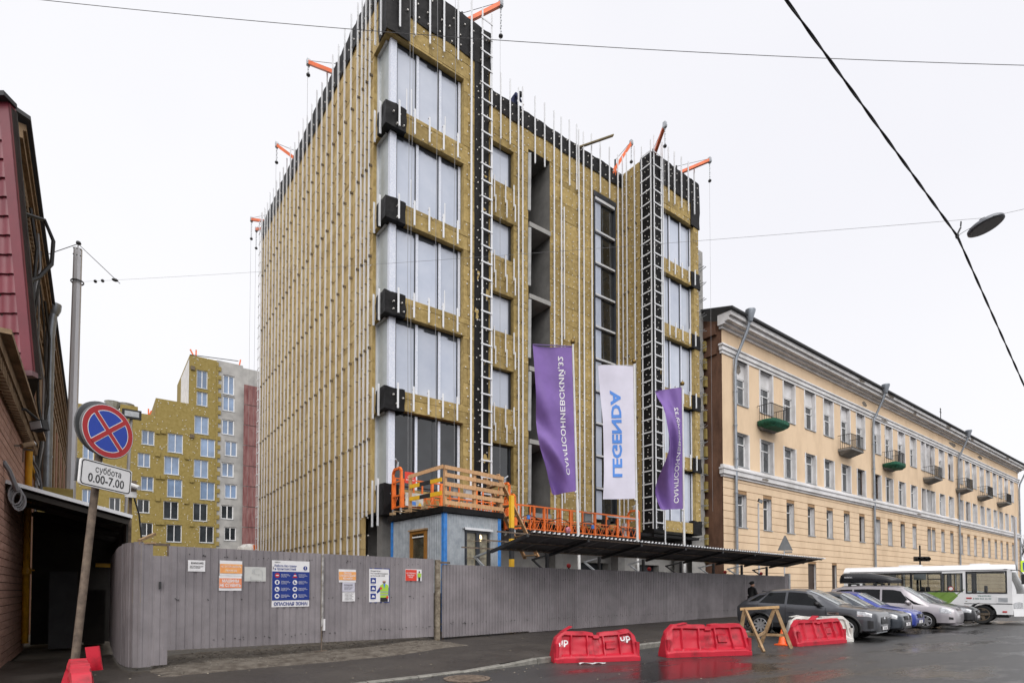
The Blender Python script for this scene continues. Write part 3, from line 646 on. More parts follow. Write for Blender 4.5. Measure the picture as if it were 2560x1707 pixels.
# stepped-back raw strip at the right end
b = MB(); b.wall((XR1, 19.62, 0), (1, 0, 0), (0, 0, 1), 1.3, 21.9, [(.12, .72, ZT[i] - .1, ZB[i] - .6) for i in range(1, 5)], (0, .3, 0)); b.face((XR1 + 1.3, 19.62, 0), (XR1 + 1.3, 23, 0), (XR1 + 1.3, 23, 21.9), (XR1 + 1.3, 19.62, 21.9)); b.face((XR1, 19.62, 21.9), (XR1 + 1.3, 19.62, 21.9), (XR1 + 1.3, 23, 21.9), (XR1, 23, 21.9))
b.build('raw_end_wall', conc, bl)
for i in range(1, 5):
    z0, z1 = ZT[i] - .1, ZB[i] - .6; b = MB(); b.box(XR1 + .12, XR1 + .72, 19.75, 19.78, z0, z1); wo = b.build('window', bglass, bl)
    b = MB(); b.box(XR1 + .12, XR1 + .17, 19.66, 19.76, z0, z1); b.box(XR1 + .67, XR1 + .72, 19.66, 19.76, z0, z1); b.box(XR1 + .12, XR1 + .72, 19.66, 19.76, z0, z0 + .05); b.build('frame', white_pvc, wo)
for i in range(5):
    b = MB(); b.box(XR1 + .06, XR1 + .62, 19.54, 19.61, ZB[i] - .55, (ZT[i - 1] - .15) if i else 21.2); b.build('insulation_slab', wool, bl)
z = 3.2
while z < 21.5:
    if random.random() < .8:
        b = MB(); b.box(XR1 + 1.2, XR1 + 1.36 + random.uniform(0, .1), 19.45, 19.60, z, z + .62); b.build('insulation_slab', wool_y, bl) if z < 16.2 else None
    z += 1.05
b = MB(); z = 3.6
while z < 21.6:
    for dx in (.2, .55, .85, 1.05): b.bar((XR1 + dx, 19.62, z + random.uniform(-.1, .1)), (XR1 + dx + .06, 19.25, z + random.uniform(0, .12)), .03)
    z += .95
o_ = b.build('anchor_pegs', galv, bl); o_['kind'] = 'stuff'
# ================================================================ corrugated fence and gates
def corr(p0, p1, z0, z1, pitch=.115, dep=.024, top=.45, out=-1, z0b=None, z1b=None):
    """trapezoid-profiled sheet from p0 to p1 (x,y)"""
    a, c = Vector((*p0, 0)), Vector((*p1, 0)); L = (c - a).length; d = (c - a) / L; n = Vector((d.y, -d.x, 0)) * (1 if out < 0 else -1)
    us = [(0, 0)]; u = 0
    while u < L:
        for du, h in ((pitch * (1 - top) * .5, 0), (pitch * (1 - top) * .5 + pitch * .10, 1), (pitch * (.9), 1), (pitch, 0)):
            if u + du < L: us.append((u + du, h))
        u += pitch
    us.append((L, 0)); m = MB(); z0b = z0 if z0b is None else z0b; z1b = z1 if z1b is None else z1b
    nz = 6
    def pt(k, j):
        u, h = us[k]; t = u / L; v = j / nz; p = a + d * u + n * (dep * h)
        w_ = .010 * noise.noise(Vector((p.x * .9, p.y * .9, v * 2.1))) + .004 * noise.noise(Vector((p.x * 5, p.y * 5, v * 6)))
        return Vector((p.x, p.y, lerp(lerp(z0, z0b, t), lerp(z1, z1b, t), v))) + n * w_
    vs = [pt(k, j) for j in range(nz + 1) for k in range(len(us))]; W_ = len(us)
    return m.add(vs, [(j * W_ + k, j * W_ + k + 1, (j + 1) * W_ + k + 1, (j + 1) * W_ + k) for j in range(nz) for k in range(W_ - 1)])
screw_m = steel_d
fr = thing('corrugated_fence', 'long grey corrugated metal fence running under the dark canopy', 'fence', (8.1, fenceY(8.1), 0))
x = 8.12; k = 0
FEND = 31.2
while x < FEND - .2:
    x1 = min(x + 1.13, FEND); off = .012 * (k % 2)
    zt = 2.34 + .02 * (x > 20) + random.uniform(-.008, .008); gap = .06 if x < 11.2 else .02
    corr((x, fenceY(x) - off), (x1 + .03, fenceY(x1 + .03) - off), pz(x, fenceY(x)) + gap, zt, z0b=pz(x1, fenceY(x1)) + gap).build('fence_sheet', fence_m, fr); x = x1; k += 1
x = 8.2
while x < FEND + .1:
    b = MB(); y = fenceY(x) + .06; b.box(x - .03, x + .03, y, y + .06, pz(x, y) - .2, 2.30); b.build('post', rust, fr); x += 2.75
b = MB()
for z in (.6, 1.9): b.bar((8.12, fenceY(8.12) + .04, z), (FEND, fenceY(FEND) + .04, z), .03, .05); 
b.build('rail', rust, fr)
b = MB(); b.box(FEND, FEND + .18, fenceY(FEND) - .04, fenceY(FEND) + .2, 0.1, 2.5); b.build('end_post', galv, fr)
b = MB()   # bolts in the sheets
for k in range(230):
    x = random.uniform(8.3, 30); z = random.choice((.62, 1.95, 1.93, .6, .62)) + random.uniform(-.03, .03); b.cyl((x, fenceY(x) - .005, z), (x, fenceY(x) - .035, z), .012, .01, 6)
o_ = b.build('fixing_screws', screw_m, fr); o_['kind'] = 'stuff'
GA, GB = Vector((1.20, 13.02, 0)), Vector((7.82, 14.17, 0)); GD = (GB - GA).normalized(); GN = Vector((GD.y, -GD.x, 0)); GL = (GB - GA).length
def gp(s, z, d=0): p = GA + GD * s + GN * d; return Vector((p.x, p.y, z))
def gate(s0, s1, label, n):
    g = thing('corrugated_gate', label, 'gate', gp((s0 + s1) / 2, 0)); L = (s1 - s0) / n
    for k in range(n):
        a, c = gp(s0 + L * k, 0, .008 * (k % 2)), gp(s0 + L * (k + 1) + (.03 if k < n - 1 else 0), 0, .008 * (k % 2))
        z0 = lambda s: .40 - .02 * s
        corr(a.xy, c.xy, z0(s0 + L * k), 2.475, pitch=.155, dep=.018, top=.5, z0b=z0(s0 + L * (k + 1))).build('gate_sheet', fence_m, g)
    b = MB()
    for z in (.55, 1.4, 2.3): b.bar(gp(s0 + .02, z, -.05), gp(s1 - .02, z, -.05), .04)
    for s in (s0 + .04, s1 - .04): b.bar(gp(s, .45, -.05), gp(s, 2.4, -.05), .04)
    b.build('gate_frame', rust, g)
    b = MB()
    for k in range(46):
        s = random.uniform(s0 + .1, s1 - .1); z = random.choice((.55, 1.4, 2.3)) + random.uniform(-.03, .03); b.cyl(gp(s, z, .0), gp(s, z, .03), .012, .010, 6)
    o = b.build('fixing_screws', screw_m, g); o['kind'] = 'stuff'
    return g
SJ = (GB.x - GA.x) and 3.28
g1 = gate(0.0, SJ - .02, 'left leaf of the grey metal gate with the blue safety poster', 3)
g2 = gate(SJ + .03, GL, 'right leaf of the grey metal gate with the vest worker poster', 3)
b = MB(); b.cyl(gp(SJ - .01, .62, .05), gp(SJ - .01, 2.44, .05), .028, n=8); b.build('lock_tube', M('chipped_grey_tube', (0.16, .15, .14), .6, scale=9, col2=(.42, .41, .40)), g2)
b = MB(); b.cyl(gp(SJ - .03, .12, .06), gp(SJ - .03, .72, .06), .011, n=6); b.bar(gp(SJ - .2, .13, .06), gp(SJ + .1, .14, .08), .018); b.build('drop_bolt', rust, g2)
b = MB(); b.obox(gp(SJ + .0, .62, .055), GD * .06, GN * .012, (0, 0, .28)); b.build('latch_plate', poster_w, g2)
# gate posts
gpst = thing('gate_post', 'weathered square gate post between gate and fence', 'post', (7.93, 14.16, 0))
b = MB(); b.box(-.06, .06, -.06, .06, 0, 2.46); b.build('shaft', M('peeling_post', (.10, .075, .05), .85, scale=8, col2=(.30, .26, .20), bump=.5, bscale=20), gpst, local=True)
b = MB(); b.box(-.45, .3, -.14, .1, 0.12, .15); b.build('base_plate', rust, gpst, local=True); b = MB(); b.box(-.06, .42, .0, .05, 2.36, 2.42); b.build('head_bar', rust, gpst, local=True)
# wicket and the bent end piece at the passage
wk = thing('wicket_panel', 'low narrow corrugated wicket with a black lock plate left of the gate', 'gate', (1.0, 13.0, 0))
corr((.92, 12.99), (1.2, 13.02), .12, 2.27, pitch=.155, dep=.013, top=.5).build('sheet', fence_m, wk)
b = MB(); b.box(1.035, 1.075, 12.955, 12.985, 1.62, 1.76); b.build('lock', steel_d, wk)
b = MB(); b.bar((.92, 13.06, 2.5), (1.22, 13.1, 2.5), .05); b.bar((1.2, 13.08, 2.2), (1.2, 13.08, 2.52), .05); b.build('frame', rust, wk)
ep = thing('fence_end', 'bent corrugated fence end turning into the dark passage', 'fence', (.7, 13.2, 0))
ptsE = [(.93, 12.99), (.74, 12.97), (.62, 13.05), (.52, 13.3), (.46, 13.75), (.42, 14.4), (.40, 15.5), (.40, 17.5), (.40, 20.5)]
for (p, q), zt in zip(zip(ptsE, ptsE[1:]), (2.52, 2.53, 2.52, 2.52, 2.5, 2.5, 2.5, 2.5)):
    corr(p, q, .10, zt, pitch=.155, dep=.012, top=.5).build('sheet', fence_m, ep)
b = MB(); b.bar((.7, 13.02, 2.55), (1.0, 13.6, 2.75), .05); b.bar((.7, 13.0, 2.5), (.98, 12.98, 2.52), .03); b.build('stay', wood_o, ep)
# ---- notices on the gate
def notice(name, label, s, z, w_, h, base, cat='notice', tilt=0.0, grp=None):
    """s,z: lower left corner on the gate; returns root and a local point function (a across, b up, both in metres)"""
    t = thing(name, label, cat, gp(s, z, .03), group=grp); u = GD * math.cos(tilt) + Vector((0, 0, math.sin(tilt))); v = Vector((0, 0, math.cos(tilt))) - GD * math.sin(tilt)
    b = MB(); N = 6
    b.grid(lambda a, c: gp(s, z, .026) + u * (w_ * a) + v * (h * c) + GN * (.006 * noise.noise(Vector((a * 3 + s, c * 3, z))) + .004), N, N); b.grid(lambda a, c: gp(s, z, .018) + u * (w_ * a) + v * (h * c), 1, 1, True)
    b.build('sheet', base, t, smooth=True)
    F = lambda a, c, d=0.0: gp(s, z, .038 + d) + u * a + v * c
    def rect(nm, a0, a1, c0, c1, mat, d=0.0): q = MB(); q.face(F(a0, c0, d), F(a1, c0, d), F(a1, c1, d), F(a0, c1, d)); return q.build(nm, mat, t)
    def disc(nm, a, c, r, mat, d=.001): q = MB(); q.face(*[F(a + r * math.cos(k * PI / 10), c + r * math.sin(k * PI / 10), d) for k in range(20)]); return q.build(nm, mat, t)
    def poly(nm, pts, mat, d=.001): q = MB(); q.face(*[F(a, c, d) for a, c in pts]); return q.build(nm, mat, t)
    def txt(body, a, c, size, mat, bold=.0, width=None, align='LEFT', d=.002): return lettering('lettering', body, size, mat, t, F(a, c, d), u, v, bold, align, width=width)
    return t, rect, disc, poly, txt
def gs(px, py):      # pixel on the gate plane -> (s, z)
    v = FW * FPX + RT * (px - CXP) - UP * (py - CYP); t = (GA - CAMP).dot(GN) / v.dot(GN); p = CAMP + v * t; return (p - GA).dot(GD), p.z
def gr(x0, y0, x1, y1):   # photo box -> s0,z0,w,h
    s0, z0 = gs(x0, y1); s1, z1 = gs(x1, y0); s2, z2 = gs(x0, y0); return s0, z0, s1 - s0, z2 - z0
z7 = lambda a, c: (300 + a / 5.227, 1360 + c / 5.227)
z8 = lambda a, c: (660 + a / 5.345, 1380 + c / 5.345)
def box7(a, c, d, e): return gr(*z7(a, c), *z7(d, e))
def box8(a, c, d, e): return gr(*z8(a, c), *z8(d, e))
s, z, w_, h = box7(882, 205, 1108, 352)
t, rect, disc, poly, txt = notice('paper_notice', 'small crumpled white paper notice near the left edge of the gate', s, z, w_, h, poster_w)
txt('ВНИМАНИЕ!', .04 * w_ + .04, h * .68, .05, ink, .02, width=w_ * .72)
for k, wd in enumerate((.78, .6)): txt('ВЕДЕТСЯ ВИДЕОНАБЛЮДЕНИЕ' if k == 0 else 'ВЪЕЗД ЗАПРЕЩЕН', .1 * w_, h * (.42 - .14 * k), .032, ink, .015, width=w_ * wd)
s, z, w_, h = box7(1296, 210, 1590, 408)
t, rect, disc, poly, txt = notice('orange_notice', 'upper yellow-orange notice with a torn print above the parking ban', s, z, w_, h, poster_w)
rect('print', .0, w_, h * .16, h * .78, poster_o); txt('НЕ ЗАГОРАЖИВАТЬ', w_ * .05, h * .55, .06, poster_w, 0, width=w_ * .9); txt('проезд', w_ * .25, h * .3, .06, sign_w, 0, width=w_ * .5)
s, z, w_, h = box7(1286, 410, 1582, 604)
t, rect, disc, poly, txt = notice('orange_notice', 'orange-red notice with white letters forbidding parking', s, z, w_, h, poster_w)
rect('print', .0, w_, h * .18, h * .84, poster_or); txt('МАШИНЫ', w_ * .13, h * .57, .085, poster_w, .03, width=w_ * .74); txt('НЕ СТАВИТЬ', w_ * .03, h * .27, .085, poster_w, .03, width=w_ * .94)
s, z, w_, h = box7(1618, 292, 1900, 482)
t, rect, disc, poly, txt = notice('site_plan', 'blank-looking white site plan left of the blue poster', s, z, w_, h, M('greyed_sheet', (.52, .52, .50), .5, var=.08))
b = MB()
for a0, c0, a1, c1 in ((.28, .1, .82, .1), (.28, .1, .28, .35), (.82, .1, .82, .7), (.36, .55, .36, .8), (.36, .8, .44, .8), (.44, .8, .44, .55), (.36, .55, .44, .55), (.5, .5, .72, .52), (.4, .9, .74, .92), (.74, .8, .82, .7)):
    q0, q1 = gp(s + a0 * w_, z + c0 * h, .045), gp(s + a1 * w_, z + c1 * h, .045); b.bar(q0, q1, .006, .002)
b.build('plan_lines', galv, t)
s, z, w_, h = box8(95, 105, 600, 732)
t, rect, disc, poly, txt = notice('safety_poster', 'large blue and white safety poster with round pictograms', s, z, w_, h, poster_w, cat='poster')
rect('blue_field', .0, w_, h * .145, h * .765, poster_b)
txt('Работа без травм', w_ * .06, h * .865, .072, poster_b, .012, width=w_ * .58); txt('и происшествий', w_ * .06, h * .80, .072, poster_b, .012, width=w_ * .56); txt('LEGENDA', w_ * .06, h * .955, .03, ink, .02)
txt('ОПАСНАЯ ЗОНА!', w_ * .05, h * .035, .10, poster_b, .03, width=w_ * .9)
disc('round_mark', w_ * .88, h * .85, w_ * .055, poster_b); rect('mark_bar', w_ * .872, w_ * .888, h * .845, h * .878, poster_w, .003); disc('mark_dot', w_ * .88, h * .832, w_ * .011, poster_w, .003)
for r in range(4):
    for c in range(2):
        a, cc = w_ * (.13 if c == 0 else .6), h * (.68 - r * .148)
        if r == 0 and c == 1: poly('red_triangle', [(a - .06, cc - .05), (a + .06, cc - .05), (a, cc + .06)], sign_r)
        else: disc('pictogram', a, cc, w_ * .062, sign_r if r == 0 else poster_w)
        if r == 0: rect('pictogram_bar', a - .032, a + .032, cc - .012, cc + .012, poster_w, .003)
        else:
            if (r + c) % 3 == 0: poly('pictogram_shape', [(a - .035, cc - .02), (a + .035, cc - .02), (a + .03, cc + .015), (a, cc + .035), (a - .03, cc + .015)], poster_b, .003)
            elif (r + c) % 3 == 1: poly('pictogram_shape', [(a - .02, cc - .035), (a + .02, cc - .035), (a + .02, cc), (a + .03, cc + .03), (a, cc + .035), (a - .025, cc + .02)], poster_b, .003)
            else: poly('pictogram_shape', [(a - .03, cc - .025), (a + .035, cc - .025), (a + .03, cc - .005), (a - .005, cc + .005), (a - .008, cc + .032), (a - .03, cc + .03)], poster_b, .003)
        for q, wd in enumerate((.2, .24, .15)): txt(('Работай', 'Проверь', 'Осторожно', 'Надень')[(r + q + c) % 4] + ' всегда', a + w_ * .1, cc + h * (.018 - .026 * q), .022, poster_w, .01, width=w_ * wd)
s, z, w_, h = box8(990, 225, 1220, 400)
t, rect, disc, poly, txt = notice('orange_notice', 'orange notice with three white lines right of the gate joint', s, z, w_, h, poster_w)
rect('print', .0, w_, h * .18, h * .82, poster_o); txt('ПРОЕЗД', w_ * .28, h * .63, .06, poster_w, .02, width=w_ * .44); txt('СТРОИТЕЛЬНОЙ', w_ * .04, h * .44, .06, poster_w, .02, width=w_ * .92); txt('ТЕХНИКИ', w_ * .22, h * .24, .06, poster_w, .02, width=w_ * .56)
s, z, w_, h = box8(1040, 403, 1204, 525)
t, rect, disc, poly, txt = notice('paper_notice', 'lilac-white paper sheet directly under the three-line orange notice', s, z, w_, h, M('lilac_paper', (.55, .54, .62), .6, var=.06))
txt('ВНИМАНИЕ!', w_ * .12, h * .68, .04, ink, .02, width=w_ * .7)
for k in range(3): txt('закрывайте ворота', w_ * .1, h * (.5 - .14 * k), .025, ink, .01, width=w_ * (.8 - .1 * k))
s, z, w_, h = box8(1040, 532, 1208, 655)
t, rect, disc, poly, txt = notice('paper_notice', 'lowest white paper sheet hanging in the column of three notices', s, z, w_, h, poster_w)
for k in range(5): txt('телефон охраны', w_ * .15, h * (.8 - .16 * k), .028, ink, .01, width=w_ * (.7 - .12 * (k % 2)))
s, z, w_, h = box8(1380, 208, 1670, 676)
t, rect, disc, poly, txt = notice('vest_poster', 'blue-framed poster with a drawn worker in a green safety vest', s, z, w_, h, poster_b, cat='poster')
rect('white_field', w_ * .04, w_ * .96, h * .025, h * .975, poster_w, .001)
txt('Водитель!', w_ * .1, h * .90, .05, ink, .01, width=w_ * .46, d=.004); txt('На стройплощадке', w_ * .1, h * .83, .05, ink, .01, width=w_ * .8, d=.004); txt('используй СИЗ', w_ * .1, h * .765, .05, ink, .01, width=w_ * .66, d=.004)
for k in range(3):
    c0 = h * (.56 - .225 * k); rect('icon', w_ * .1, w_ * .35, c0, c0 + h * .16, poster_b, .003); rect('icon_line', w_ * .1, w_ * .3, c0 - h * .028, c0 - h * .015, galv, .003)
    poly('icon_shape', [(w_ * .15, c0 + h * .045), (w_ * .31, c0 + h * .045), (w_ * .29, c0 + h * .09), (w_ * .2, c0 + h * .12)], poster_w, .005)
ax = w_ * .74
poly('worker_trousers', [(ax - w_ * .19, h * .03), (ax + w_ * .17, h * .03), (ax + w_ * .17, h * .16), (ax - w_ * .19, h * .16)], ink, .004)
poly('worker_sleeve', [(ax - w_ * .2, h * .47), (ax - w_ * .36, h * .32), (ax - w_ * .32, h * .27), (ax - w_ * .12, h * .38)], poster_b, .004); poly('worker_sleeve', [(ax + w_ * .16, h * .48), (ax + w_ * .21, h * .45), (ax + w_ * .21, h * .2), (ax + w_ * .15, h * .2)], poster_b, .004)
poly('worker_vest', [(ax - w_ * .19, h * .15), (ax + w_ * .18, h * .15), (ax + w_ * .2, h * .5), (ax + w_ * .08, h * .55), (ax - w_ * .08, h * .55), (ax - w_ * .2, h * .5)], hivis, .005)
for c0 in (.22, .3): poly('vest_band', [(ax - w_ * .19, h * c0), (ax + w_ * .18, h * c0), (ax + w_ * .18, h * (c0 + .03)), (ax - w_ * .19, h * (c0 + .03))], galv, .007)
poly('worker_shirt', [(ax - w_ * .05, h * .55), (ax + w_ * .05, h * .55), (ax, h * .42)], flag_blue, .007); disc('worker_face', ax - w_ * .01, h * .61, w_ * .075, skin, .006); poly('worker_beard', [(ax - w_ * .08, h * .6), (ax + w_ * .06, h * .6), (ax + w_ * .04, h * .565), (ax - w_ * .05, h * .565)], ink, .008)
poly('worker_helmet', [(ax - w_ * .1, h * .64), (ax + w_ * .09, h * .64), (ax + w_ * .07, h * .69), (ax - w_ * .01, h * .71), (ax - w_ * .08, h * .69)], sign_w, .009); disc('worker_glove', ax - w_ * .16, h * .42, w_ * .055, poster_r, .009); disc('worker_glove', ax + w_ * .14, h * .16, w_ * .055, poster_r, .009)
s, z, w_, h = box8(1880, 222, 2098, 382)
t, rect, disc, poly, txt = notice('red_notice', 'small red and white notice with a tiny worker near the gate post', s, z, w_, h, poster_w)
rect('print', .0, w_ * .68, h * .02, h * .95, poster_r); txt('ОСТОРОЖНО', w_ * .05, h * .6, .05, poster_w, .02, width=w_ * .56); txt('РАБОТАЕТ', w_ * .12, h * .42, .05, poster_w, .02, width=w_ * .42); txt('КРАН', w_ * .2, h * .26, .05, poster_w, .02, width=w_ * .24)
poly('figure', [(w_ * .78, h * .02), (w_ * .9, h * .02), (w_ * .9, h * .35), (w_ * .78, h * .35)], ink, .003); poly('figure_vest', [(w_ * .74, h * .33), (w_ * .94, h * .33), (w_ * .97, h * .66), (w_ * .72, h * .66)], hivis, .004); disc('figure_head', w_ * .84, h * .74, h * .08, skin, .005); disc('figure_helmet', w_ * .84, h * .79, h * .07, ink, .006)

# ================================================================ protective canopy over the pavement
cn = thing('canopy', 'dark corrugated protective canopy leaning out over the pavement', 'canopy', (20, 14, 0))
def cnear(x): return 12.24 + 0.067 * (x - 9.8)
def cfar(x): return fenceY(x) - .06
CX0, CX1 = 9.85, 30.7
def cz(t): return lerp(2.87, 3.22, t)      # t=0 at the fence, 1 at the street edge
x = CX0; k = 0
while x < CX1:
    x1 = min(x + 1.1, CX1); m = MB(); n_ = 11; pts = []
    for q in range(int((x1 - x) / .1) + 1):
        u = x + q * .1; h = (0, .0, .045, .045)[(q + k * 11) % 4] if False else (.045 if (q % 2) else 0.0); pts.append((u, h))
    pts.append((x1 + .02, 0))
    vs = []
    for t in (0, 1.02):
        for (u, h) in pts: vs.append((u + .14 * (1 - t), lerp(cfar(u), cnear(u), t), cz(t) + h))
    W_ = len(pts); m.add(vs, [(i, i + 1, W_ + i + 1, W_ + i) for i in range(W_ - 1)]); m.build('roof_sheet', zinc_d, cn); x = x1; k += 1
b = MB(); x = CX0 + .02
while x < CX1:
    y = cnear(x); b.add([(x, y - .05, cz(1.02) - .005), (x + .1, y - .05, cz(1.02) - .005), (x + .1, y - .05, cz(1.02) + .055), (x, y + .12, cz(.95) + .0), (x + .1, y + .12, cz(.95)), (x + .1, y + .12, cz(.95) + .05)], [(0, 1, 2), (3, 5, 4), (0, 3, 4, 1), (1, 4, 5, 2), (0, 2, 5, 3)]); x += .2
o_ = b.build('lit_rib_ends', alu_w, cn); o_['kind'] = 'stuff'  # white prisms: sky light on the sheet's rib undersides put into colour
for t in (.06, .5, .95):
    m = MB(); xs0 = CX0 - 1.15
    m.bar((xs0, lerp(cfar(CX0), cnear(CX0), t) - .075, cz(t) - .03), (CX1, lerp(cfar(CX1), cnear(CX1), t), cz(t) - .03), .045, .04); m.build('purlin', rust, cn)
px_ = [9.75] + [12.3 + 2.72 * k for k in range(7)]
for x in px_:
    m = MB(); m.bar((x + .13, cfar(x) + .0, cz(0) - .09), (x, cnear(x) + .03, cz(1) - .09), .08, .09); m.build('rafter', steel_d, cn)
    m = MB(); y = cfar(x) + .1; m.box(x + .09, x + .18, y, y + .09, .2, 2.84); m.build('post', steel_d, cn)
    m = MB(); m.bar((x + .13, y + .09, 2.78), (x + .13, y + .85, 2.66), .06); m.bar((x + .13, y + .85, 2.68), (x + .13, y + .12, 2.22), .06); m.build('bracket', galv if int(x) % 2 else steel_d, cn)
for i, x in enumerate((13.45, 18.2, 24.3, 28.0)):
    t = thing('warning_lamp', 'round red warning lamp on the fence, ' + ('first from the striped post', 'second from the striped post', 'third from the striped post', 'farthest one, by the yellow building')[i], 'lamp', (x, fenceY(x) + .02, 2.35), group='red lamps along the fence top')
    m = MB(); m.cyl((0, 0, -.05), (0, 0, .05), .03, n=8); m.build('socket', steel_d, t, local=True); m = MB(); m.blob((0, 0, .10), (.085, .085, .085), 12); m.build('globe', lampred, t, smooth=True, local=True)
# yellow-black post
p = U(1279, 1400, 1, 14.9); sp = thing('striped_post', 'upright yellow and black striped post at the canopy corner', 'post', (p.x, 14.9, 0))
zs = [0, .6, 1.2, 1.8, 2.35, 2.62, 2.95, 3.3, 3.66, 4.75]
for i, (a, c) in enumerate(zip(zs, zs[1:])): m = MB(); m.box(-.065, .065, -.065, .065, a, c); m.build('band', steel_d if i % 2 else yel, sp, local=True)
# ================================================================ guard cabin with roof railing
CA = R(4.6); cb = thing('guard_cabin', 'grey sheet-metal site cabin with blue corner posts on stilts', 'cabin', (8.74, 15.2, 0), CA)
CL, CD, CZ0, CZ1 = 2.28, 3.25, 1.5, 4.0
def lsheet(x0, y0, x1, y1, holes=None, name='wall_sheet'):
    a, c = Vector((x0, y0, 0)), Vector((x1, y1, 0)); L = (c - a).length; d = (c - a) / L; n = Vector((d.y, -d.x, 0)); m = MB(); u = 0
    while u < L - .01:
        u1 = min(u + .1, L); mid = (u + u1) / 2; segs = [(CZ0, CZ1)]
        for (h0, h1, z0, z1) in holes or []:
            if h0 < mid < h1: segs = [(CZ0, z0), (z1, CZ1)]
        for (z0, z1) in segs:
            q = [u, u + .06, u + .07, u + .09, u1]; hh = [0, 0, .014, .014, 0]
            for k in range(4): m.face(*[a + d * q[i] + n * hh[i] + Vector((0, 0, z)) for i, z in ((k, z0), (k + 1, z0), (k + 1, z1), (k, z1))])
        u = u1
    return m.build(name, greysheet, cb, local=True)
lsheet(0, 0, CL, 0, [(.8, 1.8, 1.6, 3.55)]); lsheet(0, CD, 0, 0, [(1.3, 2.3, 2.2, 3.55)]); lsheet(CL, 0, CL, CD); lsheet(CL, CD, 0, CD)
for (x, y) in ((0, 0), (CL, 0), (0, CD), (CL, CD)):
    m = MB(); sx, sy = (1 if x == 0 else -1), (1 if y == 0 else -1); m.box(min(x - .03 * sx, x + .1 * sx), max(x - .03 * sx, x + .1 * sx), min(y - .03 * sy, y + .1 * sy), max(y - .03 * sy, y + .1 * sy), .3, 4.02); m.build('corner_post', blue_p, cb, local=True)
m = MB(); m.box(-.1, CL + .1, -.1, CD + .1, 4.02, 4.2); m.build('roof', membrane, cb, local=True)
m = MB(); m.box(.0, CL, .0, CD, CZ0 - .12, CZ0); m.build('floor', steel_d, cb, local=True)
# side window (brown) : opening y = CD-2.3 .. CD-1.3
m = MB(); y0, y1, z0, z1 = CD - 2.3, CD - 1.3, 2.2, 3.55
for q in ((y0, y1, z1 - .1, z1), (y0, y1, z0, z0 + .1), (y0, y0 + .12, z0 + .1, z1 - .1), (y1 - .12, y1, z0 + .1, z1 - .1)): m.box(-.06, .05, *q)
wb = m.build('window', M('brown_window_frame', (.26, .115, .02), .5, var=.2), cb, local=True)
m = MB(); m.box(.01, .02, y0 + .12, y1 - .12, z0 + .1, z1 - .1); m.build('pane', M('foggy_pane', (.05, .05, .035), .08, var=.5, scale=3, ior=1.8), wb, local=True)
m = MB(); m.box(-.10, .02, y0 - .05, y1 + .05, z1, z1 + .05); m.build('flashing', wood_o, wb, local=True); m = MB(); m.box(-.035, -.015, y0 + .12, y1 - .12, z1 - .22, z1 - .18); m.build('inner_bar', white_pvc, wb, local=True)
# front window (dark double, lamp lit inside)
x0, x1, z0, z1 = .8, 1.8, 1.6, 3.55; m = MB()
for q in ((x0, x1, z1 - .1, z1), (x0, x1, z0, z0 + .08)): m.box(q[0], q[1], -.05, .05, q[2], q[3])
for q in ((x0, x0 + .06), (x1 - .06, x1), (1.24, 1.38)): m.box(q[0], q[1], -.05, .05, z0 + .08, z1 - .1)
wf = m.build('window', anth, cb, local=True)
lit = M('misted_lit_pane', (.12, .11, .08), .12, scale=3, col2=(.38, .34, .24), detail=8)
for q in ((x0 + .06, 1.24), (1.38, x1 - .06)): m = MB(); m.box(q[0], q[1], .01, .02, z0 + .08, z1 - .1); m.build('pane', lit, wf, local=True)
m = MB(); m.blob((1.44, -.0, 3.30), (.07, .012, .11), 10); m.build('lamp_glow', emis('warm_lamp', (1, .78, .42), 1.6), wf, smooth=True, local=True)
m = MB(); m.box(x0 - .08, x1 + .08, -.14, .02, z1 + .02, z1 + .05); m.box(x0 - .08, x1 + .08, -.145, -.135, z1 - .03, z1 + .02); m.build('flashing', alu, wf, local=True)
for z in (2.1, 2.62, 3.18): m = MB(); m.bar((x0, -.1, z), (x1, -.1, z), .018); m.build('window_bar', rust, wf, local=True)
# timber railing on the cabin roof
rl = thing('timber_railing', 'fresh timber guard railing standing on the cabin roof', 'railing', (8.74, 15.2, 4.2), CA)
def lb(p, q, w_, h, mat=wood, name='board', up=(0, 0, 1)): m = MB(); m.bar(p, q, w_, h, up); return m.build(name, mat, rl, local=True)
for x, y, h in ((0, -.05, 1.28), (1.15, -.05, 1.22), (2.28, -.05, 1.14), (-.04, 1.95, 1.20)): lb((x, y, -.04), (x, y, h), .09, .09, name='post')
for z in (.12, .42, .70, .98, 1.22): lb((-.05, -.11, z), (1.15, -.11, z * .985), .03, .13 if z < 1.2 else .12); lb((1.15, -.115, z * .985), (2.35, -.115, z * .955), .03, .13)
lb((-.08, -.05, 1.24), (-.08, 1.98, 1.22), .03, .12)
for z in (.42, .84):
    for k in range(3): lb((-.09, lerp(0, 1.9, k / 3), z + .01 * k), (-.09, lerp(0, 1.9, (k + 1) / 3), z + .01 * k + .01), .03, .13, (yel, steel_d, yel)[k], 'striped_board')
for k in range(5): lb((-.35 + .0 * k, .5 + k * .5, .08), (1.2, .5 + k * .5, .08), .12, .025, wood_o, 'pallet_board')
for y in (.5, 1.5, 2.5): lb((-.35, y - .05, .0), (-.35, y + .2, .0), .1, .09, wood_o, 'pallet_block')
st = thing('timber_stair', 'steep timber stair leaning from the cabin roof down to the right', 'stair', (11.0, 15.4, 0))
for dy in (0, .75):
    m = MB(); m.bar((10.9, 15.35 + dy, 5.5), (12.75, 15.45 + dy, 2.75), .045, .17, (0, 1, 0)); m.build('stringer', wood, st)
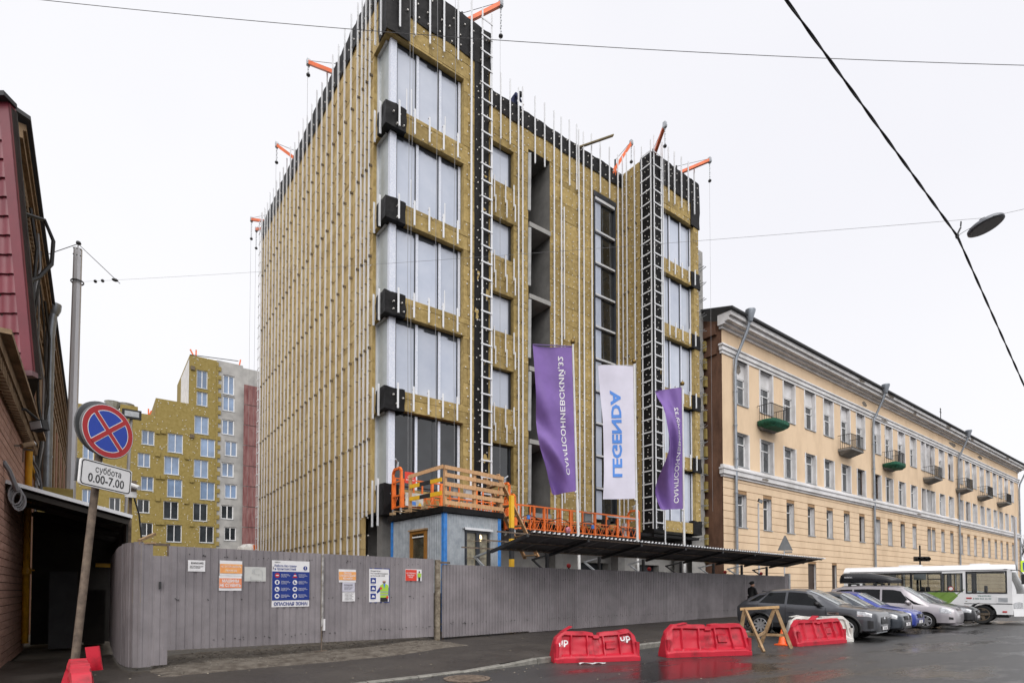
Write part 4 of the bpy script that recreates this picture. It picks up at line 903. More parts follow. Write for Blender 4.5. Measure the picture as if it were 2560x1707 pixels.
for k in range(8): u = k / 7.5 + .05; m = MB(); m.box(lerp(10.95, 12.7, u) - .1, lerp(10.95, 12.7, u) + .1, 15.4, 16.1, lerp(5.3, 2.8, u) - .02, lerp(5.3, 2.8, u) + .02); m.build('tread', wood_o, st)
# ================================================================ orange suspended cradles
def cradle(label, x0, x1, y0, y1, z0, sections, boxes):
    t = thing('suspended_cradle', label, 'work platform', ((x0 + x1) / 2, y0, z0)); W_ = x1 - x0
    m = MB(); m.box(x0, x1, y0, y1, z0 - .03, z0 + .02); m.build('deck', steel_d, t)
    for yy, top in ((y0, 1.0), (y1, 1.15)):
        for z in (.06, .52, top):
            m = MB(); m.bar((x0, yy, z0 + z), (x1, yy, z0 + z), .045); m.build('rail', orange, t)
        n = sections * 2
        for k in range(n + 1):
            x = lerp(x0 + .03, x1 - .03, k / n); m = MB(); m.bar((x, yy, z0), (x, yy, z0 + top), .09 if k % 2 == 0 else .05); m.build('upright', orange, t)
        m = MB(); q = int(W_ / .36)
        for k in range(q):
            xa, xb = lerp(x0, x1, k / q), lerp(x0, x1, (k + 1) / q); xm = (xa + xb) / 2
            m.cyl((xa, yy, z0 + .08), (xm, yy, z0 + .50), .014, n=5); m.cyl((xm, yy, z0 + .50), (xb, yy, z0 + .08), .014, n=5)
        m.build('lattice', orange, t)
    for x, s in ((x0 - .02, -1), (x1 + .02, 1)):
        m = MB(); zt = z0 + 1.42; arch = [(x, y0, z0), (x, y0, zt - .12), (x, y0 + .12, zt), (x, y1 - .12, zt), (x, y1, zt - .12), (x, y1, z0)]
        for a, c in zip(arch, arch[1:]): m.bar(a, c, .08, .08)
        for z in (.05, .45, .95): m.bar((x, y0, z0 + z), (x, y1, z0 + z), .05)
        ef = m.build('end_frame', orange, t)
        m = MB(); m.bar((x, (y0 + y1) / 2, zt), (x + .02, (y0 + y1) / 2, zt + .25), .06); m.bar((x, (y0 + y1) / 2, zt + .22), (x - .12 * s * -1, (y0 + y1) / 2 - .1, zt + .32), .05); m.build('rope_guide', galv, ef)
        for yy in (y0 + .02, y1 - .02):
            m = MB(); m.cyl((x - .02, yy, z0 - .16), (x + .02, yy, z0 - .16), .065, n=14); m.build('caster', white_pl, ef, smooth=False)
            m = MB(); m.box(x - .035, x + .035, yy - .03, yy + .03, z0 - .13, z0); m.build('caster_fork', galv, ef)
        m = MB(); m.cyl((x - .06 * s, y0 + .3, z0 + .4), (x - .38 * s, y0 + .3, z0 + .42), .11, n=12); m.box(min(x - .4 * s, x - .5 * s), max(x - .4 * s, x - .5 * s), y0 + .2, y0 + .42, z0 + .25, z0 + .6); m.build('hoist_motor', steel_d, ef)
    for (xa, za, w_, h, mat) in boxes:
        m = MB(); m.box(xa, xa + w_, y0 + .06, y0 + .24, z0 + za, z0 + za + h); m.build('control_box', mat, t)
    return t
lgbox = M('light_box', (.45, .46, .47), .5); dgbox = M('grey_box', (.22, .24, .25), .5)
c1 = cradle('orange suspended work cradle behind the timber railing', 8.62, 13.3, 17.95, 18.62, 4.48, 3, ((10.75, .45, .3, .7, dgbox), (11.3, .35, .28, .65, lgbox)))
m = MB(); m.box(8.70, 9.12, 17.87, 17.89, 5.35, 5.75); sg = m.build('red_sign', poster_r, c1); lettering('lettering', 'ВНИМАНИЕ', .06, poster_w, sg, (8.74, 17.865, 5.45), (1, 0, 0), (0, 0, 1), .02, width=.33); lettering('lettering', 'ЛЮЛЬКА', .05, poster_w, sg, (8.78, 17.865, 5.55), (1, 0, 0), (0, 0, 1), .02, width=.26)
m = MB(); m.box(8.72, 9.42, 17.86, 17.88, 4.55, 5.02); sg = m.build('white_sign', white_pl, c1); m = MB(); m.face((9.2, 17.855, 4.58), (9.36, 17.855, 4.58), (9.28, 17.855, 4.72)); m.build('warning_triangle', yel, sg); m = MB(); m.box(8.9, 9.12, 17.852, 17.858, 4.60, 4.72); m.build('blue_print', flag_blue, sg)
c2 = cradle('long orange suspended work cradle above the canopy edge', 13.62, 21.15, 17.95, 18.62, 4.05, 5, ((17.6, .42, .4, .65, dgbox), (18.8, .45, .42, .35, steel_d), (20.2, .1, .3, .62, lgbox)))
m = MB(); m.bar((18.9, 17.92, 4.98), (21.1, 17.92, 5.0), .06); m.build('cross_tube', galv, c2)
m = MB(); m.tube([(13.9 + .35 * k, 17.92, 4.55 + .14 * math.sin(k * 1.3)) for k in range(21)], .014, 5); m.build('power_cable', cable, c2)
for q in ((14.2, 4.5, flag_blue), (17.9, 4.35, flag_blue)): m = MB(); m.box(q[0], q[0] + .12, 17.86, 17.94, q[1], q[1] + .16); m.build('socket', q[2], c2)
m = MB(); m.blob((16.45, 17.9, 4.2), (.16, .08, .13), 8, .2); m.build('rag_bundle', M('pink_rag', (.5, .2, .25), .9, var=.5, scale=12), c2)
# ================================================================ flags
def flag(label, base, top, hdir, W_, H_, kfun, wave, mat, words, wmat, size, tw, s0, t0):
    base, top, hdir = Vector(base), Vector(top), Vector(hdir).normalized(); nrm = Vector((hdir.y, -hdir.x, 0))
    if nrm.dot(CAMP - top) < 0: nrm = -nrm
    t = thing('flag', label, 'flag', base); ax_ = (top - base)
    m = MB(); m.cyl(base, lerp(base, top, .45), .065, .055, 10); m.cyl(lerp(base, top, .45), top, .045, .035, 10); m.build('pole', pole_w, t, smooth=True, auto=40)
    m = MB(); m.blob(top + Vector((0, 0, .08)), .10, 12); m.cyl(top, top + Vector((0, 0, .25)), .03, .01, 6); m.build('finial', gold, t, smooth=True)
    tp = top - Vector((0, 0, .12)); down = (base - top).normalized()
    def S(s, q):
        p = tp + down * (H_ * q) + Vector((hdir.x, hdir.y, 0)) * (W_ * s * kfun(q) + .04); dz, dn = wave(s, q)
        return p + nrm * dn + Vector((0, 0, dz))
    m = MB(); m.grid(S, 44, 110); m.build('cloth', mat, t, smooth=True)
    m = MB(); m.bar(tp + Vector((0, 0, .02)), S(1, 0) + Vector((0, 0, .02)), .035); m.build('top_arm', M('arm_' + mat.name, (.10, .05, .2) if mat is flag_p else (.4, .4, .42), .5), t)
    def fn(a, bb):
        q = t0 - a / H_; s = s0 - bb / W_; p = S(s, q); e = .01
        du, dv = S(s + e, q) - p, S(s, q + e) - p; n = du.cross(dv).normalized(); n = n if n.dot(nrm) > 0 else -n; return p + n * .012
    me = lettering('lettering', words, size, wmat, t, (0, 0, 0), (1, 0, 0), (0, 1, 0), .012 if mat is flag_p else .035, width=tw, fn=fn)
    m = MB(); m.bar(S(0, 1), S(0, 1) + Vector((.05, -.02, -.18)), .03); m.blob(S(0, 1) + Vector((0, 0, -.05)), .06, 8); m.build('tie_weight', white_pl, t)
    return t
def wv1(s, q):
    e = q ** 1.5
    return (-.10 * s * (1 - s) - .10 * s * q * q, (.07 + .26 * e) * s * math.sin(7 * s + 5.5 * q + .4) + .15 * s * math.sin(15 * q + 4 * s) * sstep(.2, .5, q) + .07 * s * math.sin(27 * q + 11 * s) * sstep(.3, .6, q))
def wv2(s, q): return (-.05 * s * q, .06 * s * math.sin(4 * s + 4 * q) + .03 * s * math.sin(14 * q + 2))
def wv3(s, q): return (-.35 * s * (1 - q) * (q > .0) * sstep(.0, .08, q) * .3, .55 * s * math.sin(6.5 * q - .8) + .2 * s * math.sin(14 * q + 6 * s) + .12 * s * math.sin(11 * s + 9 * q))
flag('large purple flag with white lettering, nearest to the cabin', (15.0, 15.6, .15), (14.62, 15.6, 11.05), (-.80, .52, 0), 1.52, 5.55, lambda q: 1 - .06 * math.sin(3 * q) - .36 * sstep(.55, 1, q), wv1, flag_p, 'САМПСОНИЕВСКИЙ,32', poster_w, .27, 4.55, .36, .885)
flag('white flag with big blue letters between two purple flags', (18.35, 15.6, .15), (18.14, 15.6, 11.15), (-.80, .52, 0), 1.5, 5.6, lambda q: 1 - .12 * math.sin(2.6 * q), wv2, flag_w, 'LEGENDA', flag_blue, .62, 3.65, .70, .835)
flag('narrow twisted purple flag, farthest of the three', (21.5, 15.6, .15), (21.45, 15.6, 10.95), (-.80, .52, 0), 1.05, 5.55, lambda q: .72 + .28 * abs(math.cos(3.3 * q)) ** 1.5, wv3, flag_p, 'САМПСОНИЕВСКИЙ,32', poster_w, .25, 4.4, .34, .95)
# ================================================================ brick annexe and old building on the left
an = thing('brick_annexe', 'pink brick annexe with dark red tile-effect roof slope on the left', 'building', (-1.45, 15, 0))
b = MB(); b.box(-9, -1.49, 11.8, 19.6, 0, 5.6); b.build('wall', mortar, an)
z = 0.02; k = 0
while z < 5.2:
    b = MB(); j = random.uniform(0, .006); b.box(-1.495, -1.445 + j, 11.75, 19.6, z, z + .142); b.box(-9, -1.47, 11.75 - .04, 11.80, z, z + .142); b.build('brick_course', brick_m, an); z += .158
b = MB()
for z0, z1, o in ((5.2, 5.32, .06), (5.32, 5.42, .14), (5.42, 5.62, .22), (5.62, 5.7, .36)): b.box(-9, -1.45 + o, 11.7, 19.65, z0, z1)
b.build('cornice', brown_pl, an)
b = MB(); y = 11.8
while y < 19.5: b.box(-1.42, -1.26, y, y + .1, 5.20, 5.42); y += .22
o_ = b.build('dentils', brown_pl, an); o_['kind'] = 'stuff'
b = MB(); b.box(-9, -1.5, 12.0, 19.4, 5.7, 6.6); b.build('attic_wall', conc_d, an)
# steep red tile-effect slope (faces the camera, leaning back)
RB = Vector((-1.10, 16.38, 6.45)); RL = Vector((-.80, .60, 0)); RU = (Vector((-1.72, 17.35, 13.0)) - RB); rn = RL.cross(RU).normalized(); rn = rn if rn.dot(CAMP - RB) > 0 else -rn
def red(u, v, d): return RB + RL * u + RU * v + rn * d
rows = 14
for r in range(rows):
    b = MB(); v0, v1 = r / rows, (r + 1) / rows
    def f(a, c, v0=v0, v1=v1):
        u = .22 + a * 3.6; wv = abs(math.sin(u * PI / .21)) * .022
        return red(u, lerp(v0, v1, c), .045 * (1 - c) + wv + .01)
    b.grid(f, 60, 3); b.grid(lambda a, c, v0=v0: red(.22 + a * 3.6, v0, .045 * c + .02 + 0 * a), 40, 1); b.build('tile_row', red_tile, an, smooth=True, auto=40)
b = MB(); b.obox(red(0, 0, .06), RL * .24, rn * .02, RU); b.obox(red(0, 0, -.12), RL * .02, rn * .2, RU); b.build('verge_trim', red_tile, an)
b = MB(); b.obox(red(0, -.01, -.15), RL * 4, rn * .17, RU); b.build('slope_backing', soffit_d, an)
b = MB(); b.obox(red(-.02, -.015, -.02), RL * 4, rn * .16, RU.normalized() * .12); b.build('gutter', M('maroon_gutter', (.16, .09, .10), .4, var=.1), an)
b = MB(); b.add([red(-.05, -.02, 0), red(4, -.02, 0), Vector((-3.6, 19.2, 5.9)), Vector((-1.3, 17.6, 5.75))], [(0, 1, 2, 3)]); b.build('soffit', soffit_d, an)
b = MB(); b.obox(red(-.05, 1.0, -.1), RL * 4, rn * .35, RU.normalized() * .12); b.build('ridge_cap', roof_m, an)
# floodlight and camera on the annexe wall
fl = thing('wall_floodlight', 'small floodlight on a bent arm under the red roof slope', 'floodlight', (-1.4, 15.6, 5.0))
b = MB(); b.tube([(-1.42, 15.4, 5.35), (-1.2, 15.5, 5.4), (-1.0, 15.7, 5.25)], .03, 6); b.build('arm', steel_d, fl); b = MB(); b.obox((-1.12, 15.6, 4.98), (.22, -.16, .05), (.1, .12, .0), (-.03, 0, .2)); b.build('head', steel_d, fl); b = MB(); b.obox((-1.10, 15.58, 5.0), (.18, -.13, .04), (-.01, -.012, 0), (-.03, 0, .15)); b.build('lens', galv, fl)
cm = thing('wall_camera', 'pale surveillance camera on a bracket on the brick wall', 'camera', (-1.45, 16.6, 4.75))
b = MB(); b.bar((-1.45, 16.4, 4.78), (-1.28, 16.5, 4.82), .04); b.build('bracket', rust, cm); b = MB(); b.cyl((-1.33, 16.45, 4.80), (-1.14, 16.62, 4.92), .055, .06, 10); b.build('housing', brown_pl, cm); b = MB(); b.cyl((-1.145, 16.62, 4.915), (-1.12, 16.64, 4.93), .05, n=10); b.build('lens', sign_w, cm)
gpipe = thing('gas_pipe', 'yellow gas pipe running down the brick wall', 'pipe', (-1.38, 18.8, 0))
b = MB(); b.tube([(-1.36, 18.75, .25), (-1.36, 18.7, 5.2), (-1.36, 18.64, 5.38), (-1.42, 18.5, 5.45), (-1.5, 18.3, 5.45)], .075, 10); b.build('riser', gas, gpipe, smooth=True)
b = MB(); b.tube([(-1.36, 18.75, 4.9), (-1.4, 22, 4.75), (-1.5, 28, 4.7)], .05, 8); b.build('branch', gas, gpipe, smooth=True)
b = MB(); b.cyl((-1.36, 18.75, 2.0), (-1.36, 18.75, 2.15), .10, n=10); b.bar((-1.36, 18.75, 2.08), (-1.2, 18.7, 2.1), .03); b.build('valve', gas, gpipe)
b = MB(); b.box(-1.46, -1.25, 18.2, 18.26, 5.05, 5.1); b.box(-1.46, -1.42, 18.15, 18.21, 4.75, 5.1); b.build('bracket', rust, gpipe)
ob = thing('old_building', 'old brown plastered building with crumbling cornice behind the annexe', 'building', (-1.9, 30, 0))
EZ = 13.7
b = MB(); b.box(-14, -1.95, 18.6, 62, 0, EZ - .4); b.build('wall', brown_pl, ob)
y = 20.4; k = 0
while y < 60:
    b = MB(); b.box(-1.96, -1.80 + .02 * (k % 2), y, y + 1.1, 0, 10.6); b.build('pilaster', pink_pl if k % 2 == 0 else brown_pl, ob); y += 2.6; k += 1
for i, (z0, z1, o) in enumerate(((10.9, 11.2, .10), (11.2, 11.35, .16), (12.2, 12.45, .08), (12.45, 12.62, .18), (12.9, 13.05, .24), (13.05, 13.25, .34), (13.25, 13.42, .40))):
    b = MB(); b.box(-2.2, -1.95 + o, 18.55, 62, z0, z1); b.build('cornice_moulding', brown_pl, ob)
b = MB(); y = 18.6
while y < 60: b.box(-1.95, -1.70, y, y + .13, 12.64, 12.88); b.box(-1.95, -1.80, y + .02, y + .2, 11.8, 12.1) if int(y * 7) % 3 else None; y += .27
o_ = b.build('dentils', brown_pl, ob); o_['kind'] = 'stuff'
b = MB(); b.add([(-1.45, 18.3, 13.42), (-1.45, 62, 13.42), (-7, 62, 15.6), (-7, 18.3, 15.6), (-1.45, 18.3, 13.52), (-1.45, 62, 13.52), (-7, 62, 15.75), (-7, 18.3, 15.75)], [(0, 1, 2, 3), (4, 7, 6, 5), (0, 4, 5, 1), (0, 3, 7, 4)]); b.build('roof', roof_m, ob)
b = MB(); b.tube([(-1.5, 30, 13.4), (-1.55, 30, 12.9), (-1.6, 30, 12.2), (-1.6, 30, 4.5)], .16, 10); b.lathe([(.16, 0), (.24, .2), (.26, .45)], (-1.5, 30, 13.1), n=12)
for z in (7.1, 9.4, 11.6): b.lathe([(.175, 0), (.175, .06)], (-1.6, 30, z), n=12)
b.build('downpipe', pipe_m, ob, smooth=True, auto=40)
cbz = thing('wall_cables', 'tangled black and grey cables hanging along the old facade', 'cables', (-1.5, 24, 4))
for k in range(7):
    b = MB(); yy = 21 + k * 1.1; pts = [(-1.62 + .1 * math.sin(k + j * .9) + .06 * (j % 2), yy + .35 * math.sin(j * 1.1 + k), 12.6 - j * (1.0 + .05 * k)) for j in range(8)]; b.tube(pts, .028 if k % 3 else .045, 5); b.build('cable', cable if k % 3 != 1 else wire_g, cbz)
for k in range(3):
    b = MB(); b.tube([(-1.45, 19.6 + k * .3, 5.3), (-1.25, 20.2, 4.9 - .2 * k), (-1.2, 20.5 + .2 * k, 4.4), (-1.25, 20.8, 4.1), (-1.35, 20.9, 4.6), (-1.4, 21.3, 5.0)], .03, 5); b.build('cable', wire_g, cbz)
b = MB(); b.tube([(-1.55, 18.9, 11.3), (-1.2, 19.3, 11.5), (-1.02, 19.5, 11.1), (-1.05, 19.6, 10.5), (-1.3, 19.5, 10.0), (-1.6, 19.2, 9.6)], .05, 6); b.build('cable_loop', cable, cbz)
# ================================================================ dark passage shelter
sh = thing('passage_shelter', 'lean-to shelter with sheet roof over the dark passage', 'shelter', (-.4, 17, 0))
SA, SB = Vector((-1.44, 15.0, 3.74)), Vector((.66, 15.0, 3.20))
b = MB(); b.obox(SA, SB - SA, (0, 6.6, 0.25), (.01, 0, .05)); b.build('roof', roof_m, sh); b = MB(); b.obox(SA + Vector((0, -.015, -.01)), (SB - SA) * 1.005, (0, .014, 0), (.01, 0, .075)); b.build('roof_edge', alu, sh)
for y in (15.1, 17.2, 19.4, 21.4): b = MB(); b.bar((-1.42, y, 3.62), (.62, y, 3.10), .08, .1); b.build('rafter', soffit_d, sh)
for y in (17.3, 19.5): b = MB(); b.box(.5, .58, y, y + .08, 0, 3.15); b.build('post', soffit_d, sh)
b = MB(); b.box(-1.44, .62, 21.5, 21.56, 0, 3.9); b.build('shade_back_wall', soffit_d, sh); b = MB(); b.box(.58, .62, 15.3, 21.5, 2.4, 3.25); b.build('side_board', soffit_d, sh)  # back wall added to close the passage and keep it dark
b = MB(); b.box(-.95, -.35, 19.6, 20.0, 0, 2.1); b.build('cupboard', M('dark_cupboard', (.03, .03, .032), .6, var=.3), sh); b = MB(); b.box(-.2, .3, 20.6, 21.2, 0, 1.6); b.build('crate_stack', soffit_d, sh)  # near-black contents: the passage shade is put into their colour
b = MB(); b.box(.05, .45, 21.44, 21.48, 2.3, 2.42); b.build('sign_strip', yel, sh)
ins = thing('insulation_stack', 'perforated yellow insulation board standing above the shelter roof', 'board', (-.9, 22.3, 3.9)); b = MB(); b.box(-1.4, -.55, 22.2, 22.4, 0, 4.75); b.build('board', wool_y, ins)
cl = thing('cable_coil', 'grey cable coil hanging at the corner of the shelter roof', 'cable', (-1.3, 14.9, 3.5))
for k in range(4):
    b = MB(); b.tube([(-1.28 + .10 * math.cos(a) + .02 * k, 14.9 + .05 * math.sin(k), 3.50 + .19 * math.sin(a) - .04 * k) for a in [i * PI / 6 for i in range(13)]], .02, 5); b.build('loop', wire_g, cl)
b = MB(); b.tube([(-1.44, 14.6, 4.1), (-1.36, 14.7, 3.95), (-1.25, 14.9, 3.6)], .045, 6); b.build('tail', wire_g, cl)
# camera mast, floodlight mast, concrete-grey pole
cmst = thing('camera_mast', 'rusty mast with a white bullet camera behind the shelter', 'camera mast', (.72, 16.6, 0))
p = U(326, 1235, 1, 16.6); b = MB(); b.bar((p.x, 16.6, 0), (p.x, 16.6, p.z + .25), .07); b.build('mast', rust, cmst); b = MB(); b.box(p.x - .16, p.x + .12, 16.5, 16.58, p.z - .02, p.z + .33); b.build('plate', rust, cmst)
b = MB(); b.cyl((p.x - .05, 16.45, p.z + .22), (p.x + .16, 16.25, p.z + .12), .06, n=10); b.box(p.x - .12, p.x + .12, 16.42, 16.5, p.z - .1, p.z + .04); b.build('camera', sign_w, cmst)
b = MB(); b.tube([(p.x + .05, 16.5, p.z), (p.x + .18, 16.5, p.z - .5), (p.x + .25, 16.5, p.z - 1.2)], .02, 5); b.build('cable', cable, cmst)
fm = thing('floodlight_mast', 'slim grey mast with a square floodlight left of the far insulated block', 'floodlight', (1.3, 26, 0))
p = U(328, 1046, 1, 26); p2 = U(303, 1285, 1, 26); b = MB(); b.cyl((p2.x, 26, 0), (p.x, 26, p.z), .055, n=8); b.build('mast', polegrey, fm)
b = MB(); b.box(p.x - .3, p.x + .32, 25.8, 25.9, p.z - .05, p.z + .30); b.build('head', trim_b, fm); b = MB(); b.box(p.x - .22, p.x + .24, 25.78, 25.8, p.z + .02, p.z + .23); b.build('lens', galv, fm)
pl_ = thing('lighting_pole', 'tall faceted grey steel pole with a black cap and wires', 'pole', (-.6, 22.6, 0)); tp = U(195, 622, 1, 22.6)
b = MB(); b.cyl((U(172, 1240, 1, 22.6).x, 22.6, 0), (tp.x, 22.6, tp.z), .155, .115, 8); b.build('shaft', polegrey, pl_); b = MB(); b.cyl((tp.x, 22.6, tp.z), (tp.x, 22.6, tp.z + .12), .015, n=6); b.blob((tp.x + .01, 22.6, tp.z + .19), (.075, .075, .065), 8, .12); b.build('cap', cable, pl_)
b = MB(); zc = tp.z - 1.12
b.lathe([(.18, 0), (.18, .06)], (tp.x, 22.6, zc), n=8); b.build('clamp', steel_d, pl_)
for k in range(6): b = MB(); b.cyl((tp.x - .11 + .09 * (k % 3), 22.42, tp.z - .1 - .2 * (k // 3)), (tp.x - .11 + .09 * (k % 3), 22.39, tp.z - .1 - .2 * (k // 3)), .018, n=6); b.build('bolt', steel_d, pl_)
b = MB(); b.tube([(tp.x, 22.6, tp.z + .16), U(300, 709, 1, 22.2)], .012, 5); b.tube([(tp.x, 22.6, tp.z + .16), U(122, 635, 1, 23.2)], .012, 5); o_ = b.build('stay_wires', wire_g, pl_); o_['kind'] = 'stuff'
# ================================================================ no-stopping sign
sn = thing('road_sign', 'leaning rusty pole with round no-stopping sign and time plate', 'road sign', (-.2, 10.6, 0))
SN = Vector((.60, -.80, 0)).normalized(); SD = Vector((-SN.y, SN.x, 0)); SD = SD if SD.dot(RT) > 0 else -SD
pb, pt = Vector((-.24, 10.6, 0)), U(258, 1050, 1, 10.6)
b = MB(); b.cyl(pb, pt, .055, .05, 12); b.build('pole', rust, sn, smooth=True, auto=40)
sc0 = U(258, 1080, 1, 10.55) + SN * .10; SX = (SD * math.cos(R(-6)) + Vector((0, 0, math.sin(R(-6))))); SZ = Vector((0, 0, 1)) * math.cos(R(-6)) - SD * math.sin(R(-6)) * 1
def sd(a, c, d=0): return sc0 + SX * a + SZ * c + SN * d
def sdisc(name, r0, r1, mat, d, par):
    m = MB(); n = 48
    if r0 == 0: m.face(*[sd(r1 * math.cos(2 * PI * k / n), r1 * math.sin(2 * PI * k / n), d) for k in range(n)])
    else: m.add([sd(r * math.cos(2 * PI * k / n), r * math.sin(2 * PI * k / n), d) for r in (r0, r1) for k in range(n)], [(k, n + k, n + (k + 1) % n, (k + 1) % n) for k in range(n)])
    return m.build(name, mat, par)
m = MB(); m.lathe([(.0, -.03), (.41, -.03), (.41, .004), (.402, .006)], sc0, SN, 48); pdk = m.build('disc', sign_back, sn)
sdisc('white_rim', .0, .402, sign_w, .006, pdk); sdisc('red_ring', .318, .393, sign_r, .009, pdk); sdisc('white_line', .307, .318, sign_w, .0095, pdk); sdisc('blue_field', 0, .307, sign_b, .010, pdk)
for s_ in (1, -1):
    a1 = R(45 * s_ + 0); ux, uz = math.cos(a1), math.sin(a1)
    for wdt, mt, dd in ((.043, sign_w, .012), (.031, sign_r, .0145 + .001 * s_)):
        m = MB(); L_ = .320; q = [(ux * L_ - uz * wdt, uz * L_ + ux * wdt), (-ux * L_ - uz * wdt, -uz * L_ + ux * wdt), (-ux * L_ + uz * wdt, -uz * L_ - ux * wdt), (ux * L_ + uz * wdt, uz * L_ - ux * wdt)]
        if mt is sign_w: q = [(a * .955, c * .955) for a, c in q]
        m.face(*[sd(a, c, dd) for a, c in q]); m.build('cross_bar', mt, pdk)
pc = U(254, 1193, 1, 10.55) + SN * .10; PXv = (SD * math.cos(R(-3)) + Vector((0, 0, math.sin(R(-3))))); PZv = Vector((0, 0, 1)) * math.cos(R(-4)) - SD * math.sin(R(-4))
def pd(a, c, d=0): return pc + PXv * a + PZv * c + SN * d
def rrect(w_, h, r): return [(sx * (w_ - r) + r * math.cos(t), sy * (h - r) + r * math.sin(t)) for sx, sy, t0 in ((1, 1, 0), (-1, 1, 90), (-1, -1, 180), (1, -1, 270)) for t in [R(t0 + q * 22.5) for q in range(5)]]
m = MB(); m.prism(rrect(.40, .20, .05), lambda a, c: pd(a, c, -.03), SN * .036); pp = m.build('plate', sign_w, sn)
m = MB(); A_, B_ = rrect(.386, .186, .045), rrect(.371, .171, .038); n = len(A_); m.add([pd(a, c, .008) for a, c in A_] + [pd(a, c, .008) for a, c in B_], [(k, (k + 1) % n, n + (k + 1) % n, n + k) for k in range(n)]); m.build('black_border', ink, pp)
lettering('lettering', 'суббота', .14, ink, pp, pd(-.18, .035, .009), PXv, PZv, .004, width=.40); lettering('lettering', '0.00-7.00', .185, ink, pp, pd(-.28, -.125, .009), PXv, PZv, .012, width=.56)
bs = MB(); bs.lathe([(0, 0), (.41, 0), (.41, .03), (0, .03)], sc0 - SN * .17 + SD * .02 + Vector((0, 0, .06)), SN, 40); bs.build('rear_disc', sign_back, sn)
bs = MB(); q = pc - SN * .17 - SD * .02 + Vector((0, 0, .05)); d2 = SD; bs.obox(q - d2 * .34 - Vector((0, 0, .16)), d2 * .6, SN * .02, (0.02, 0, .34)); bs.build('rear_plate', sign_back, sn)
for z in (-.22, .18): m = MB(); m.lathe([(.065, 0), (.065, .05)], lerp(pb, pt, .92) + Vector((0, 0, z)), n=10); m.build('clamp', galv, sn)

# ================================================================ far insulated block
z4 = lambda a, c: (180 + a / 2.8, 840 + c / 2.8)
YF = 85.0
fb = thing('far_insulated_block', 'stepped yellow insulated block with blue panes at the end of the lane', 'building', (8, YF, 0))
q4 = lambda a, c: U(*z4(a, c), 1, YF)
wi = [(488, 660, 578, 760), (670, 683, 778, 815), (857, 560, 958, 685), (900, 718, 1003, 845), (873, 240, 950, 365), (873, 390, 950, 487), (460, 818, 548, 915), (645, 842, 752, 968), (853, 865, 955, 990), (483, 982, 572, 1080), (666, 1000, 773, 1127), (897, 1020, 1001, 1145), (456, 1142, 544, 1235), (640, 1155, 746, 1280), (848, 1170, 949, 1293), (480, 1305, 567, 1398), (662, 1318, 769, 1440), (892, 1328, 993, 1445), (75, 735, 155, 870), (70, 1070, 150, 1180), (240, 640, 330, 740), (260, 1130, 340, 1230)]
wc = [(1058, 275, 1138, 408), (1055, 422, 1140, 525), (1050, 585, 1136, 690), (1070, 735, 1157, 840), (1047, 885, 1134, 985), (1068, 1035, 1155, 1135), (1043, 1182, 1131, 1280), (1065, 1335, 1150, 1430)]
def holes_of(L): return [(q4(a, c).x, q4(d, c).x, q4((a + d) / 2, e).z, q4((a + d) / 2, c).z) for a, c, d, e in L]
HI, HC = holes_of(wi), holes_of(wc)
XA, XB, XC, XD, XE_, XF = -6.0, 6.1, 9.85, 13.1, 16.4, 22.0
for (xa, xb, zt, mat, hl) in ((XA, XB, 24.1, wool_y, HI), (XB, XC, 26.4, wool_y, HI), (XC, XD, 33.0, wool_y, HI), (XD, XE_, 33.1, bgconc, HC)):
    hh = [(h[0] - xa, h[1] - xa, h[2], h[3]) for h in hl if h[1] > xa and h[0] < xb]
    b = MB(); b.wall((xa, YF, 0), (1, 0, 0), (0, 0, 1), xb - xa, zt, hh, (0, .35, 0)); b.face((xa, YF, 0), (xa, YF, zt), (xa, YF + 14, zt), (xa, YF + 14, 0)); b.face((xa, YF, zt), (xb, YF, zt), (xb, YF + 14, zt), (xa, YF + 14, zt)); b.build('wall', mat, fb)
b = MB(); b.face((XC - .02, YF + .3, 26.4), (XC - .02, YF + .3, 32.6), (XC - .02, YF + 9, 32.6), (XC - .02, YF + 9, 26.4)); b.build('white_side_wall', plaster_w, fb)
darkpane = M('dark_far_pane', (.03, .035, .04), .1, var=.5, scale=.4, ior=1.7)
for k, h in enumerate(HI + HC):
    py = (wi + wc)[k][1]; b = MB(); b.box(h[0], h[1], YF + .22, YF + .26, h[2], h[3]); wo = b.build('window', bglass if py < 1100 else darkpane, fb)
    b = MB(); e = .09 if k < len(HI) else .13; xm = (h[0] + h[1]) / 2
    b.box(h[0], h[1], YF + .14, YF + .22, h[3] - e, h[3]); b.box(h[0], h[1], YF + .14, YF + .22, h[2], h[2] + e); b.box(h[0], h[0] + e, YF + .14, YF + .22, h[2] + e, h[3] - e); b.box(h[1] - e, h[1], YF + .14, YF + .22, h[2] + e, h[3] - e); b.box(xm - e / 2, xm + e / 2, YF + .14, YF + .22, h[2] + e, h[3] - e); b.build('frame', white_pvc, wo)
    b = MB(); b.box(h[0] - .05, h[1] + .05, YF - .06, YF + .2, h[2] - .06, h[2]); b.build('sill', galv, wo)
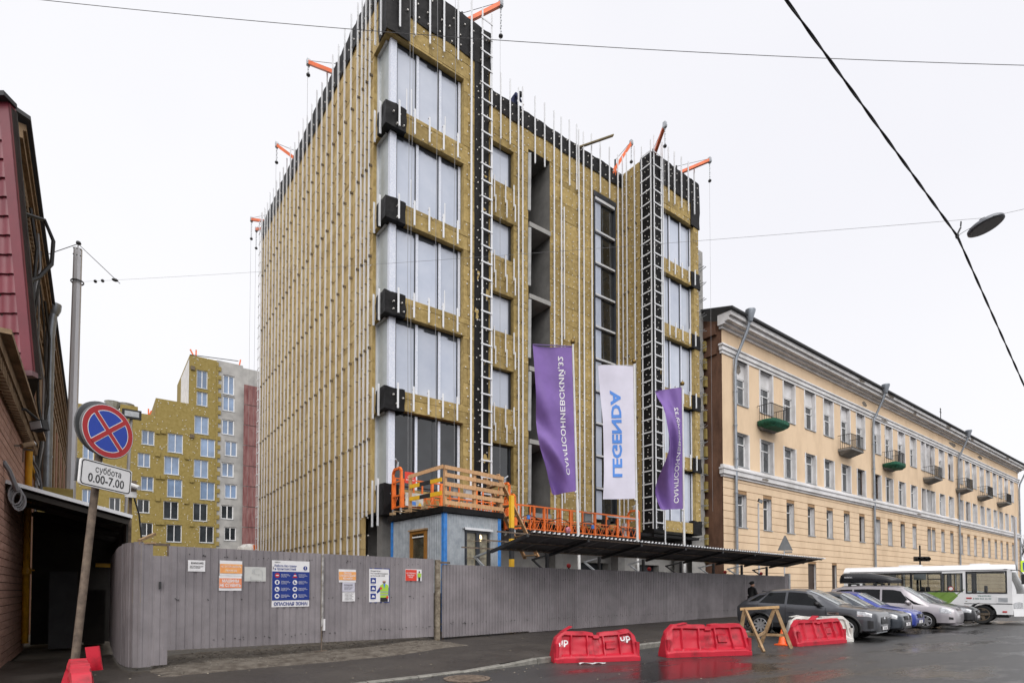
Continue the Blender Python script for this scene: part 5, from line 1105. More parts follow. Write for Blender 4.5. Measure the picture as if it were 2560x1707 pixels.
# toothed edge of the insulation
z = 7.0; k = 0
while z < 32.4: b = MB(); b.box(XD, XD + (.55 if k % 2 else .2), YF - .14, YF - .01, z, z + .58); b.build('insulation_slab', wool_y, fb); z += .6; k += 1
b = MB(); random.seed(3)
for k in range(900):
    x, z = random.uniform(XA, XD), random.uniform(6, 33)
    if (x < XB and z > 24) or (XB < x < XC and z > 26.3) or any(h[0] - .1 < x < h[1] + .1 and h[2] - .1 < z < h[3] + .1 for h in HI): continue
    b.box(x - .04, x + .04, YF - .05, YF - .005, z - .04, z + .04)
o_ = b.build('dowel_caps', cap_m, fb); o_['kind'] = 'stuff'
for a, c in ((600, 670), (640, 670), (600, 828), (805, 850), (600, 985), (635, 988), (838, 1010), (600, 1140), (800, 1160), (600, 1305), (632, 1305), (835, 1318), (845, 225), (840, 700)):
    p = q4(a, c); b = MB(); b.box(p.x - .25, p.x + .25, YF - .2, YF - .02, p.z - .25, p.z + .25); b.build('bracket_recess', bracket_m if c in (225, 700) else wool_y, fb)
z = 7.5
while z < 30:
    b = MB(); b.box(XE_, XE_ + 5.2, YF - .9, YF - .8, z, z + 2.75); b.build('hoist_panel', red_net, fb); z += 2.85
b = MB(); b.box(XE_, XF, YF, YF + 10, 0, 32.8); b.build('hoist_shaft', bgconc, fb)
for px, py in ((290, 455), (385, 470)):
    p = q4(px, py + 35); b = MB(); b.cyl((p.x, YF + 3, p.z - .6), (p.x, YF + 3, p.z + .3), .45, n=10); b.lathe([(.55, .3), (.95, 1.3), (.85, 1.3)], (p.x, YF + 3, p.z), n=12); b.build('roof_vent', galv, fb)
b = MB(); p = q4(450, 520); b.box(2.4, p.x + .2, YF + .5, YF + 8, 24.1, 25.0); b.build('roof_upstand', wool_y, fb)
for a0, c0, a1, c1 in ((875, 140, 835, 75), (875, 140, 877, 80), (1175, 215, 1190, 150), (535, 550, 560, 508), (540, 550, 540, 495)):
    b = MB(); b.bar(q4(a0, c0) + Vector((0, 1, -.3)), q4(a1, c1) + Vector((0, 1, 0)), .16); b.build('roof_davit', orange_a, fb)
b = MB(); b.bar(q4(825, 130), q4(1165, 190) + Vector((0, 0, .3)), .08); b.build('roof_rail', steel_d, fb)
# orange machine tops and sheeting in the yard
mc = thing('yard_machine', 'orange and white machine top showing above the left gate', 'machine', (7.2, 40, 0)); p = U(632, 1372, 1, 40)
b = MB(); b.box(p.x - .9, p.x + .7, 39.5, 41, 0, p.z - .1); b.blob((p.x - .2, 40, p.z - .1), (.8, .7, .45), 10); b.build('cowl', white_pl, mc, smooth=True, auto=40); b = MB(); b.box(p.x - .1, p.x + .6, 39.3, 39.6, p.z - .5, p.z + .25); b.build('arm', orange, mc)

# ================================================================ yellow apartment house
YY = 18.5; yx0, yx1 = 29.2, 96.6
ya = thing('yellow_house', 'long four-storey yellow plaster house with white cornice and balconies', 'building', (yx0, YY, 0))
cols = [31.2, 34.1, 37.0, 39.9, 42.7, 45.5, 48.2, 51.3, 53.8, 56.6, 59.4, 61.9, 63.2, 64.4, 67.0, 69.7, 72.8, 75.2, 77.6, 80.4, 82.9, 85.6, 88.1, 90.7, 93.4]
stair = {11, 12, 13}
H4, H3, H2, H1 = [], [], [], []
for i, x in enumerate(cols):
    hw = .52 if i in stair else .72
    H4.append((x - hw, x + hw, 12.75, 15.42)); H3.append((x - hw, x + hw, 9.0, 11.05)); H2.append((x - .52, x + .52, 5.35, 7.35)) if i not in stair or i != 11 else None
doors = [(39.3, 40.5), (42.9, 43.7), (56, 57), (70, 71)]
for d in doors: H1.append((d[0], d[1], .1, 3.4))
sh_ = lambda L, z0: [(h[0] - yx0, h[1] - yx0, h[2] - z0, h[3] - z0) for h in L]
b = MB(); b.wall((yx0, YY, 8.9), (1, 0, 0), (0, 0, 1), yx1 - yx0, 8.1, sh_(H4 + H3, 8.9), (0, .34, 0), 1); b.build('upper_wall', [plaster, plaster_w], ya)
# rusticated lower wall, course by course over a recessed joint plane
b = MB(); b.wall((yx0 + .03, YY + .035, 0), (1, 0, 0), (0, 0, 1), yx1 - yx0 - .03, 8.4, sh_([(h[0] + .03, h[1] + .03, h[2], h[3]) for h in H2 + H1], 0), (0, .36, 0), 1); b.build('joint_plane', [M('joint_shade', (.33, .20, .10), .9), plaster_w], ya)
z = .45; k = 0
while z < 8.15:
    z1 = min(z + .445, 8.2); m = MB(); g = .03
    segs = [(yx0, yx1)]; cuts = sorted([(h[0], h[1]) for h in H2 + H1 if h[2] < (z + z1) / 2 < h[3]]); u = yx0; sg_ = []
    for p_, q_ in cuts:
        if p_ > u: sg_.append((u, p_))
        u = max(u, q_)
    sg_.append((u, yx1))
    for p_, q_ in sg_: m = MB(); m.box(p_, q_, YY - .002, YY + .034, z, z1 - g); m.build('rustication_block', plaster, ya)
    z += .445
b = MB(); b.box(yx0 - .03, yx1, YY - .05, YY + .2, 0, .42); b.build('plinth', conc, ya)
for (z0, z1, o, mt) in ((8.2, 8.34, .08, plaster_w), (8.34, 8.62, .20, plaster_w), (8.62, 8.72, .26, plaster_w), (8.72, 8.9, .10, plaster_w), (15.42, 15.6, .06, plaster_w), (15.6, 15.85, .13, plaster_w), (15.85, 15.95, .2, plaster_w), (16.85, 17.0, .12, plaster_w), (17.0, 17.12, .35, plaster_w), (17.12, 17.35, .62, plaster_w), (17.35, 17.6, .78, plaster_w)):
    m = MB(); m.box(yx0 - min(o, .25), yx1 + .1, YY - o, YY + .1, z0, z1); m.build('moulding', mt, ya)
b = MB(); b.add([(yx0 - .4, YY - .95, 17.62), (yx1 + .4, YY - .95, 17.62), (yx1 + .4, YY + 6, 19.6), (yx0 - .4, YY + 6, 19.6), (yx0 - .4, YY - .95, 17.74), (yx1 + .4, YY - .95, 17.74), (yx1 + .4, YY + 6, 19.75), (yx0 - .4, YY + 6, 19.75)], [(3, 2, 1, 0), (4, 5, 6, 7), (0, 1, 5, 4), (1, 2, 6, 5), (3, 0, 4, 7)]); b.build('roof', roof_m, ya)
b = MB(); b.face((yx0, YY, 0), (yx0, YY, 17.3), (yx0, YY + 12, 17.3), (yx0, YY + 12, 0)); b.add([(yx0, YY, 17.3), (yx0, YY + 6, 19.6), (yx0, YY + 12, 17.3)], [(0, 1, 2)]); b.build('side_wall', brown_wall, ya)
for z0, z1, o in ((15.45, 15.9, .12), (16.6, 17.2, .2)): m = MB(); m.box(yx0 - o, yx0 + .02, YY + .3, YY + 8, z0, z1); m.build('side_moulding', brown_wall, ya)
wcols = [white_pvc, white_pvc, M('old_brown_frame', (.07, .04, .025), .6), white_pvc]
def ywin(h, k, low=False):
    x0, x1, z0, z1 = h; y = YY + .24 if not low else YY + .27; zt = z1
    mt = random.choice(wcols) if not low else random.choice([white_pvc, wcols[2], white_pvc])
    if not low and z1 > 12: zt = z1 - .95
    b = MB(); b.box(x0, x1, y + .05, y + .07, z0, zt); wo = b.build('window', wglass, ya); f = .07
    b = MB(); b.box(x0, x0 + f, y, y + .05, z0, zt); b.box(x1 - f, x1, y, y + .05, z0, zt); b.box(x0, x1, y, y + .05, zt - f, zt); b.box(x0, x1, y, y + .05, z0, z0 + f)
    b.box(x0, x1, y, y + .05, lerp(z0, zt, .68), lerp(z0, zt, .68) + .06); b.box(lerp(x0, x1, .45), lerp(x0, x1, .45) + .06, y, y + .05, z0, lerp(z0, zt, .68)); b.build('frame', mt, wo)
    if zt < z1: b = MB(); b.box(x0, x1, y - .02, y + .06, zt, z1); b.build('blind_panel', plaster_w, wo)
    b = MB(); b.box(x0 - .04, x1 + .04, YY - .06, y, z0 - .05, z0); b.build('sill', galv, wo)
    if random.random() < .55 and not low: b = MB(); b.box(x0 + .1, x0 + .1 + random.uniform(.2, .5), y + .042, y + .048, z0 + .1, zt - .1); b.build('curtain', M('curtain', (.35, .34, .32), .9), wo) if k < 12 else None
random.seed(11)
for k, h in enumerate(H4): ywin(h, k)
for k, h in enumerate(H3): ywin(h, k)
for k, h in enumerate(H2): ywin(h, k, True)
for k, h in enumerate(H4):   # white jamb strips beside the tall recesses
    for zz in ((12.75, 15.42), (8.92, 11.05)):
        for xx in (h[1] + .005, h[0] - .14): m = MB(); m.box(xx, xx + .135, YY - .03, YY + .01, *zz); m.build('jamb', plaster_w, ya)
for d in doors:
    m = MB(); m.box(d[0], d[1], YY + .16, YY + .22, .1, 3.4); do = m.build('door', M('brown_door', (.045, .028, .02), .6, var=.2), ya); m = MB(); m.cyl((d[0] + .12, YY + .12, 1.3), (d[0] + .12, YY + .16, 1.3), .05, n=8); m.build('handle', galv, do)
for x in (30.3, 50.2, 71.6, 96.3):
    m = MB(); m.tube([(x, YY - .16, .6), (x, YY - .16, 14.6), (x + .02, YY - .22, 15.3), (x + .3, YY - .8, 16.9), (x + .3, YY - .95, 17.4)], .09, 10); m.lathe([(.11, 0), (.14, .12), (.29, .6), (.29, .7), (.26, .7)], (x + .3, YY - 1.0, 17.3), n=14)
    for z in range(1, 15, 2): m.lathe([(.115, 0), (.122, .04), (.115, .08)], (x, YY - .16, z + .3), n=10)
    m.build('downpipe', pipe_m, ya, smooth=True, auto=50)
for i, x in enumerate((34.0, 45.2, 53.4, 62.8, 72.2, 79.6, 87.4)):
    zb = 12.0; m = MB(); m.box(x - 1.05, x + 1.05, YY - .95, YY + .02, zb - .14, zb); bo = m.build('balcony', conc_d, ya)
    m = MB(); m.add([(x - 1.0, YY - .9, zb - .14), (x + 1.0, YY - .9, zb - .14), (x + 1.0, YY, zb - .14), (x - 1.0, YY, zb - .14), (x - .8, YY - .1, zb - .42), (x + .8, YY - .1, zb - .42)], [(0, 1, 5, 4), (0, 4, 3), (1, 2, 5)])
    m.build('console', conc_d, bo)
    m = MB()
    for zz in (zb + .05, zb + 1.02): m.bar((x - 1.02, YY - .92, zz), (x + 1.02, YY - .92, zz), .035); m.bar((x - 1.02, YY - .92, zz), (x - 1.02, YY, zz), .035); m.bar((x + 1.02, YY - .92, zz), (x + 1.02, YY, zz), .035)
    for q in range(17): xx = lerp(x - 1.02, x + 1.02, q / 16); m.bar((xx, YY - .92, zb), (xx, YY - .92, zb + 1.02), .022)
    for q in range(1, 6):
        for sx in (-1.02, 1.02): m.bar((x + sx, YY - .92 + q * .15, zb), (x + sx, YY - .92 + q * .15, zb + 1.02), .022)
    m.build('balustrade', iron, bo)
    if i in (0, 2):
        m = MB()
        def nf(u, v, x=x, zb=zb):
            a = u * 2 * PI; e = 4; cx_, sx_ = math.cos(a), math.sin(a); k = (abs(cx_) ** e + abs(sx_) ** e) ** (-1 / e); p = Vector((x + 1.14 * k * cx_, YY - .5 + .62 * k * sx_, 0)); s_ = lerp(.75, 1.02, sstep(0, .5, v)); p.x = x + (p.x - x) * s_; p.y = YY - .5 + (p.y - YY + .5) * s_
            p.z = zb - .34 + .42 * v + .05 * noise.noise(Vector((p.x * 2, p.y * 2, v * 3))); return p
        m.grid(nf, 40, 6); m.add([nf(q / 40, 0) for q in range(40)], [tuple(range(40))]); m.build('green_netting', net_g, bo, smooth=True)
m = MB(); m.bar((68.5, YY + .4, 17.8), (68.5, YY + .4, 20.0), .06); m.bar((68.2, YY + .4, 19.6), (68.8, YY + .4, 19.6), .04); m.bar((68.3, YY + .4, 19.9), (68.7, YY + .4, 19.9), .04); m.build('antenna', iron, ya)
for k in range(6): m = MB(); m.bar((29.4 + k * .5, YY + 2.6, 18.6), (29.4 + k * .5, YY + 2.6, 19.6), .025); m.bar((29.4 + k * .5, YY + 2.6, 19.6), (29.9 + k * .5, YY + 2.6, 19.6), .025); m.build('roof_guard', iron, ya)
for x in (82, 92): m = MB(); m.box(x, x + .7, YY + 1.2, YY + 1.9, 17.8, 19.6); m.build('chimney', plaster_w, ya)

spall = M('spalled_plaster', (.10, .085, .07), .95, scale=6, col2=(.26, .23, .20), bump=.6, bscale=20)
random.seed(5)
for (sx_, sz_, w_, h_, yo) in ((46.5, 17.45, 1.3, .28, .786), (52.2, 17.45, 1.6, .3, .786), (58.0, 17.2, .9, .2, .626), (66.5, 17.45, 1.8, .3, .786), (70.5, 16.5, 2.2, .5, .004), (74, 17.45, 1.2, .3, .786), (80, 16.5, 1.8, .45, .004), (88, 17.45, 2.2, .3, .786), (52.6, 15.7, 1.6, .2, .136), (31.2, 15.0, .9, .7, -.215), (49.0, 16.4, 1.0, .5, .004), (33.5, 8.45, 1.1, .2, .206), (60.0, 8.45, 1.4, .2, .206)):
    m = MB(); n_ = 14; pts_ = [(sx_ + w_ / 2 * math.cos(2 * PI * k / n_) * random.uniform(.55, 1.1), sz_ + h_ / 2 * math.sin(2 * PI * k / n_) * random.uniform(.5, 1.0)) for k in range(n_)]
    m.prism(pts_, lambda a, c_: Vector((a, YY - yo - .006, c_)), (0, .02, 0)); m.build('spalled_patch', spall, ya)
# ================================================================ roof outriggers and cables on the main building
def outrigger(label, bp, tip, drop=1.0, cablez=None, mat=orange_a, w_=.15):
    bp, tip = Vector(bp), Vector(tip); t = thing('roof_outrigger', label, 'outrigger', bp, group='orange outriggers on the roof')
    back = bp + (bp - tip).normalized() * .8
    m = MB(); m.bar(back, tip, w_); m.build('arm', mat, t)
    m = MB(); m.bar(bp - Vector((0, 0, .45)), bp + Vector((0, 0, .1)), .1); m.build('foot', mat, t)
    m = MB(); d = (tip - bp).normalized(); m.box(tip.x - .08, tip.x + .08, tip.y - .08, tip.y + .08, tip.z - .12, tip.z + .14); m.cyl(tip - Vector((.06, 0, .05)), tip + Vector((.06, 0, -.05)), .12, n=10); m.build('pulley', galv, t)
    m = MB(); zc = tip.z - .1
    for k in range(int(drop / .12)): m.blob((tip.x + .02 * (k % 2), tip.y, zc - k * .12), (.03, .03, .045), 6)
    m.build('chain', galv, t)
    m = MB(); m.blob((tip.x, tip.y, zc - drop), (.1, .1, .08), 8); m.build('weight', steel_d, t)
    m = MB(); m.cyl((tip.x - .03, tip.y, cablez if cablez is not None else 4.5), (tip.x - .03, tip.y, tip.z), .007, n=4); m.build('rope', wire_g, t)
    m = MB(); m.cyl(bp + Vector((0, 0, .45)), tip + Vector((0, 0, .1)), .012, n=4); m.bar(bp, bp + Vector((0, 0, .5)), .07); m.build('tie', steel_d, t)
Zr = 25.45
OUT = [('tall orange roof outrigger on the highest corner, right of the ladder', (1155, 60), (1252, 11), 1.3, 6.0), ('orange roof outrigger on the long side nearest the tower', (841, 184), (771, 157), .5, 3.2), ('orange roof outrigger in the middle of the long side', (739, 398), (692, 363), .9, 3.2),
       ('upper of two close orange outriggers at the far side end', (670, 554), (629, 549), 1.2, 3.2), ('lower of two close orange outriggers at the far side end', (659, 571), (641, 574), 1.2, 3.2), ('orange outrigger above the dark glazed stair strip', (1538, 421), (1578, 358), 1.0, 6.0),
       ('steep orange outrigger behind the corner ladder of the right tower', (1633, 395), (1662, 313), 1.0, 6.0), ('long orange outrigger pointing right from the right tower', (1691, 436), (1774, 401), 1.1, 6.0)]
for lab, bp, tp_, dr, cz_ in OUT:
    B_ = U(bp[0], bp[1], 2, 25.25); 
    # the arm rises slightly; find its tip at a real reach of about two metres from the base
    best = None
    for k in range(60):
        T_ = U(tp_[0], tp_[1], 2, 25.2 + k * .05); d_ = abs((T_ - B_).length - 2.1)
        if best is None or d_ < best[0]: best = (d_, T_)
    outrigger(lab, B_, best[1], dr, cz_)
pk = thing('roof_plank', 'bare timber plank sticking out over the parapet', 'plank', U(1461, 364, 2, 25.2)); B_ = U(1461, 364, 2, 25.25); T_ = U(1533, 339, 2, 26.2); m = MB(); m.bar(B_ + (B_ - T_) * .4, T_, .16, .06); m.build('board', M('grey_plank', (.12, .10, .06), .8, col2=(.26, .20, .10), scale=4), pk)
for k, (px, z1) in enumerate(((779, 25), (690, 25.0), (735, 25.2))):
    yb = U(px, 350, 0, X0 + .4).y; t = thing('roof_board', ('upright timber sheet on the roof edge beside the near outrigger', 'timber sheet on the roof edge beside the middle outrigger', 'narrow timber sheet on the roof between two outriggers')[k], 'board', (X0 + .5, yb, 24.9)); m = MB(); m.box(X0 + .45, X0 + .49, yb - .4, yb + .4, 24.9, 26.1); m.build('panel', wood_o, t)
hc = thing('hoist_ropes', 'thin steel hoist ropes hanging in front of the corner windows', 'ropes', (9.4, 18.3, 25))
for (x, y, z0) in ((9.0, 18.3, 5.5), (9.15, 18.35, 5.6), (10.15, 18.3, 5.0), (11.0, 18.4, 5.3)):
    m = MB(); m.tube([(x + .03 * math.sin(k), y, lerp(25.6, z0, k / 8)) for k in range(9)], .008, 4); m.build('rope', wire_g, hc)
# ================================================================ overhead wires and street lamp
sw = thing('overhead_cable', 'thick twisted black cable crossing the sky on the right', 'cable', U(2395, 590, 2, 7.4))
A_, B_, C_ = U(1950, -20, 2, 8.6), U(2395, 592, 2, 7.35), U(2600, 1045, 2, 6.9); pts = []
A_ = CAMP + (FW * FPX + RT * (1940 - CXP) - UP * (-35 - CYP)) * (6.4 / FPX); B_ = CAMP + (FW * FPX + RT * (2393 - CXP) - UP * (590 - CYP)) * (9.2 / FPX); C_ = CAMP + (FW * FPX + RT * (2590 - CXP) - UP * (1030 - CYP)) * (12.8 / FPX)
for k in range(60): pts.append(lerp(A_, B_, k / 60))
for k in range(61): pts.append(lerp(B_, C_, k / 60))
for ph in (0, PI):
    m = MB(); m.tube([p + Vector((.006 * math.cos(i * .55 + ph), .006 * math.sin(i * .55 + ph), .006 * math.cos(i * .55 + ph + 1))) for i, p in enumerate(pts)], .010, 5); m.build('strand', cable, sw, smooth=True)
sw2 = thing('span_wire', 'thin span wire from the grey pole to the hanging lamp', 'wire', (tp.x, 22.6, zc)); LC = CAMP + (FW * FPX + RT * (2465 - CXP) - UP * (566 - CYP)) * (9.3 / FPX)
W0 = Vector((tp.x + .1, 22.5, zc + .03)); LT = CAMP + (FW * FPX + RT * (2462 - CXP) - UP * (545 - CYP)) * (9.3 / FPX); W2 = CAMP + (FW * FPX + RT * (2640 - CXP) - UP * (505 - CYP)) * (7.6 / FPX)
m = MB(); m.tube([lerp(W0, LT, k / 20) - Vector((0, 0, .28 * 4 * (k / 20) * (1 - k / 20) * .3)) for k in range(21)] + [W2], .0032, 4); m.build('wire', wire_g, sw2)
for k, u in enumerate((.03, .045, .07)): m = MB(); p = lerp(W0, LT, u) - Vector((0, 0, .02)); m.blob(p, (.09 if k == 2 else .05, .05, .05), 8); m.build('insulator', steel_d, sw2)
lp = thing('street_lamp', 'saucer-shaped grey street lamp hanging from the span wire', 'street lamp', LC); ln = (Vector((0, 0, 1)) + RT * -.22 + D0 * .12).normalized()
m = MB(); m.lathe([(.0, -.014), (.225, -.014), (.25, .0), (.25, .03), (.225, .055), (.12, .085), (.07, .125), (.0, .13)], LC, ln, 32); m.build('housing', M('lamp_grey', (.20, .21, .23), .4, metal=.4, var=.1), lp, smooth=True, auto=40)
m = MB(); m.lathe([(.0, -.017), (.22, -.017)], LC, ln, 32); m.build('diffuser', M('lamp_diffuser', (.22, .215, .21), .3), lp)
m = MB(); m.bar(LC + ln * .115 - RT * .06, LC + ln * .14 + RT * .07, .035); m.cyl(LC + ln * .07, LC + ln * .15, .035, n=8); m.build('clamp', steel_d, lp)
m = MB(); m.tube([LC - RT * .19, LC - RT * .3 - Vector((0, 0, .05)), B_], .004, 4); m.build('feed_wire', cable, lp)
hk = thing('wire_hanger', 'metal hanger strap tying the black cable to the span wire', 'hanger', B_); m = MB(); m.bar(B_ + Vector((0, 0, .02)), B_ + UPV * .14 + RT * .06, .02); m.bar(B_ + UPV * .16 + RT * .06, B_ + UPV * .24 + RT * .07, .035, .012); m.blob(B_, (.03, .03, .05), 6); m.build('strap', steel_d, hk)
w3 = thing('high_wire', 'long thin wire crossing the whole sky in front of the tower', 'wire', (0, 12, 18))
E0 = CAMP + (FW * FPX + RT * (-60 - CXP) - UP * (-18 - CYP)) * (13.5 / FPX); E1 = CAMP + (FW * FPX + RT * (1230 - CXP) - UP * (100 - CYP)) * (13.0 / FPX); E2 = CAMP + (FW * FPX + RT * (2640 - CXP) - UP * (166 - CYP)) * (12.5 / FPX)
m = MB(); q = []
for k in range(41):
    u = k / 40; q.append(E0 * ((1 - u) * (1 - 2 * u)) + E1 * (4 * u * (1 - u)) + E2 * (u * (2 * u - 1)))
m.tube(q, .009, 4); m.build('wire', wire_g, w3)
# ================================================================ vehicles
def interp(keys, x):
    if x <= keys[0][0]: return keys[0][1:]
    for a, c in zip(keys, keys[1:]):
        if x <= c[0]:
            t = (x - a[0]) / (c[0] - a[0]); return tuple(lerp(p, q, t) for p, q in zip(a[1:], c[1:]))
    return keys[-1][1:]
def poly_at(pts, f):
    d = [0]
    for a, c in zip(pts, pts[1:]): d.append(d[-1] + math.dist(a, c))
    t = f * d[-1]
    for i in range(len(pts) - 1):
        if t <= d[i + 1] + 1e-9:
            k = 0 if d[i + 1] == d[i] else (t - d[i]) / (d[i + 1] - d[i]); return (lerp(pts[i][0], pts[i + 1][0], k), lerp(pts[i][1], pts[i + 1][1], k))
    return pts[-1]
def wheel_meshes(Rw, wd, spokes, rimmat, cap=False):
    m = MB(); h = wd / 2; ri = Rw * .68
    m.lathe([(ri, -h * .8), (Rw * .93, -h), (Rw * .99, -h * .7), (Rw, -h * .3), (Rw, h * .3), (Rw * .99, h * .7), (Rw * .93, h), (ri, h * .8)], (0, 0, 0), (0, 1, 0), 32); t = m.mesh('tyre', tyre, True, 30)
    m = MB(); m.lathe([(ri, -h * .75), (ri * .95, -h * .7), (ri * .92, -h * .2), (.0, -h * .1)], (0, 0, 0), (0, 1, 0), 28); m.mi = 1
    m.lathe([(ri * 1.01, -h * .82), (ri * .93, -h * .86), (ri * .90, -h * .7)], (0, 0, 0), (0, 1, 0), 28)
    for k in range(spokes):
        a = 2 * PI * k / spokes; d = Vector((math.cos(a), 0, math.sin(a))); s_ = Vector((-d.z, 0, d.x)); w0 = ri * (.9 / spokes + .06)
        m.add([d * .05 - s_ * w0 + Vector((0, -h * .72, 0)), d * .05 + s_ * w0 + Vector((0, -h * .72, 0)), d * ri * .95 + s_ * w0 * .75 + Vector((0, -h * .8, 0)), d * ri * .95 - s_ * w0 * .75 + Vector((0, -h * .8, 0)), d * .05 - s_ * w0 + Vector((0, -h * .3, 0)), d * .05 + s_ * w0 + Vector((0, -h * .3, 0)), d * ri * .95 + s_ * w0 * .75 + Vector((0, -h * .4, 0)), d * ri * .95 - s_ * w0 * .75 + Vector((0, -h * .4, 0))],
              [(0, 1, 2, 3), (0, 3, 7, 4), (1, 5, 6, 2)])
    m.lathe([(.0, -h * .78), (.045, -h * .78), (.055, -h * .5)], (0, 0, 0), (0, 1, 0), 12)
    r = m.mesh('rim', [trim_b, rimmat], True, 35)
    return t, r
class Car:
    def __init__(s, label, cat, loc, head, keys, paint, axles, Rw, trackw, spokes=7, cladding=None):
        s.K = keys; s.L = keys[-1][0]; s.t = thing('parked_car', label, cat, loc, head, group='cars parked nose out along the kerb'); s.paint = paint
        N = 64; m = MB(); rings = []
        xs = sorted(set([k[0] for k in keys] + [s.L * i / N for i in range(N + 1)]))
        sec0 = None
        for x in xs:
            h = s.sec(x); ring = [(x, -p[0], p[1]) for p in h] + [(x, p[0], p[1]) for p in h[-2:0:-1]]; rings.append(ring)
        n = len(rings[0]); vs = [v for r in rings for v in r]
        fs = [(i * n + k, i * n + (k + 1) % n, (i + 1) * n + (k + 1) % n, (i + 1) * n + k) for i in range(len(rings) - 1) for k in range(n)]
        fs += [tuple(range(n - 1, -1, -1)), tuple((len(rings) - 1) * n + k for k in range(n))]
        m.add(vs, fs); me = m.mesh('body', [paint, trim_b], True)
        bm = bmesh.new(); bm.from_mesh(me); bmesh.ops.recalc_face_normals(bm, faces=bm.faces); bm.to_mesh(me); bm.free()
        tmp = bpy.data.objects.new('tmp', me); COL.objects.link(tmp); cut = MB()
        for ax in axles: cut.cyl((ax, -3, Rw), (ax, -.52, Rw), Rw * 1.17, n=28); cut.cyl((ax, .52, Rw), (ax, 3, Rw), Rw * 1.17, n=28)
        cme = cut.mesh('cut', trim_b); bm = bmesh.new(); bm.from_mesh(cme); bmesh.ops.recalc_face_normals(bm, faces=bm.faces); bm.to_mesh(cme); bm.free()
        co = bpy.data.objects.new('cut', cme); COL.objects.link(co)
        md = tmp.modifiers.new('b', 'BOOLEAN'); md.object = co; md.operation = 'DIFFERENCE'; md.solver = 'EXACT'
        try: md.material_mode = 'TRANSFER'
        except Exception: pass
        dg = bpy.context.evaluated_depsgraph_get(); res = bpy.data.meshes.new_from_object(tmp.evaluated_get(dg))
        bpy.data.objects.remove(tmp); bpy.data.objects.remove(co)
        for p in res.polygons: p.use_smooth = True
        res.set_sharp_from_angle(angle=R(32)); s.body = put('body', res, s.t, True)
        tm, rm = wheel_meshes(Rw, .22, spokes, rim_m)
        for ax in axles:
            for sd_ in (-1, 1):
                o = put('wheel', tm, s.t, True, loc=(ax, sd_ * trackw, Rw), rot=(0, 0, 0 if sd_ < 0 else PI)); put('rim', rm, o, True)
        if cladding:
            for ax in axles:
                for sd_ in (-1, 1):
                    m = MB(); pts = []; 
                    for k in range(25):
                        a = PI * (-.08 + 1.16 * k / 24); pts.append((ax + Rw * 1.2 * math.cos(a), 0, Rw + Rw * 1.2 * math.sin(a)))
                    m.tube([(p[0], sd_ * (s.halfw(p[0], p[2]) - .012), p[2]) for p in pts if p[2] > .2], .045, 6); m.build('arch_trim', trim_b, s.t, smooth=True, local=True)
    def sec(s, x):
        zb, zs, zt, wb, ws, wt = interp(s.K, x); g = min(1, max(.05, (zt - zs) / .3)); wm = max(wb, ws) + .015
        return [(0, zb), (wb * .85, zb), (wb, zb + .07), (wm, lerp(zb, zs, .5)), (ws + .012, zs - .07), (ws - .012, zs), (lerp(ws, wt, .52), lerp(zs, zt, .55)), (wt + .02 * g, zt - .07 * g), (wt * .72, zt - .016 * g), (0, zt)]
    def halfw(s, x, z):
        h = s.sec(min(max(x, 0), s.L)); best = h[3][0]
        for a, c in zip(h[2:6], h[3:7]):
            if a[1] <= z <= c[1]: return lerp(a[0], c[0], (z - a[1]) / max(1e-6, c[1] - a[1]))
        return best
    def side(s, x, f, e=.006):
        p = poly_at(s.sec(x)[2:6], f); return p[0] + e, p[1]
    def gh(s, x, f, e=.006):
        p = poly_at(s.sec(x)[5:8], f); return p[0] + e, p[1] + e * .3
    def top(s, x, k, e=.008):
        h = s.sec(x); p = poly_at([h[9], h[8], h[7]], abs(k)); return math.copysign(p[0], k), p[1] + e
    def patch(s, name, mat, fn, nu=10, nv=5, both=True):
        for sd_ in ((-1, 1) if both else (-1,)):
            m = MB()
            def f(a, c): x, y, z = fn(a, c); return Vector((x, sd_ * y, z))
            m.grid(f, nu, nv, flip=(sd_ > 0)); m.build(name, mat, s.t, smooth=True, local=True)
    def side_window(s, x0b, x1b, x0t, x1t, f0=.1, f1=.88, mat=None):
        def fn(a, c): x = lerp(lerp(x0b, x1b, a), lerp(x0t, x1t, a), c); y, z = s.gh(x, lerp(f0, f1, c)); return x, y, z
        s.patch('window', mat or carglass, fn)
    def screen(s, x0, x1, kw=.86, mat=None, name='windscreen'):
        m = MB()
        def f(a, c): x = lerp(x0, x1, c); y, z = s.top(x, lerp(-kw, kw, a)); return Vector((x + .006, y, z))
        m.grid(f, 12, 8); m.build(name, mat or scrglass, s.t, smooth=True, local=True)
    def box(s, name, x0, x1, y0, y1, z0, z1, mat): m = MB(); m.box(x0, x1, y0, y1, z0, z1); return m.build(name, mat, s.t, local=True)
    def seam(s, x, f0=.02, f1=1.0, dx=0.0):
        s.patch('door_seam', trim_b, lambda a, c: (x + dx * c + (a - .5) * .014, *s.side(x + dx * c, lerp(f0, f1, c), .004)), 1, 8)
    def handle(s, x, f=.72):
        y, z = s.side(x, f); s.box('door_handle', x - .11, x + .11, -y - .035, -y, z - .02, z + .02, s.paint); s.box('door_handle', x - .11, x + .11, y, y + .035, z - .02, z + .02, s.paint)
    def mirror(s, x, mat=None):
        for sd_ in (-1, 1):
            y, z = s.gh(x, .12); m = MB(); m.blob((x - .05, sd_ * (y + .13), z + .07), (.10, .13, .085), 12); m.bar((x, sd_ * y, z), (x - .02, sd_ * (y + .1), z + .03), .05); m.build('mirror', mat or s.paint, s.t, smooth=True, local=True)
    def headlight(s, x0, x1, f0, f1, mat=None):
        s.patch('headlight', mat or lamp_c, lambda a, c: (lerp(x0, x1, a), *s.side(lerp(x0, x1, a), lerp(lerp(f0, f0 + .06, a), f1, c), .008)), 10, 4)
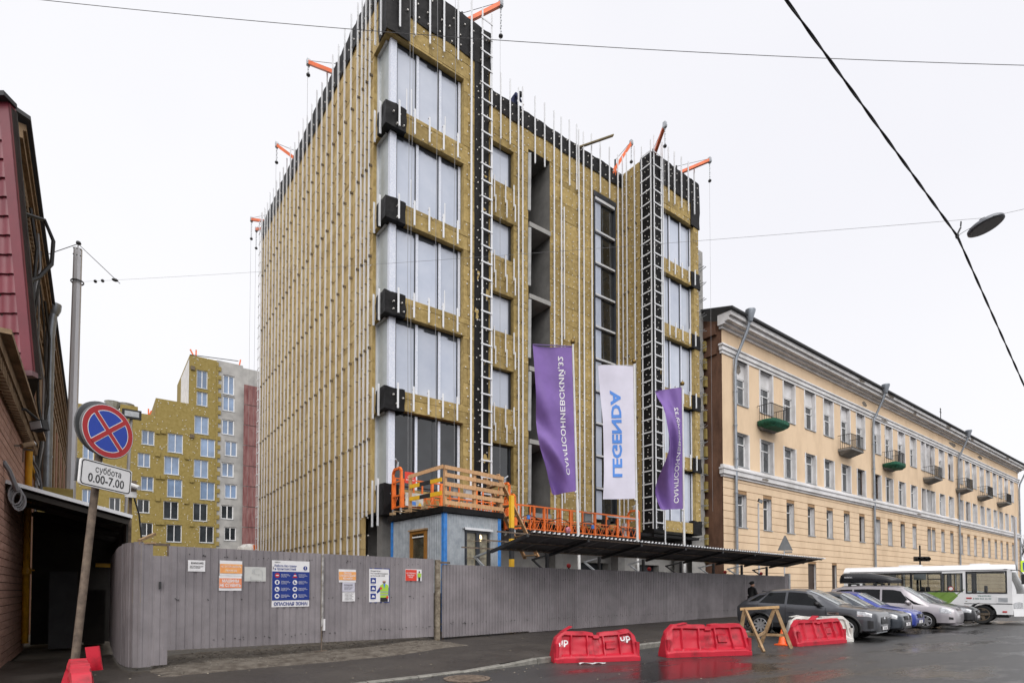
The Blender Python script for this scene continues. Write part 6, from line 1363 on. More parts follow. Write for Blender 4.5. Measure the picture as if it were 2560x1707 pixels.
    def plate(s, x, z, words='178'):
        p = s.box('number_plate', x, x + .012, -.26, .26, z - .056, z + .056, poster_w)
        me = text_mesh(words, .11, .02, 'CENTER')
        for v in me.vertices: v.co = Vector((x + .014, v.co.x, z - .04 + v.co.y))
        me.materials.clear(); me.materials.append(ink); put('lettering', me, p, True)
HEAD = math.atan2(-1.0, .10)
#        x     zb    zs    zt    wb    ws    wt
SUVK = [(0, .52, .92, .98, .70, .76, .66), (.04, .42, 1.0, 1.06, .82, .85, .72), (.18, .34, 1.08, 1.20, .88, .90, .70), (.42, .30, 1.12, 1.38, .91, .92, .64), (.75, .28, 1.12, 1.53, .92, .935, .63), (1.2, .26, 1.09, 1.62, .92, .93, .65), (1.9, .25, 1.06, 1.655, .91, .925, .67), (2.35, .25, 1.04, 1.62, .91, .925, .67), (2.7, .25, 1.03, 1.47, .915, .925, .66), (3.05, .25, 1.02, 1.27, .92, .925, .68), (3.36, .25, 1.01, 1.09, .92, .925, .74), (3.8, .25, .97, 1.03, .92, .92, .74), (4.12, .25, .935, .99, .90, .90, .72), (4.29, .26, .89, .935, .86, .86, .66), (4.38, .28, .84, .875, .78, .78, .58), (4.42, .33, .77, .80, .70, .70, .50)]
c = Car('large grey crossover with black lower cladding nearest to the red barriers', 'car', (18.75 + .92, 10.65 + .88, .0), HEAD, SUVK, p_grey, (.88, 3.58), .365, .80, 9, True)
c.side_window(.86, 1.72, 1.15, 1.72); c.side_window(1.80, 2.98, 1.80, 2.55); c.side_window(.45, .80, .80, 1.05, .25, .8); c.screen(2.42, 3.30); c.screen(.20, .66, .8, carglass, 'rear_window')
for x in (1.76, 3.02): c.seam(x, .03, 1)
c.seam(.95, .35, 1, -.15); c.handle(1.95); c.handle(1.05); c.mirror(2.85, trim_b)
c.patch('sill_cladding', trim_b, lambda a, k: (lerp(1.3, 3.15, a), *c.side(lerp(1.3, 3.15, a), lerp(0, .2, k), .012)), 8, 2)
c.patch('chrome_vent', chrome, lambda a, k: (lerp(3.08, 3.42, a), *c.side(3.2, lerp(.70, .80, k), .02)), 4, 1); c.patch('vent_slot', trim_b, lambda a, k: (lerp(3.12, 3.34, a), *c.side(3.2, lerp(.73, .77, k), .024)), 4, 1)
c.headlight(3.92, 4.31, .70, .96); c.patch('intake', trim_b, lambda a, k: (lerp(4.20, 4.345, a), *c.side(lerp(4.20, 4.345, a), lerp(.12, .55, k), .008)), 6, 3)
g = MB(); g.grid(lambda a, k: Vector((4.425 + .02 * k * (1 - k) - .03 * k * k + .01, lerp(-.36, .36, a) * (1 - .15 * (1 - k)), lerp(.52, .80, k))), 10, 6); go = g.build('grille', trim_b, c.t, smooth=True, local=True); g = MB(); g.blob((4.435, 0, .68), (.02, .06, .06), 10); g.build('emblem', chrome, go, local=True)
c.box('bumper_strip', 4.38, 4.44, -.38, .38, .46, .51, chrome); c.plate(4.44, .40, 'В 178'); c.box('skid_plate', 4.1, 4.36, -.6, .6, .24, .30, galv); m = MB(); m.add([(.55, -.03, 1.44), (.8, -.03, 1.54), (.6, 0, 1.58), (.55, .03, 1.44), (.8, .03, 1.54)], [(0, 1, 2), (3, 2, 4), (0, 2, 3), (1, 4, 2)]); m.build('roof_fin', p_grey, c.t, local=True)
HATCH = [(0, .50, .90, .95, .70, .74, .62), (.05, .40, .98, 1.05, .80, .82, .66), (.25, .30, 1.02, 1.22, .84, .85, .62), (.6, .24, 1.0, 1.42, .86, .87, .60), (1.1, .22, .97, 1.52, .86, .87, .61), (1.9, .21, .94, 1.54, .86, .87, .62), (2.3, .21, .93, 1.48, .86, .87, .62), (2.75, .21, .92, 1.22, .86, .87, .62), (3.1, .21, .91, .99, .86, .87, .68), (3.6, .21, .84, .91, .86, .86, .66), (3.95, .22, .785, .85, .83, .83, .62), (4.10, .24, .73, .78, .77, .77, .56), (4.17, .27, .67, .71, .69, .69, .50), (4.20, .32, .60, .64, .61, .61, .44)]
def hatch(label, x, y, paint, emb, dx=0):
    c = Car(label, 'car', (x, y, 0), HEAD, HATCH, paint, (.75, 3.35), .31, .74, 7)
    c.side_window(.75, 1.55, .98, 1.55); c.side_window(1.63, 2.72, 1.63, 2.35); c.screen(2.3, 3.05); c.screen(.12, .52, .8, carglass, 'rear_window'); c.seam(1.59); c.seam(2.85); c.handle(1.75); c.mirror(2.6)
    c.headlight(3.72, 4.08, .62, .98); g = MB(); g.box(4.14, 4.215, -.42, .42, .56, .70)
    for k in range(3): g.box(4.21, 4.225, -.4, .4, .575 + k * .042, .59 + k * .042)
    go = g.build('grille', trim_b, c.t, local=True); g = MB(); g.cyl((4.215, 0, .63), (4.235, 0, .63), .06, n=14); g.build('emblem', chrome, go, local=True); c.plate(4.215, .42, emb); c.box('lower_intake', 4.16, 4.21, -.5, .5, .28, .37, trim_b)
    return c
hatch('dark blue-grey hatchback half hidden behind the grey crossover', 22.2, 11.48, p_dark, '198')
hatch('bright blue hatchback between the dark hatchback and the silver minivan', 24.4, 11.78, p_blue, '47')
VANK = [(0, .50, .95, 1.1, .76, .78, .70), (.05, .36, 1.05, 1.35, .84, .85, .72), (.2, .26, 1.05, 1.66, .86, .87, .73), (.6, .22, 1.03, 1.78, .87, .88, .73), (1.6, .20, 1.0, 1.82, .87, .88, .73), (2.6, .20, .97, 1.79, .87, .88, .72), (2.95, .20, .96, 1.70, .87, .88, .71), (3.4, .20, .95, 1.38, .87, .88, .68), (3.85, .20, .94, 1.05, .87, .88, .70), (4.25, .20, .90, .96, .87, .87, .68), (4.52, .20, .84, .89, .85, .84, .64), (4.66, .21, .78, .82, .79, .78, .58), (4.72, .24, .70, .74, .72, .71, .52), (4.75, .3, .62, .66, .64, .63, .45)]
v = Car('silver minivan with a black roof box beside the white bus', 'minivan', (27.85, 12.0, 0), HEAD, VANK, p_silver, (.95, 3.72), .325, .76, 6)
v.side_window(.22, 1.05, .42, 1.05, .12, .84); v.side_window(1.12, 2.12, 1.12, 2.12, .1, .84); v.side_window(2.2, 3.28, 2.2, 2.86, .1, .84); v.side_window(3.34, 3.72, 3.0, 3.05, .12, .6); v.screen(2.93, 3.84); v.screen(.03, .2, .8, carglass, 'rear_window')
for x in (1.08, 2.16, 3.3): v.seam(x)
v.handle(2.36); v.mirror(3.2); v.headlight(4.2, 4.58, .62, .99); v.patch('fog_recess', trim_b, lambda a, k: (lerp(4.5, 4.64, a), *v.side(lerp(4.5, 4.64, a), lerp(.25, .42, k), .008)), 4, 2)
g = MB(); g.box(4.60, 4.70, -.4, .4, .66, .82); go = g.build('grille', trim_b, v.t, local=True); g = MB()
for k in range(4): g.box(4.69, 4.71, -.4, .4, .675 + k * .038, .69 + k * .038)
g.build('grille_bars', chrome, go, local=True); v.plate(4.735, .46, '199'); v.box('lower_lip', 4.5, 4.74, -.7, .7, .18, .22, p_silver)
rb = thing('roof_box', 'long black roof box on top of the silver minivan', 'roof box', tuple(v.t.location), HEAD)
m = MB()
def rbx(u, k):
    x = lerp(.35, 2.75, u); w_ = .40 * math.sin(min(1, max(0, (u + .03) * 8)) * PI / 2) * math.sin(min(1, (1.02 - u) * 5) * PI / 2); h = .40 * (1 - .75 * max(0, (u - .45) / .55) ** 1.4) * math.sin(min(1, (u + .05) * 7) * PI / 2)
    a = 2 * PI * k; ca, sa = math.cos(a), math.sin(a); e = .5; return Vector((x, w_ * math.copysign(abs(ca) ** e, ca), 1.96 + (h * max(0, math.copysign(abs(sa) ** e, sa)) + .07 * min(0, sa))))
m.grid(rbx, 30, 24); m.add([rbx(0, k / 24) for k in range(24)], [tuple(range(24))]); m.build('shell', M('gloss_black_box', (.015, .016, .018), .22, spec=.6), rb, smooth=True, local=True, auto=60)
m = MB(); m.bar((.9, -.6, 1.86), (.9, .6, 1.86), .05); m.bar((1.9, -.6, 1.88), (1.9, .6, 1.88), .05)
for x in (.9, 1.9):
    for y in (-.6, .6): m.box(x - .06, x + .06, y - .03, y + .03, 1.74, 1.88)
m.build('roof_bars', trim_b, rb, local=True); me = text_mesh('NORDIC', .085, .02)
for q in me.vertices: q.co = Vector((.62 + q.co.x, -.405, 2.13 + q.co.y))
me.materials.clear(); me.materials.append(poster_w); put('lettering', me, rb, True)
d = hatch('black car nose showing between the minivan and the bus wheel', 30.85, 11.6, p_black, '98')
wc_ = Car('white car at the far right edge beyond the bus', 'car', (47.5, 13.2, 0), HEAD, HATCH, p_white, (.75, 3.35), .31, .74, 7); wc_.side_window(.75, 1.55, .98, 1.55); wc_.side_window(1.63, 2.72, 1.63, 2.35); wc_.screen(2.3, 3.05); wc_.headlight(3.72, 4.08, .62, .98)
# ---- bus
BW, BL, BH = 2.35, 7.35, 2.82
fwp = Vector((33.75, 7.87, 0)); bh = Vector((.15, -.99, 0)).normalized(); br_ = Vector((bh.y, -bh.x, 0))
BXF = 5.75    # front axle
bo_ = fwp - bh * BXF - br_ * (BW / 2 - .12)
bus = thing('city_bus', 'small white city bus with green graphics behind the parked cars', 'bus', tuple(bo_), math.atan2(bh.y, bh.x))
HY = BW / 2; wins = [(.95, 1.72), (1.82, 2.98), (3.08, 4.22)]; DRV = (5.25, 6.62, 1.48, 2.42); DOOR = (4.35, 5.02, 1.55, 2.35)
hr = [(a, c2, 1.55, 2.42) for a, c2 in wins] + [DOOR, DRV]; hl = [(.5, 1.6, 1.5, 2.42), (1.7, 2.9, 1.5, 2.42), (3.0, 4.2, 1.5, 2.42), (4.4, 5.2, .5, 2.4), (5.4, 6.7, 1.4, 2.42)]
for sd_, hs_ in ((-1, hr), (1, hl)):
    m = MB(); hh = [(a, c2, d_ - .45, e - .45) for a, c2, d_, e in hs_]; arch = [(BXF - .58, BXF + .58, .0, .62), (1.35 - .58, 1.35 + .58, 0, .62)]
    if sd_ < 0: m.wall((0, -HY, .45), (1, 0, 0), (0, 0, 1), 6.85, 2.10, hh + arch, (0, .05, 0))
    else: m.wall((6.85, HY, .45), (-1, 0, 0), (0, 0, 1), 6.85, 2.10, [(6.85 - c2, 6.85 - a, d_, e) for a, c2, d_, e in hh + arch], (0, -.05, 0))
    m.build('side_panel', bus_w, bus, local=True)
    for a, c2, d_, e in hs_:
        m = MB(); y = sd_ * (HY - .02); m.box(a, c2, y - .004, y + .004, d_, e); wo = m.build('window', busglass, bus, local=True)
        m = MB(); y = sd_ * (HY + .004); f = .06
        for q in ((a - f, c2 + f, e, e + f), (a - f, c2 + f, d_ - f, d_), (a - f, a, d_, e), (c2, c2 + f, d_, e)): m.box(q[0], q[1], y - .008, y + .008, q[2], q[3])
        m.build('black_surround', trim_b, wo, local=True)
        if (a, c2) in wins: m = MB(); m.box(a + .55 * (c2 - a), a + .55 * (c2 - a) + .04, y - .03, y - .02, d_, e); m.box(a + .55 * (c2 - a), c2, y - .03, y - .02, d_ + .55, d_ + .59); m.build('slider_bar', trim_b, wo, local=True); m = MB(); m.box(a + .05, a + .5 * (c2 - a), sd_ * (HY - .05) - .003, sd_ * (HY - .05) + .003, e - .32, e - .02); m.build('blind', M('bus_blind', (.5, .53, .55), .7), wo, local=True)
m = MB()
def rf(u, k):
    a = lerp(-HY, HY, k); x = lerp(0, 6.95, u); e = abs(a) / HY; return Vector((x, a, 2.54 + .28 * (1 - e ** 5) * 1.0 - .0 + (-.05 * sstep(.9, 1, u) * (1 - e))))
m.grid(rf, 16, 16); m.build('roof', bus_w, bus, smooth=True, local=True)
m = MB(); m.box(2.4, 3.3, -.5, .4, 2.8, 2.88); m.build('roof_hatch', bus_w, bus, local=True); m = MB(); m.box(5.3, 6.0, -.6, .5, 2.8, 2.87); m.build('roof_hatch', bus_w, bus, local=True)
m = MB(); m.wall((0, HY, .45), (0, -1, 0), (0, 0, 1), BW, 2.1, [(.3, BW - .3, 1.05, 1.9)], (.05, 0, 0)); ro = m.build('rear_panel', bus_w, bus, local=True); m = MB(); m.box(.02, .03, -HY + .3, HY - .3, 1.5, 2.35); m.build('rear_window', carglass, ro, local=True)
m = MB(); m.box(.05, 6.9, -HY + .06, HY - .06, .5, .62); m.build('floor', trim_b, bus, local=True)
for x in (1.0, 1.8, 2.6, 3.4):
    for y in (-.75, .75): m = MB(); m.box(x, x + .42, y - .32, y + .32, .62, 1.02); m.box(x, x + .1, y - .32, y + .32, 1.02, 1.75); m.build('seat', M('bus_seat', (.03, .04, .05), .8), bus, local=True)
for q in ((4.3, -.5), (4.7, -.6), (5.1, -.2)): m = MB(); m.cyl((q[0], q[1], .6), (q[0], q[1], 2.5), .025, n=6); m.build('grab_pole', yel, bus, local=True)
# curved front
m = MB()
def frt(u, k): a = lerp(-1, 1, u); return a
def fx(a, z):   # front surface x at lateral a in -1..1 and height z
    return 6.85 + .42 * (1 - abs(a) ** 3.2) - .34 * sstep(1.45, 2.6, z) * (1 - .15 * abs(a)) + .0
m.grid(lambda u, k: Vector((fx(lerp(-1, 1, u), lerp(.45, 1.42, k)), lerp(-HY, HY, u), lerp(.45, 1.42, k))), 24, 5); m.grid(lambda u, k: Vector((fx(lerp(-1, 1, u), lerp(2.42, 2.58, k)), lerp(-HY, HY, u), lerp(2.42, 2.58, k))), 24, 2)
for sgn in (-1, 1): m.grid(lambda u, k, sgn=sgn: Vector((fx(sgn * lerp(.88, 1, u), lerp(1.42, 2.42, k)), sgn * HY * lerp(.88, 1, u), lerp(1.42, 2.42, k))), 3, 6)
m.grid(lambda u, k: Vector((lerp(6.93, fx(lerp(-1, 1, u), 2.58), k), lerp(-HY, HY, u), lerp(2.54 + .24 * (1 - abs(lerp(-1, 1, u)) ** 5), 2.58, k))), 24, 2)
m.build('front_shell', bus_w, bus, smooth=True, local=True)
m = MB(); m.grid(lambda u, k: Vector((fx(lerp(-.88, .88, u), lerp(1.42, 2.42, k)) + .004, HY * lerp(-.88, .88, u), lerp(1.42, 2.42, k))), 24, 8); m.build('windscreen', M('bus_windscreen', (.10, .10, .095), .04, ior=1.7, var=.5, scale=1.5), bus, smooth=True, local=True)
m = MB(); m.grid(lambda u, k: Vector((fx(lerp(-1, 1, u), .55) + .05 - .02 * k, HY * lerp(-1, 1, u), lerp(.38, .68, k))), 24, 3); m.build('bumper', bus_w, bus, smooth=True, local=True)
for sgn in (-1, 1): m = MB(); m.grid(lambda u, k, sgn=sgn: Vector((fx(sgn * lerp(.62, .98, u), lerp(.74, .98, k)) + .012, sgn * HY * lerp(.62, .98, u), lerp(.74, .98, k) + .06 * math.sin(u * PI) * k)), 8, 4); m.build('headlight', lamp_c, bus, smooth=True, local=True)
m = MB(); m.grid(lambda u, k: Vector((fx(lerp(-.45, .45, u), .9) + .012, HY * lerp(-.45, .45, u), lerp(.72, .92, k))), 8, 2); m.build('grille', trim_b, bus, local=True); m = MB(); m.grid(lambda u, k: Vector((fx(lerp(-.25, .1, u), 1.1) + .012, HY * lerp(-.25, .1, u), lerp(1.02, 1.18, k))), 4, 2); m.build('route_card', yel, bus, local=True)
tm, rm = wheel_meshes(.44, .26, 5, M('brown_steel_rim', (.10, .075, .05), .7, var=.3))
for ax in (BXF, 1.35):
    for sd_ in (-1, 1):
        o = put('wheel', tm, bus, True, loc=(ax, sd_ * (HY - .16), .44), rot=(0, 0, 0 if sd_ < 0 else PI)); put('rim', rm, o, True)
    for sd_ in (-1, 1): m = MB(); m.cyl((ax, sd_ * (HY - .02), .5), (ax, sd_ * (HY - .5), .5), .57, n=24, caps=False); m.build('wheel_housing', trim_b, bus, local=True)
for ax in (BXF, 1.35):
    for sd_ in (-1, 1):
        m = MB(); q_ = 24; r_ = .545
        for k in range(q_):
            pr2 = []
            for kk in (k, k + 1):
                a_ = PI * kk / q_; cx_, sz_ = math.cos(a_), math.sin(a_); e_ = min(.58 / max(1e-6, abs(cx_)), .62 / max(1e-6, sz_)); pr2.append(((ax + r_ * cx_, .45 + r_ * sz_), (ax + e_ * cx_, .45 + e_ * sz_)))
            m.face(*[Vector((p_[0], sd_ * HY, p_[1])) for p_ in (pr2[0][0], pr2[0][1], pr2[1][1], pr2[1][0])])
        m.build('arch_panel', bus_w, bus, local=True)
m = MB(); m.box(.1, 6.7, -HY + .3, HY - .3, .3, .5); m.build('underframe', trim_b, bus, local=True)
def bside(a, c2, d=.006): return Vector((a, -HY - d, c2))
for pts, mt in (([(3.5, 1.48), (4.75, 1.48), (4.9, 1.32), (4.6, .97), (4.0, .95), (3.3, 1.2)], bus_green),):
    m = MB(); m.face(*[bside(a, c2) for a, c2 in pts]); m.build('green_graphic', mt, bus, local=True)
for a in (3.5, 3.9, 4.4): m = MB(); m.add([bside(a, .97, .009), bside(a + .05, .97, .009), bside(a + .75, 1.62, .009), bside(a + .70, 1.62, .009)], [(0, 1, 2, 3)]); m.build('green_stripe', M('dark_green_line', (.12, .22, .03), .4), bus, local=True)
def btxt(s_, a, c2, size, mt, bold=.01):
    me = text_mesh(s_, size, bold)
    for q in me.vertices: q.co = bside(a + q.co.x, c2 + q.co.y, .008)
    me.materials.clear(); me.materials.append(mt); put('lettering', me, bus, True)
btxt('VSHOD.RU', 5.62, 1.28, .10, bus_teal, .015); btxt('8 800 555 66 00', 5.45, 1.15, .10, bus_teal, .015); btxt('эмос', 2.4, 1.6, .28, M('pale_green_print', (.45, .55, .45), .5), .01); btxt('нг', 3.55, 1.22, .2, poster_w, .02)
m = MB(); m.box(6.3, 6.75, -HY - .012, -HY - .002, .98, 1.28); go = m.build('vent_grille', bus_w, bus, local=True); m = MB(); m.box(6.36, 6.69, -HY - .016, -HY - .012, 1.03, 1.23); m.build('vent_mesh', galv, go, local=True)
m = MB(); m.box(5.12, 6.85, -HY - .01, -HY, .93, .96); m.build('body_seam', trim_b, bus, local=True); m = MB(); m.box(.3, 6.7, -HY - .012, -HY + .002, 2.52, 2.55); m.build('roof_trim', trim_b, bus, local=True)
m = MB(); m.box(5.2, 5.4, -HY - .02, -HY, 1.18, 1.24); m.build('side_marker', lampred, bus, local=True); m = MB(); m.box(6.5, 6.66, -HY - .02, -HY, .55, .62); m.build('side_marker', lampred, bus, local=True)
m = MB(); m.face(*[bside(4.62 + .11 * math.cos(k * PI / 8), 1.66 + .11 * math.sin(k * PI / 8), .01) for k in range(16)]); dk = m.build('round_sticker', sign_r, bus, local=True); m = MB(); m.face(*[bside(4.62 + .08 * math.cos(k * PI / 8), 1.66 + .08 * math.sin(k * PI / 8), .013) for k in range(16)]); m.build('sticker_centre', sign_w, dk, local=True)
m = MB(); m.tube([(6.75, -HY + .05, 2.5), (7.1, -HY - .15, 2.5), (7.25, -HY - .18, 2.3)], .02, 6); m.box(7.18, 7.3, -HY - .3, -HY - .08, 1.85, 2.3); m.build('mirror', trim_b, bus, local=True)
m = MB(); m.cyl((6.0, .6, .62), (6.0, .6, 1.0), .1, n=8); m.box(5.8, 6.1, .35, .85, 1.0, 1.1); m.box(5.75, 5.85, .35, .85, 1.1, 1.8); m.build('driver_seat', trim_b, bus, local=True)

V = Vector
# ================================================================ plastic road barriers
def barrier(label, p0, p1, mat, seed, sag=0.0, H_=.72, L_=None, lean=0.0, ltr=None, flap=None, grp='plastic road barriers'):
    p0, p1 = Vector((*p0, 0)), Vector((*p1, 0)); d = (p1 - p0); L = L_ or d.length; a = math.atan2(d.y, d.x)
    mid = (p0 + p1) / 2; t = thing('road_barrier', label, 'barrier', (mid.x, mid.y, 0.003), a, grp)
    NU, NV = 150, 34
    def zmax(u):
        e = min(u, 1 - u) * L; c_ = H_ - .20 * (1 - min(1, e / .22)); c_ -= sag * math.sin(PI * u) ** 1.2 * (.8 + .3 * noise.noise(Vector((u * 4, seed, 0)))); c_ += .02 * noise.noise(Vector((u * 7, seed, 2)))
        if .46 < u < .54: c_ -= .045
        return c_
    def hw(v): return .24 if v < .16 else lerp(.225, .085, sstep(.16, 1, v) * .35 + ((v - .16) / .84) * .65)
    def pt(u, v, sd_):
        w_ = hw(v); rc = 0
        if .2 < v < .88:
            edge = min(sstep(.2, .26, v), sstep(.88, .8, v)) if v < .5 else sstep(.88, .82, v)
            pos = (u * 5.2) % 1; rib = sstep(.05, .085, pos) * sstep(.985, .95, pos)
            if .08 < u < .92: rc = .065 * edge * rib
            if .60 < u < .72 and .42 < v < .66: rc *= .15
        dn = .05 * noise.noise(Vector((u * 2.6 + seed, v * 1.8, sd_))) * sstep(.1, .4, v) + .018 * noise.noise(Vector((u * 8 + seed, v * 5, sd_))) * sstep(.12, .3, v)
        ends = .05 * (1 - min(1, min(u, 1 - u) * L / .06)) ** 2
        return Vector(((u - .5) * (L - .12 * v * v), sd_ * max(.03, w_ - rc - ends + dn * .8), v * zmax(u)))
    m = MB(); 
    for sd_ in (-1, 1): m.grid(lambda u, v: pt(u, v, sd_), NU, NV, flip=(sd_ > 0))
    m.grid(lambda u, k: lerp(pt(u, 1, -1), pt(u, 1, 1), k), NU, 3); m.grid(lambda v, k: lerp(pt(0, v, 1), pt(0, v, -1), k), NV, 4); m.grid(lambda v, k: lerp(pt(1, v, -1), pt(1, v, 1), k), NV, 4)
    m.build('shell', mat, t, smooth=True, local=True, weld=True, auto=30)
    if flap is not None:
        for (u, ang) in flap: q = pt(u, 1, 0); m = MB(); m.obox(q + Vector((-.14, -.10, -.03)), Vector((.26 * math.cos(ang), 0, .26 * math.sin(ang))), (0, .2, .0), Vector((-.015 * math.sin(ang), 0, .015))); m.build('torn_flap', mat, t, local=True)
    m = MB()
    for u in (.03, .97): q = pt(u, .35, -1); m.cyl((q.x, q.y + .02, .12), (q.x, q.y + .02, .42), .05, n=10)
    m.build('coupling', mat, t, smooth=True, local=True, auto=40)
    m = MB(); m.obox((-.03 * L, -.05, zmax(.5) - .01), (.12, 0, 0), (0, .1, 0), (0, 0, .012)); m.build('filler_cap', dirt_pl, t, local=True)
    for (body, u, v, size) in ltr or []:
        me = text_mesh(body, size, .03)
        for k in me.vertices: s_ = pt(u + k.co.x / L, v + k.co.y / .7, -1); k.co = s_ + Vector((0, -.012, .0))
        me.materials.clear(); me.materials.append(poster_w); put('lettering', me, t, True)
    return t
zB = lambda x, y: U(x, y, 2, 0).xy
def facing(x0, y0, x1, y1):      # photo base corners of the near face -> centre line ends
    a, c_ = U(x0, y0, 2, 0), U(x1, y1, 2, 0); d_ = (c_ - a).normalized(); n_ = Vector((-d_.y, d_.x, 0)); return (a + n_ * .24).xy, (c_ + n_ * .24).xy
barrier('sagging red plastic barrier with two white letter marks', *facing(1387, 1658, 1604, 1651), red_pl, 1, .10, ltr=[('ЧР', .045, .50, .19), ('ЧР', .79, .58, .19)], flap=[(.16, .5), (.84, -.3)])
barrier('dusty red plastic barrier between the marked one and the trestle', *facing(1668, 1644, 1884, 1637), red_pl, 5, .03, H_=.78, flap=[(.2, .2)])
barrier('leaning red plastic barrier in front of the white one', *facing(1997, 1616, 2120, 1606), red_pl, 9, .02, H_=.74, flap=[(.45, .5)])
barrier('dirty white plastic barrier behind the last red one', (17.55, 8.95), (18.95, 7.65), white_pl, 14, .05, H_=.80, flap=[(.1, .2)])
b0 = barrier('red plastic barrier with an upright flap in the bottom left corner', (-.12, 8.9), (-.08, 6.9), red_pl, 21, .0, H_=.76, L_=2.0)
q = V((-.03, 8.8, .58)); m = MB(); m.obox(q, RT * .17 + V((0, 0, .02)), D0 * .02, V((0, 0, .30)) - RT * .05); m.build('upright_flap', red_pl, b0)
# crushed mud at the second barrier, litter
lt = thing('litter_film', 'scrap of clear plastic film lying at the marked red barrier', 'litter', (8.6, 8.75, .006)); m = MB(); m.grid(lambda u, v: Vector((8.35 + .5 * u - .0 * v, 8.72 - .3 * u + .1 * v + .03 * math.sin(9 * u), .01 + .03 * abs(math.sin(7 * u + 3 * v)))), 16, 4); m.build('film', M('clear_film', (.5, .5, .5), .3), lt, smooth=True)
# ================================================================ trestle and cone
tr = thing('timber_trestle', 'timber A-frame trestle standing in front of the grey crossover', 'trestle', (14.7, 8.1, 0))
FL, FR, RR = U(1910, 1630, 2, 0), U(1978, 1620, 2, 0), U(1899, 1617, 2, 0); AL = U(1862, 1521, 1, 0) if False else CAMP + (FW * FPX + RT * (1862 - CXP) - UP * (1521 - CYP)) * (15.6 / FPX); AR = CAMP + (FW * FPX + RT * (1938 - CXP) - UP * (1517 - CYP)) * (15.3 / FPX); RL_ = U(1844, 1618, 2, 0)
def tb(name, p, q, w_, h, mt=wood_o): m = MB(); m.bar(p, q, w_, h); m.build(name, mt, tr)
bd = (AR - AL).normalized(); tb('top_beam', AL - bd * .12, AR + bd * .1, .10, .07, M('trestle_top', (.46, .28, .12), .7, col2=(.6, .4, .2), scale=5))
tb('leg', AL, FL, .055, .09); tb('leg', AL, RL_, .055, .09); tb('leg', AR, FR, .055, .09); tb('leg', AR, RR, .055, .09)
tb('brace', lerp(AL, FL, .62), lerp(AL, RL_, .62), .03, .07); tb('brace', lerp(AR, FR, .68), lerp(AR, RR, .68), .03, .07); tb('brace', lerp(AL, FL, .66), lerp(AR, RR, .6), .03, .07)
cp_ = U(1957, 1612, 2, 0); cn_ = thing('traffic_cone', 'orange traffic cone behind the trestle leg', 'cone', (cp_.x, cp_.y, .003))
conem = M('cone_orange', (.85, .12, .02), .4, var=.08); m = MB(); m.box(-.17, .17, -.17, .17, 0, .035); m.build('base', conem, cn_, local=True); m = MB(); m.lathe([(.15, .035), (.12, .06), (.03, .52), (.022, .54), (0, .54)], n=20); m.build('body', conem, cn_, local=True, smooth=True, auto=40); m = MB(); m.lathe([(.089, .22), (.066, .36)], n=20); m.build('band', M('cone_band', (.85, .20, .05), .35), cn_, local=True, smooth=True)
# ================================================================ people
def skin_body(name, joints, edges, mat, parent, sub=2, extra_mats=None):
    me = bpy.data.meshes.new(name); names = list(joints); me.from_pydata([joints[k][0] for k in names], [(names.index(a), names.index(c_)) for a, c_ in edges], [])
    ob_ = bpy.data.objects.new('tmp', me); COL.objects.link(ob_); md = ob_.modifiers.new('s', 'SKIN')
    for i, k in enumerate(names): sv = me.skin_vertices[0].data[i]; r = joints[k][1]; sv.radius = r if isinstance(r, tuple) else (r, r); sv.use_root = (i == 0)
    sb_ = ob_.modifiers.new('u', 'SUBSURF'); sb_.levels = sub; sb_.render_levels = sub
    dg = bpy.context.evaluated_depsgraph_get(); res = bpy.data.meshes.new_from_object(ob_.evaluated_get(dg)); bpy.data.objects.remove(ob_)
    res.materials.clear(); res.materials.append(mat)
    for p in res.polygons: p.use_smooth = True
    return put(name, res, parent, True)
def hand(parent, p, d, up, s_=1.0):
    """small hand: palm and five fingers along d, curled towards up"""
    p, d, up = Vector(p), Vector(d).normalized(), Vector(up).normalized(); sd_ = d.cross(up).normalized(); m = MB()
    m.obox(p - sd_ * .038 - up * .014, d * .085, sd_ * .076, up * .028)
    for k, L in enumerate((.062, .072, .068, .054)):
        o = p + d * .085 + sd_ * (-.029 + .0193 * k); m.tube([o, o + d * L * .55 + up * .012, o + d * L * .8 + up * .04], [.0095, .009, .007], 6)
    o = p + d * .02 + sd_ * .038; m.tube([o, o + d * .03 + sd_ * .022, o + d * .06 + sd_ * .018 + up * .01], [.012, .011, .008], 6)
    return m.build('hand', skin, parent, smooth=True, local=True, auto=50)
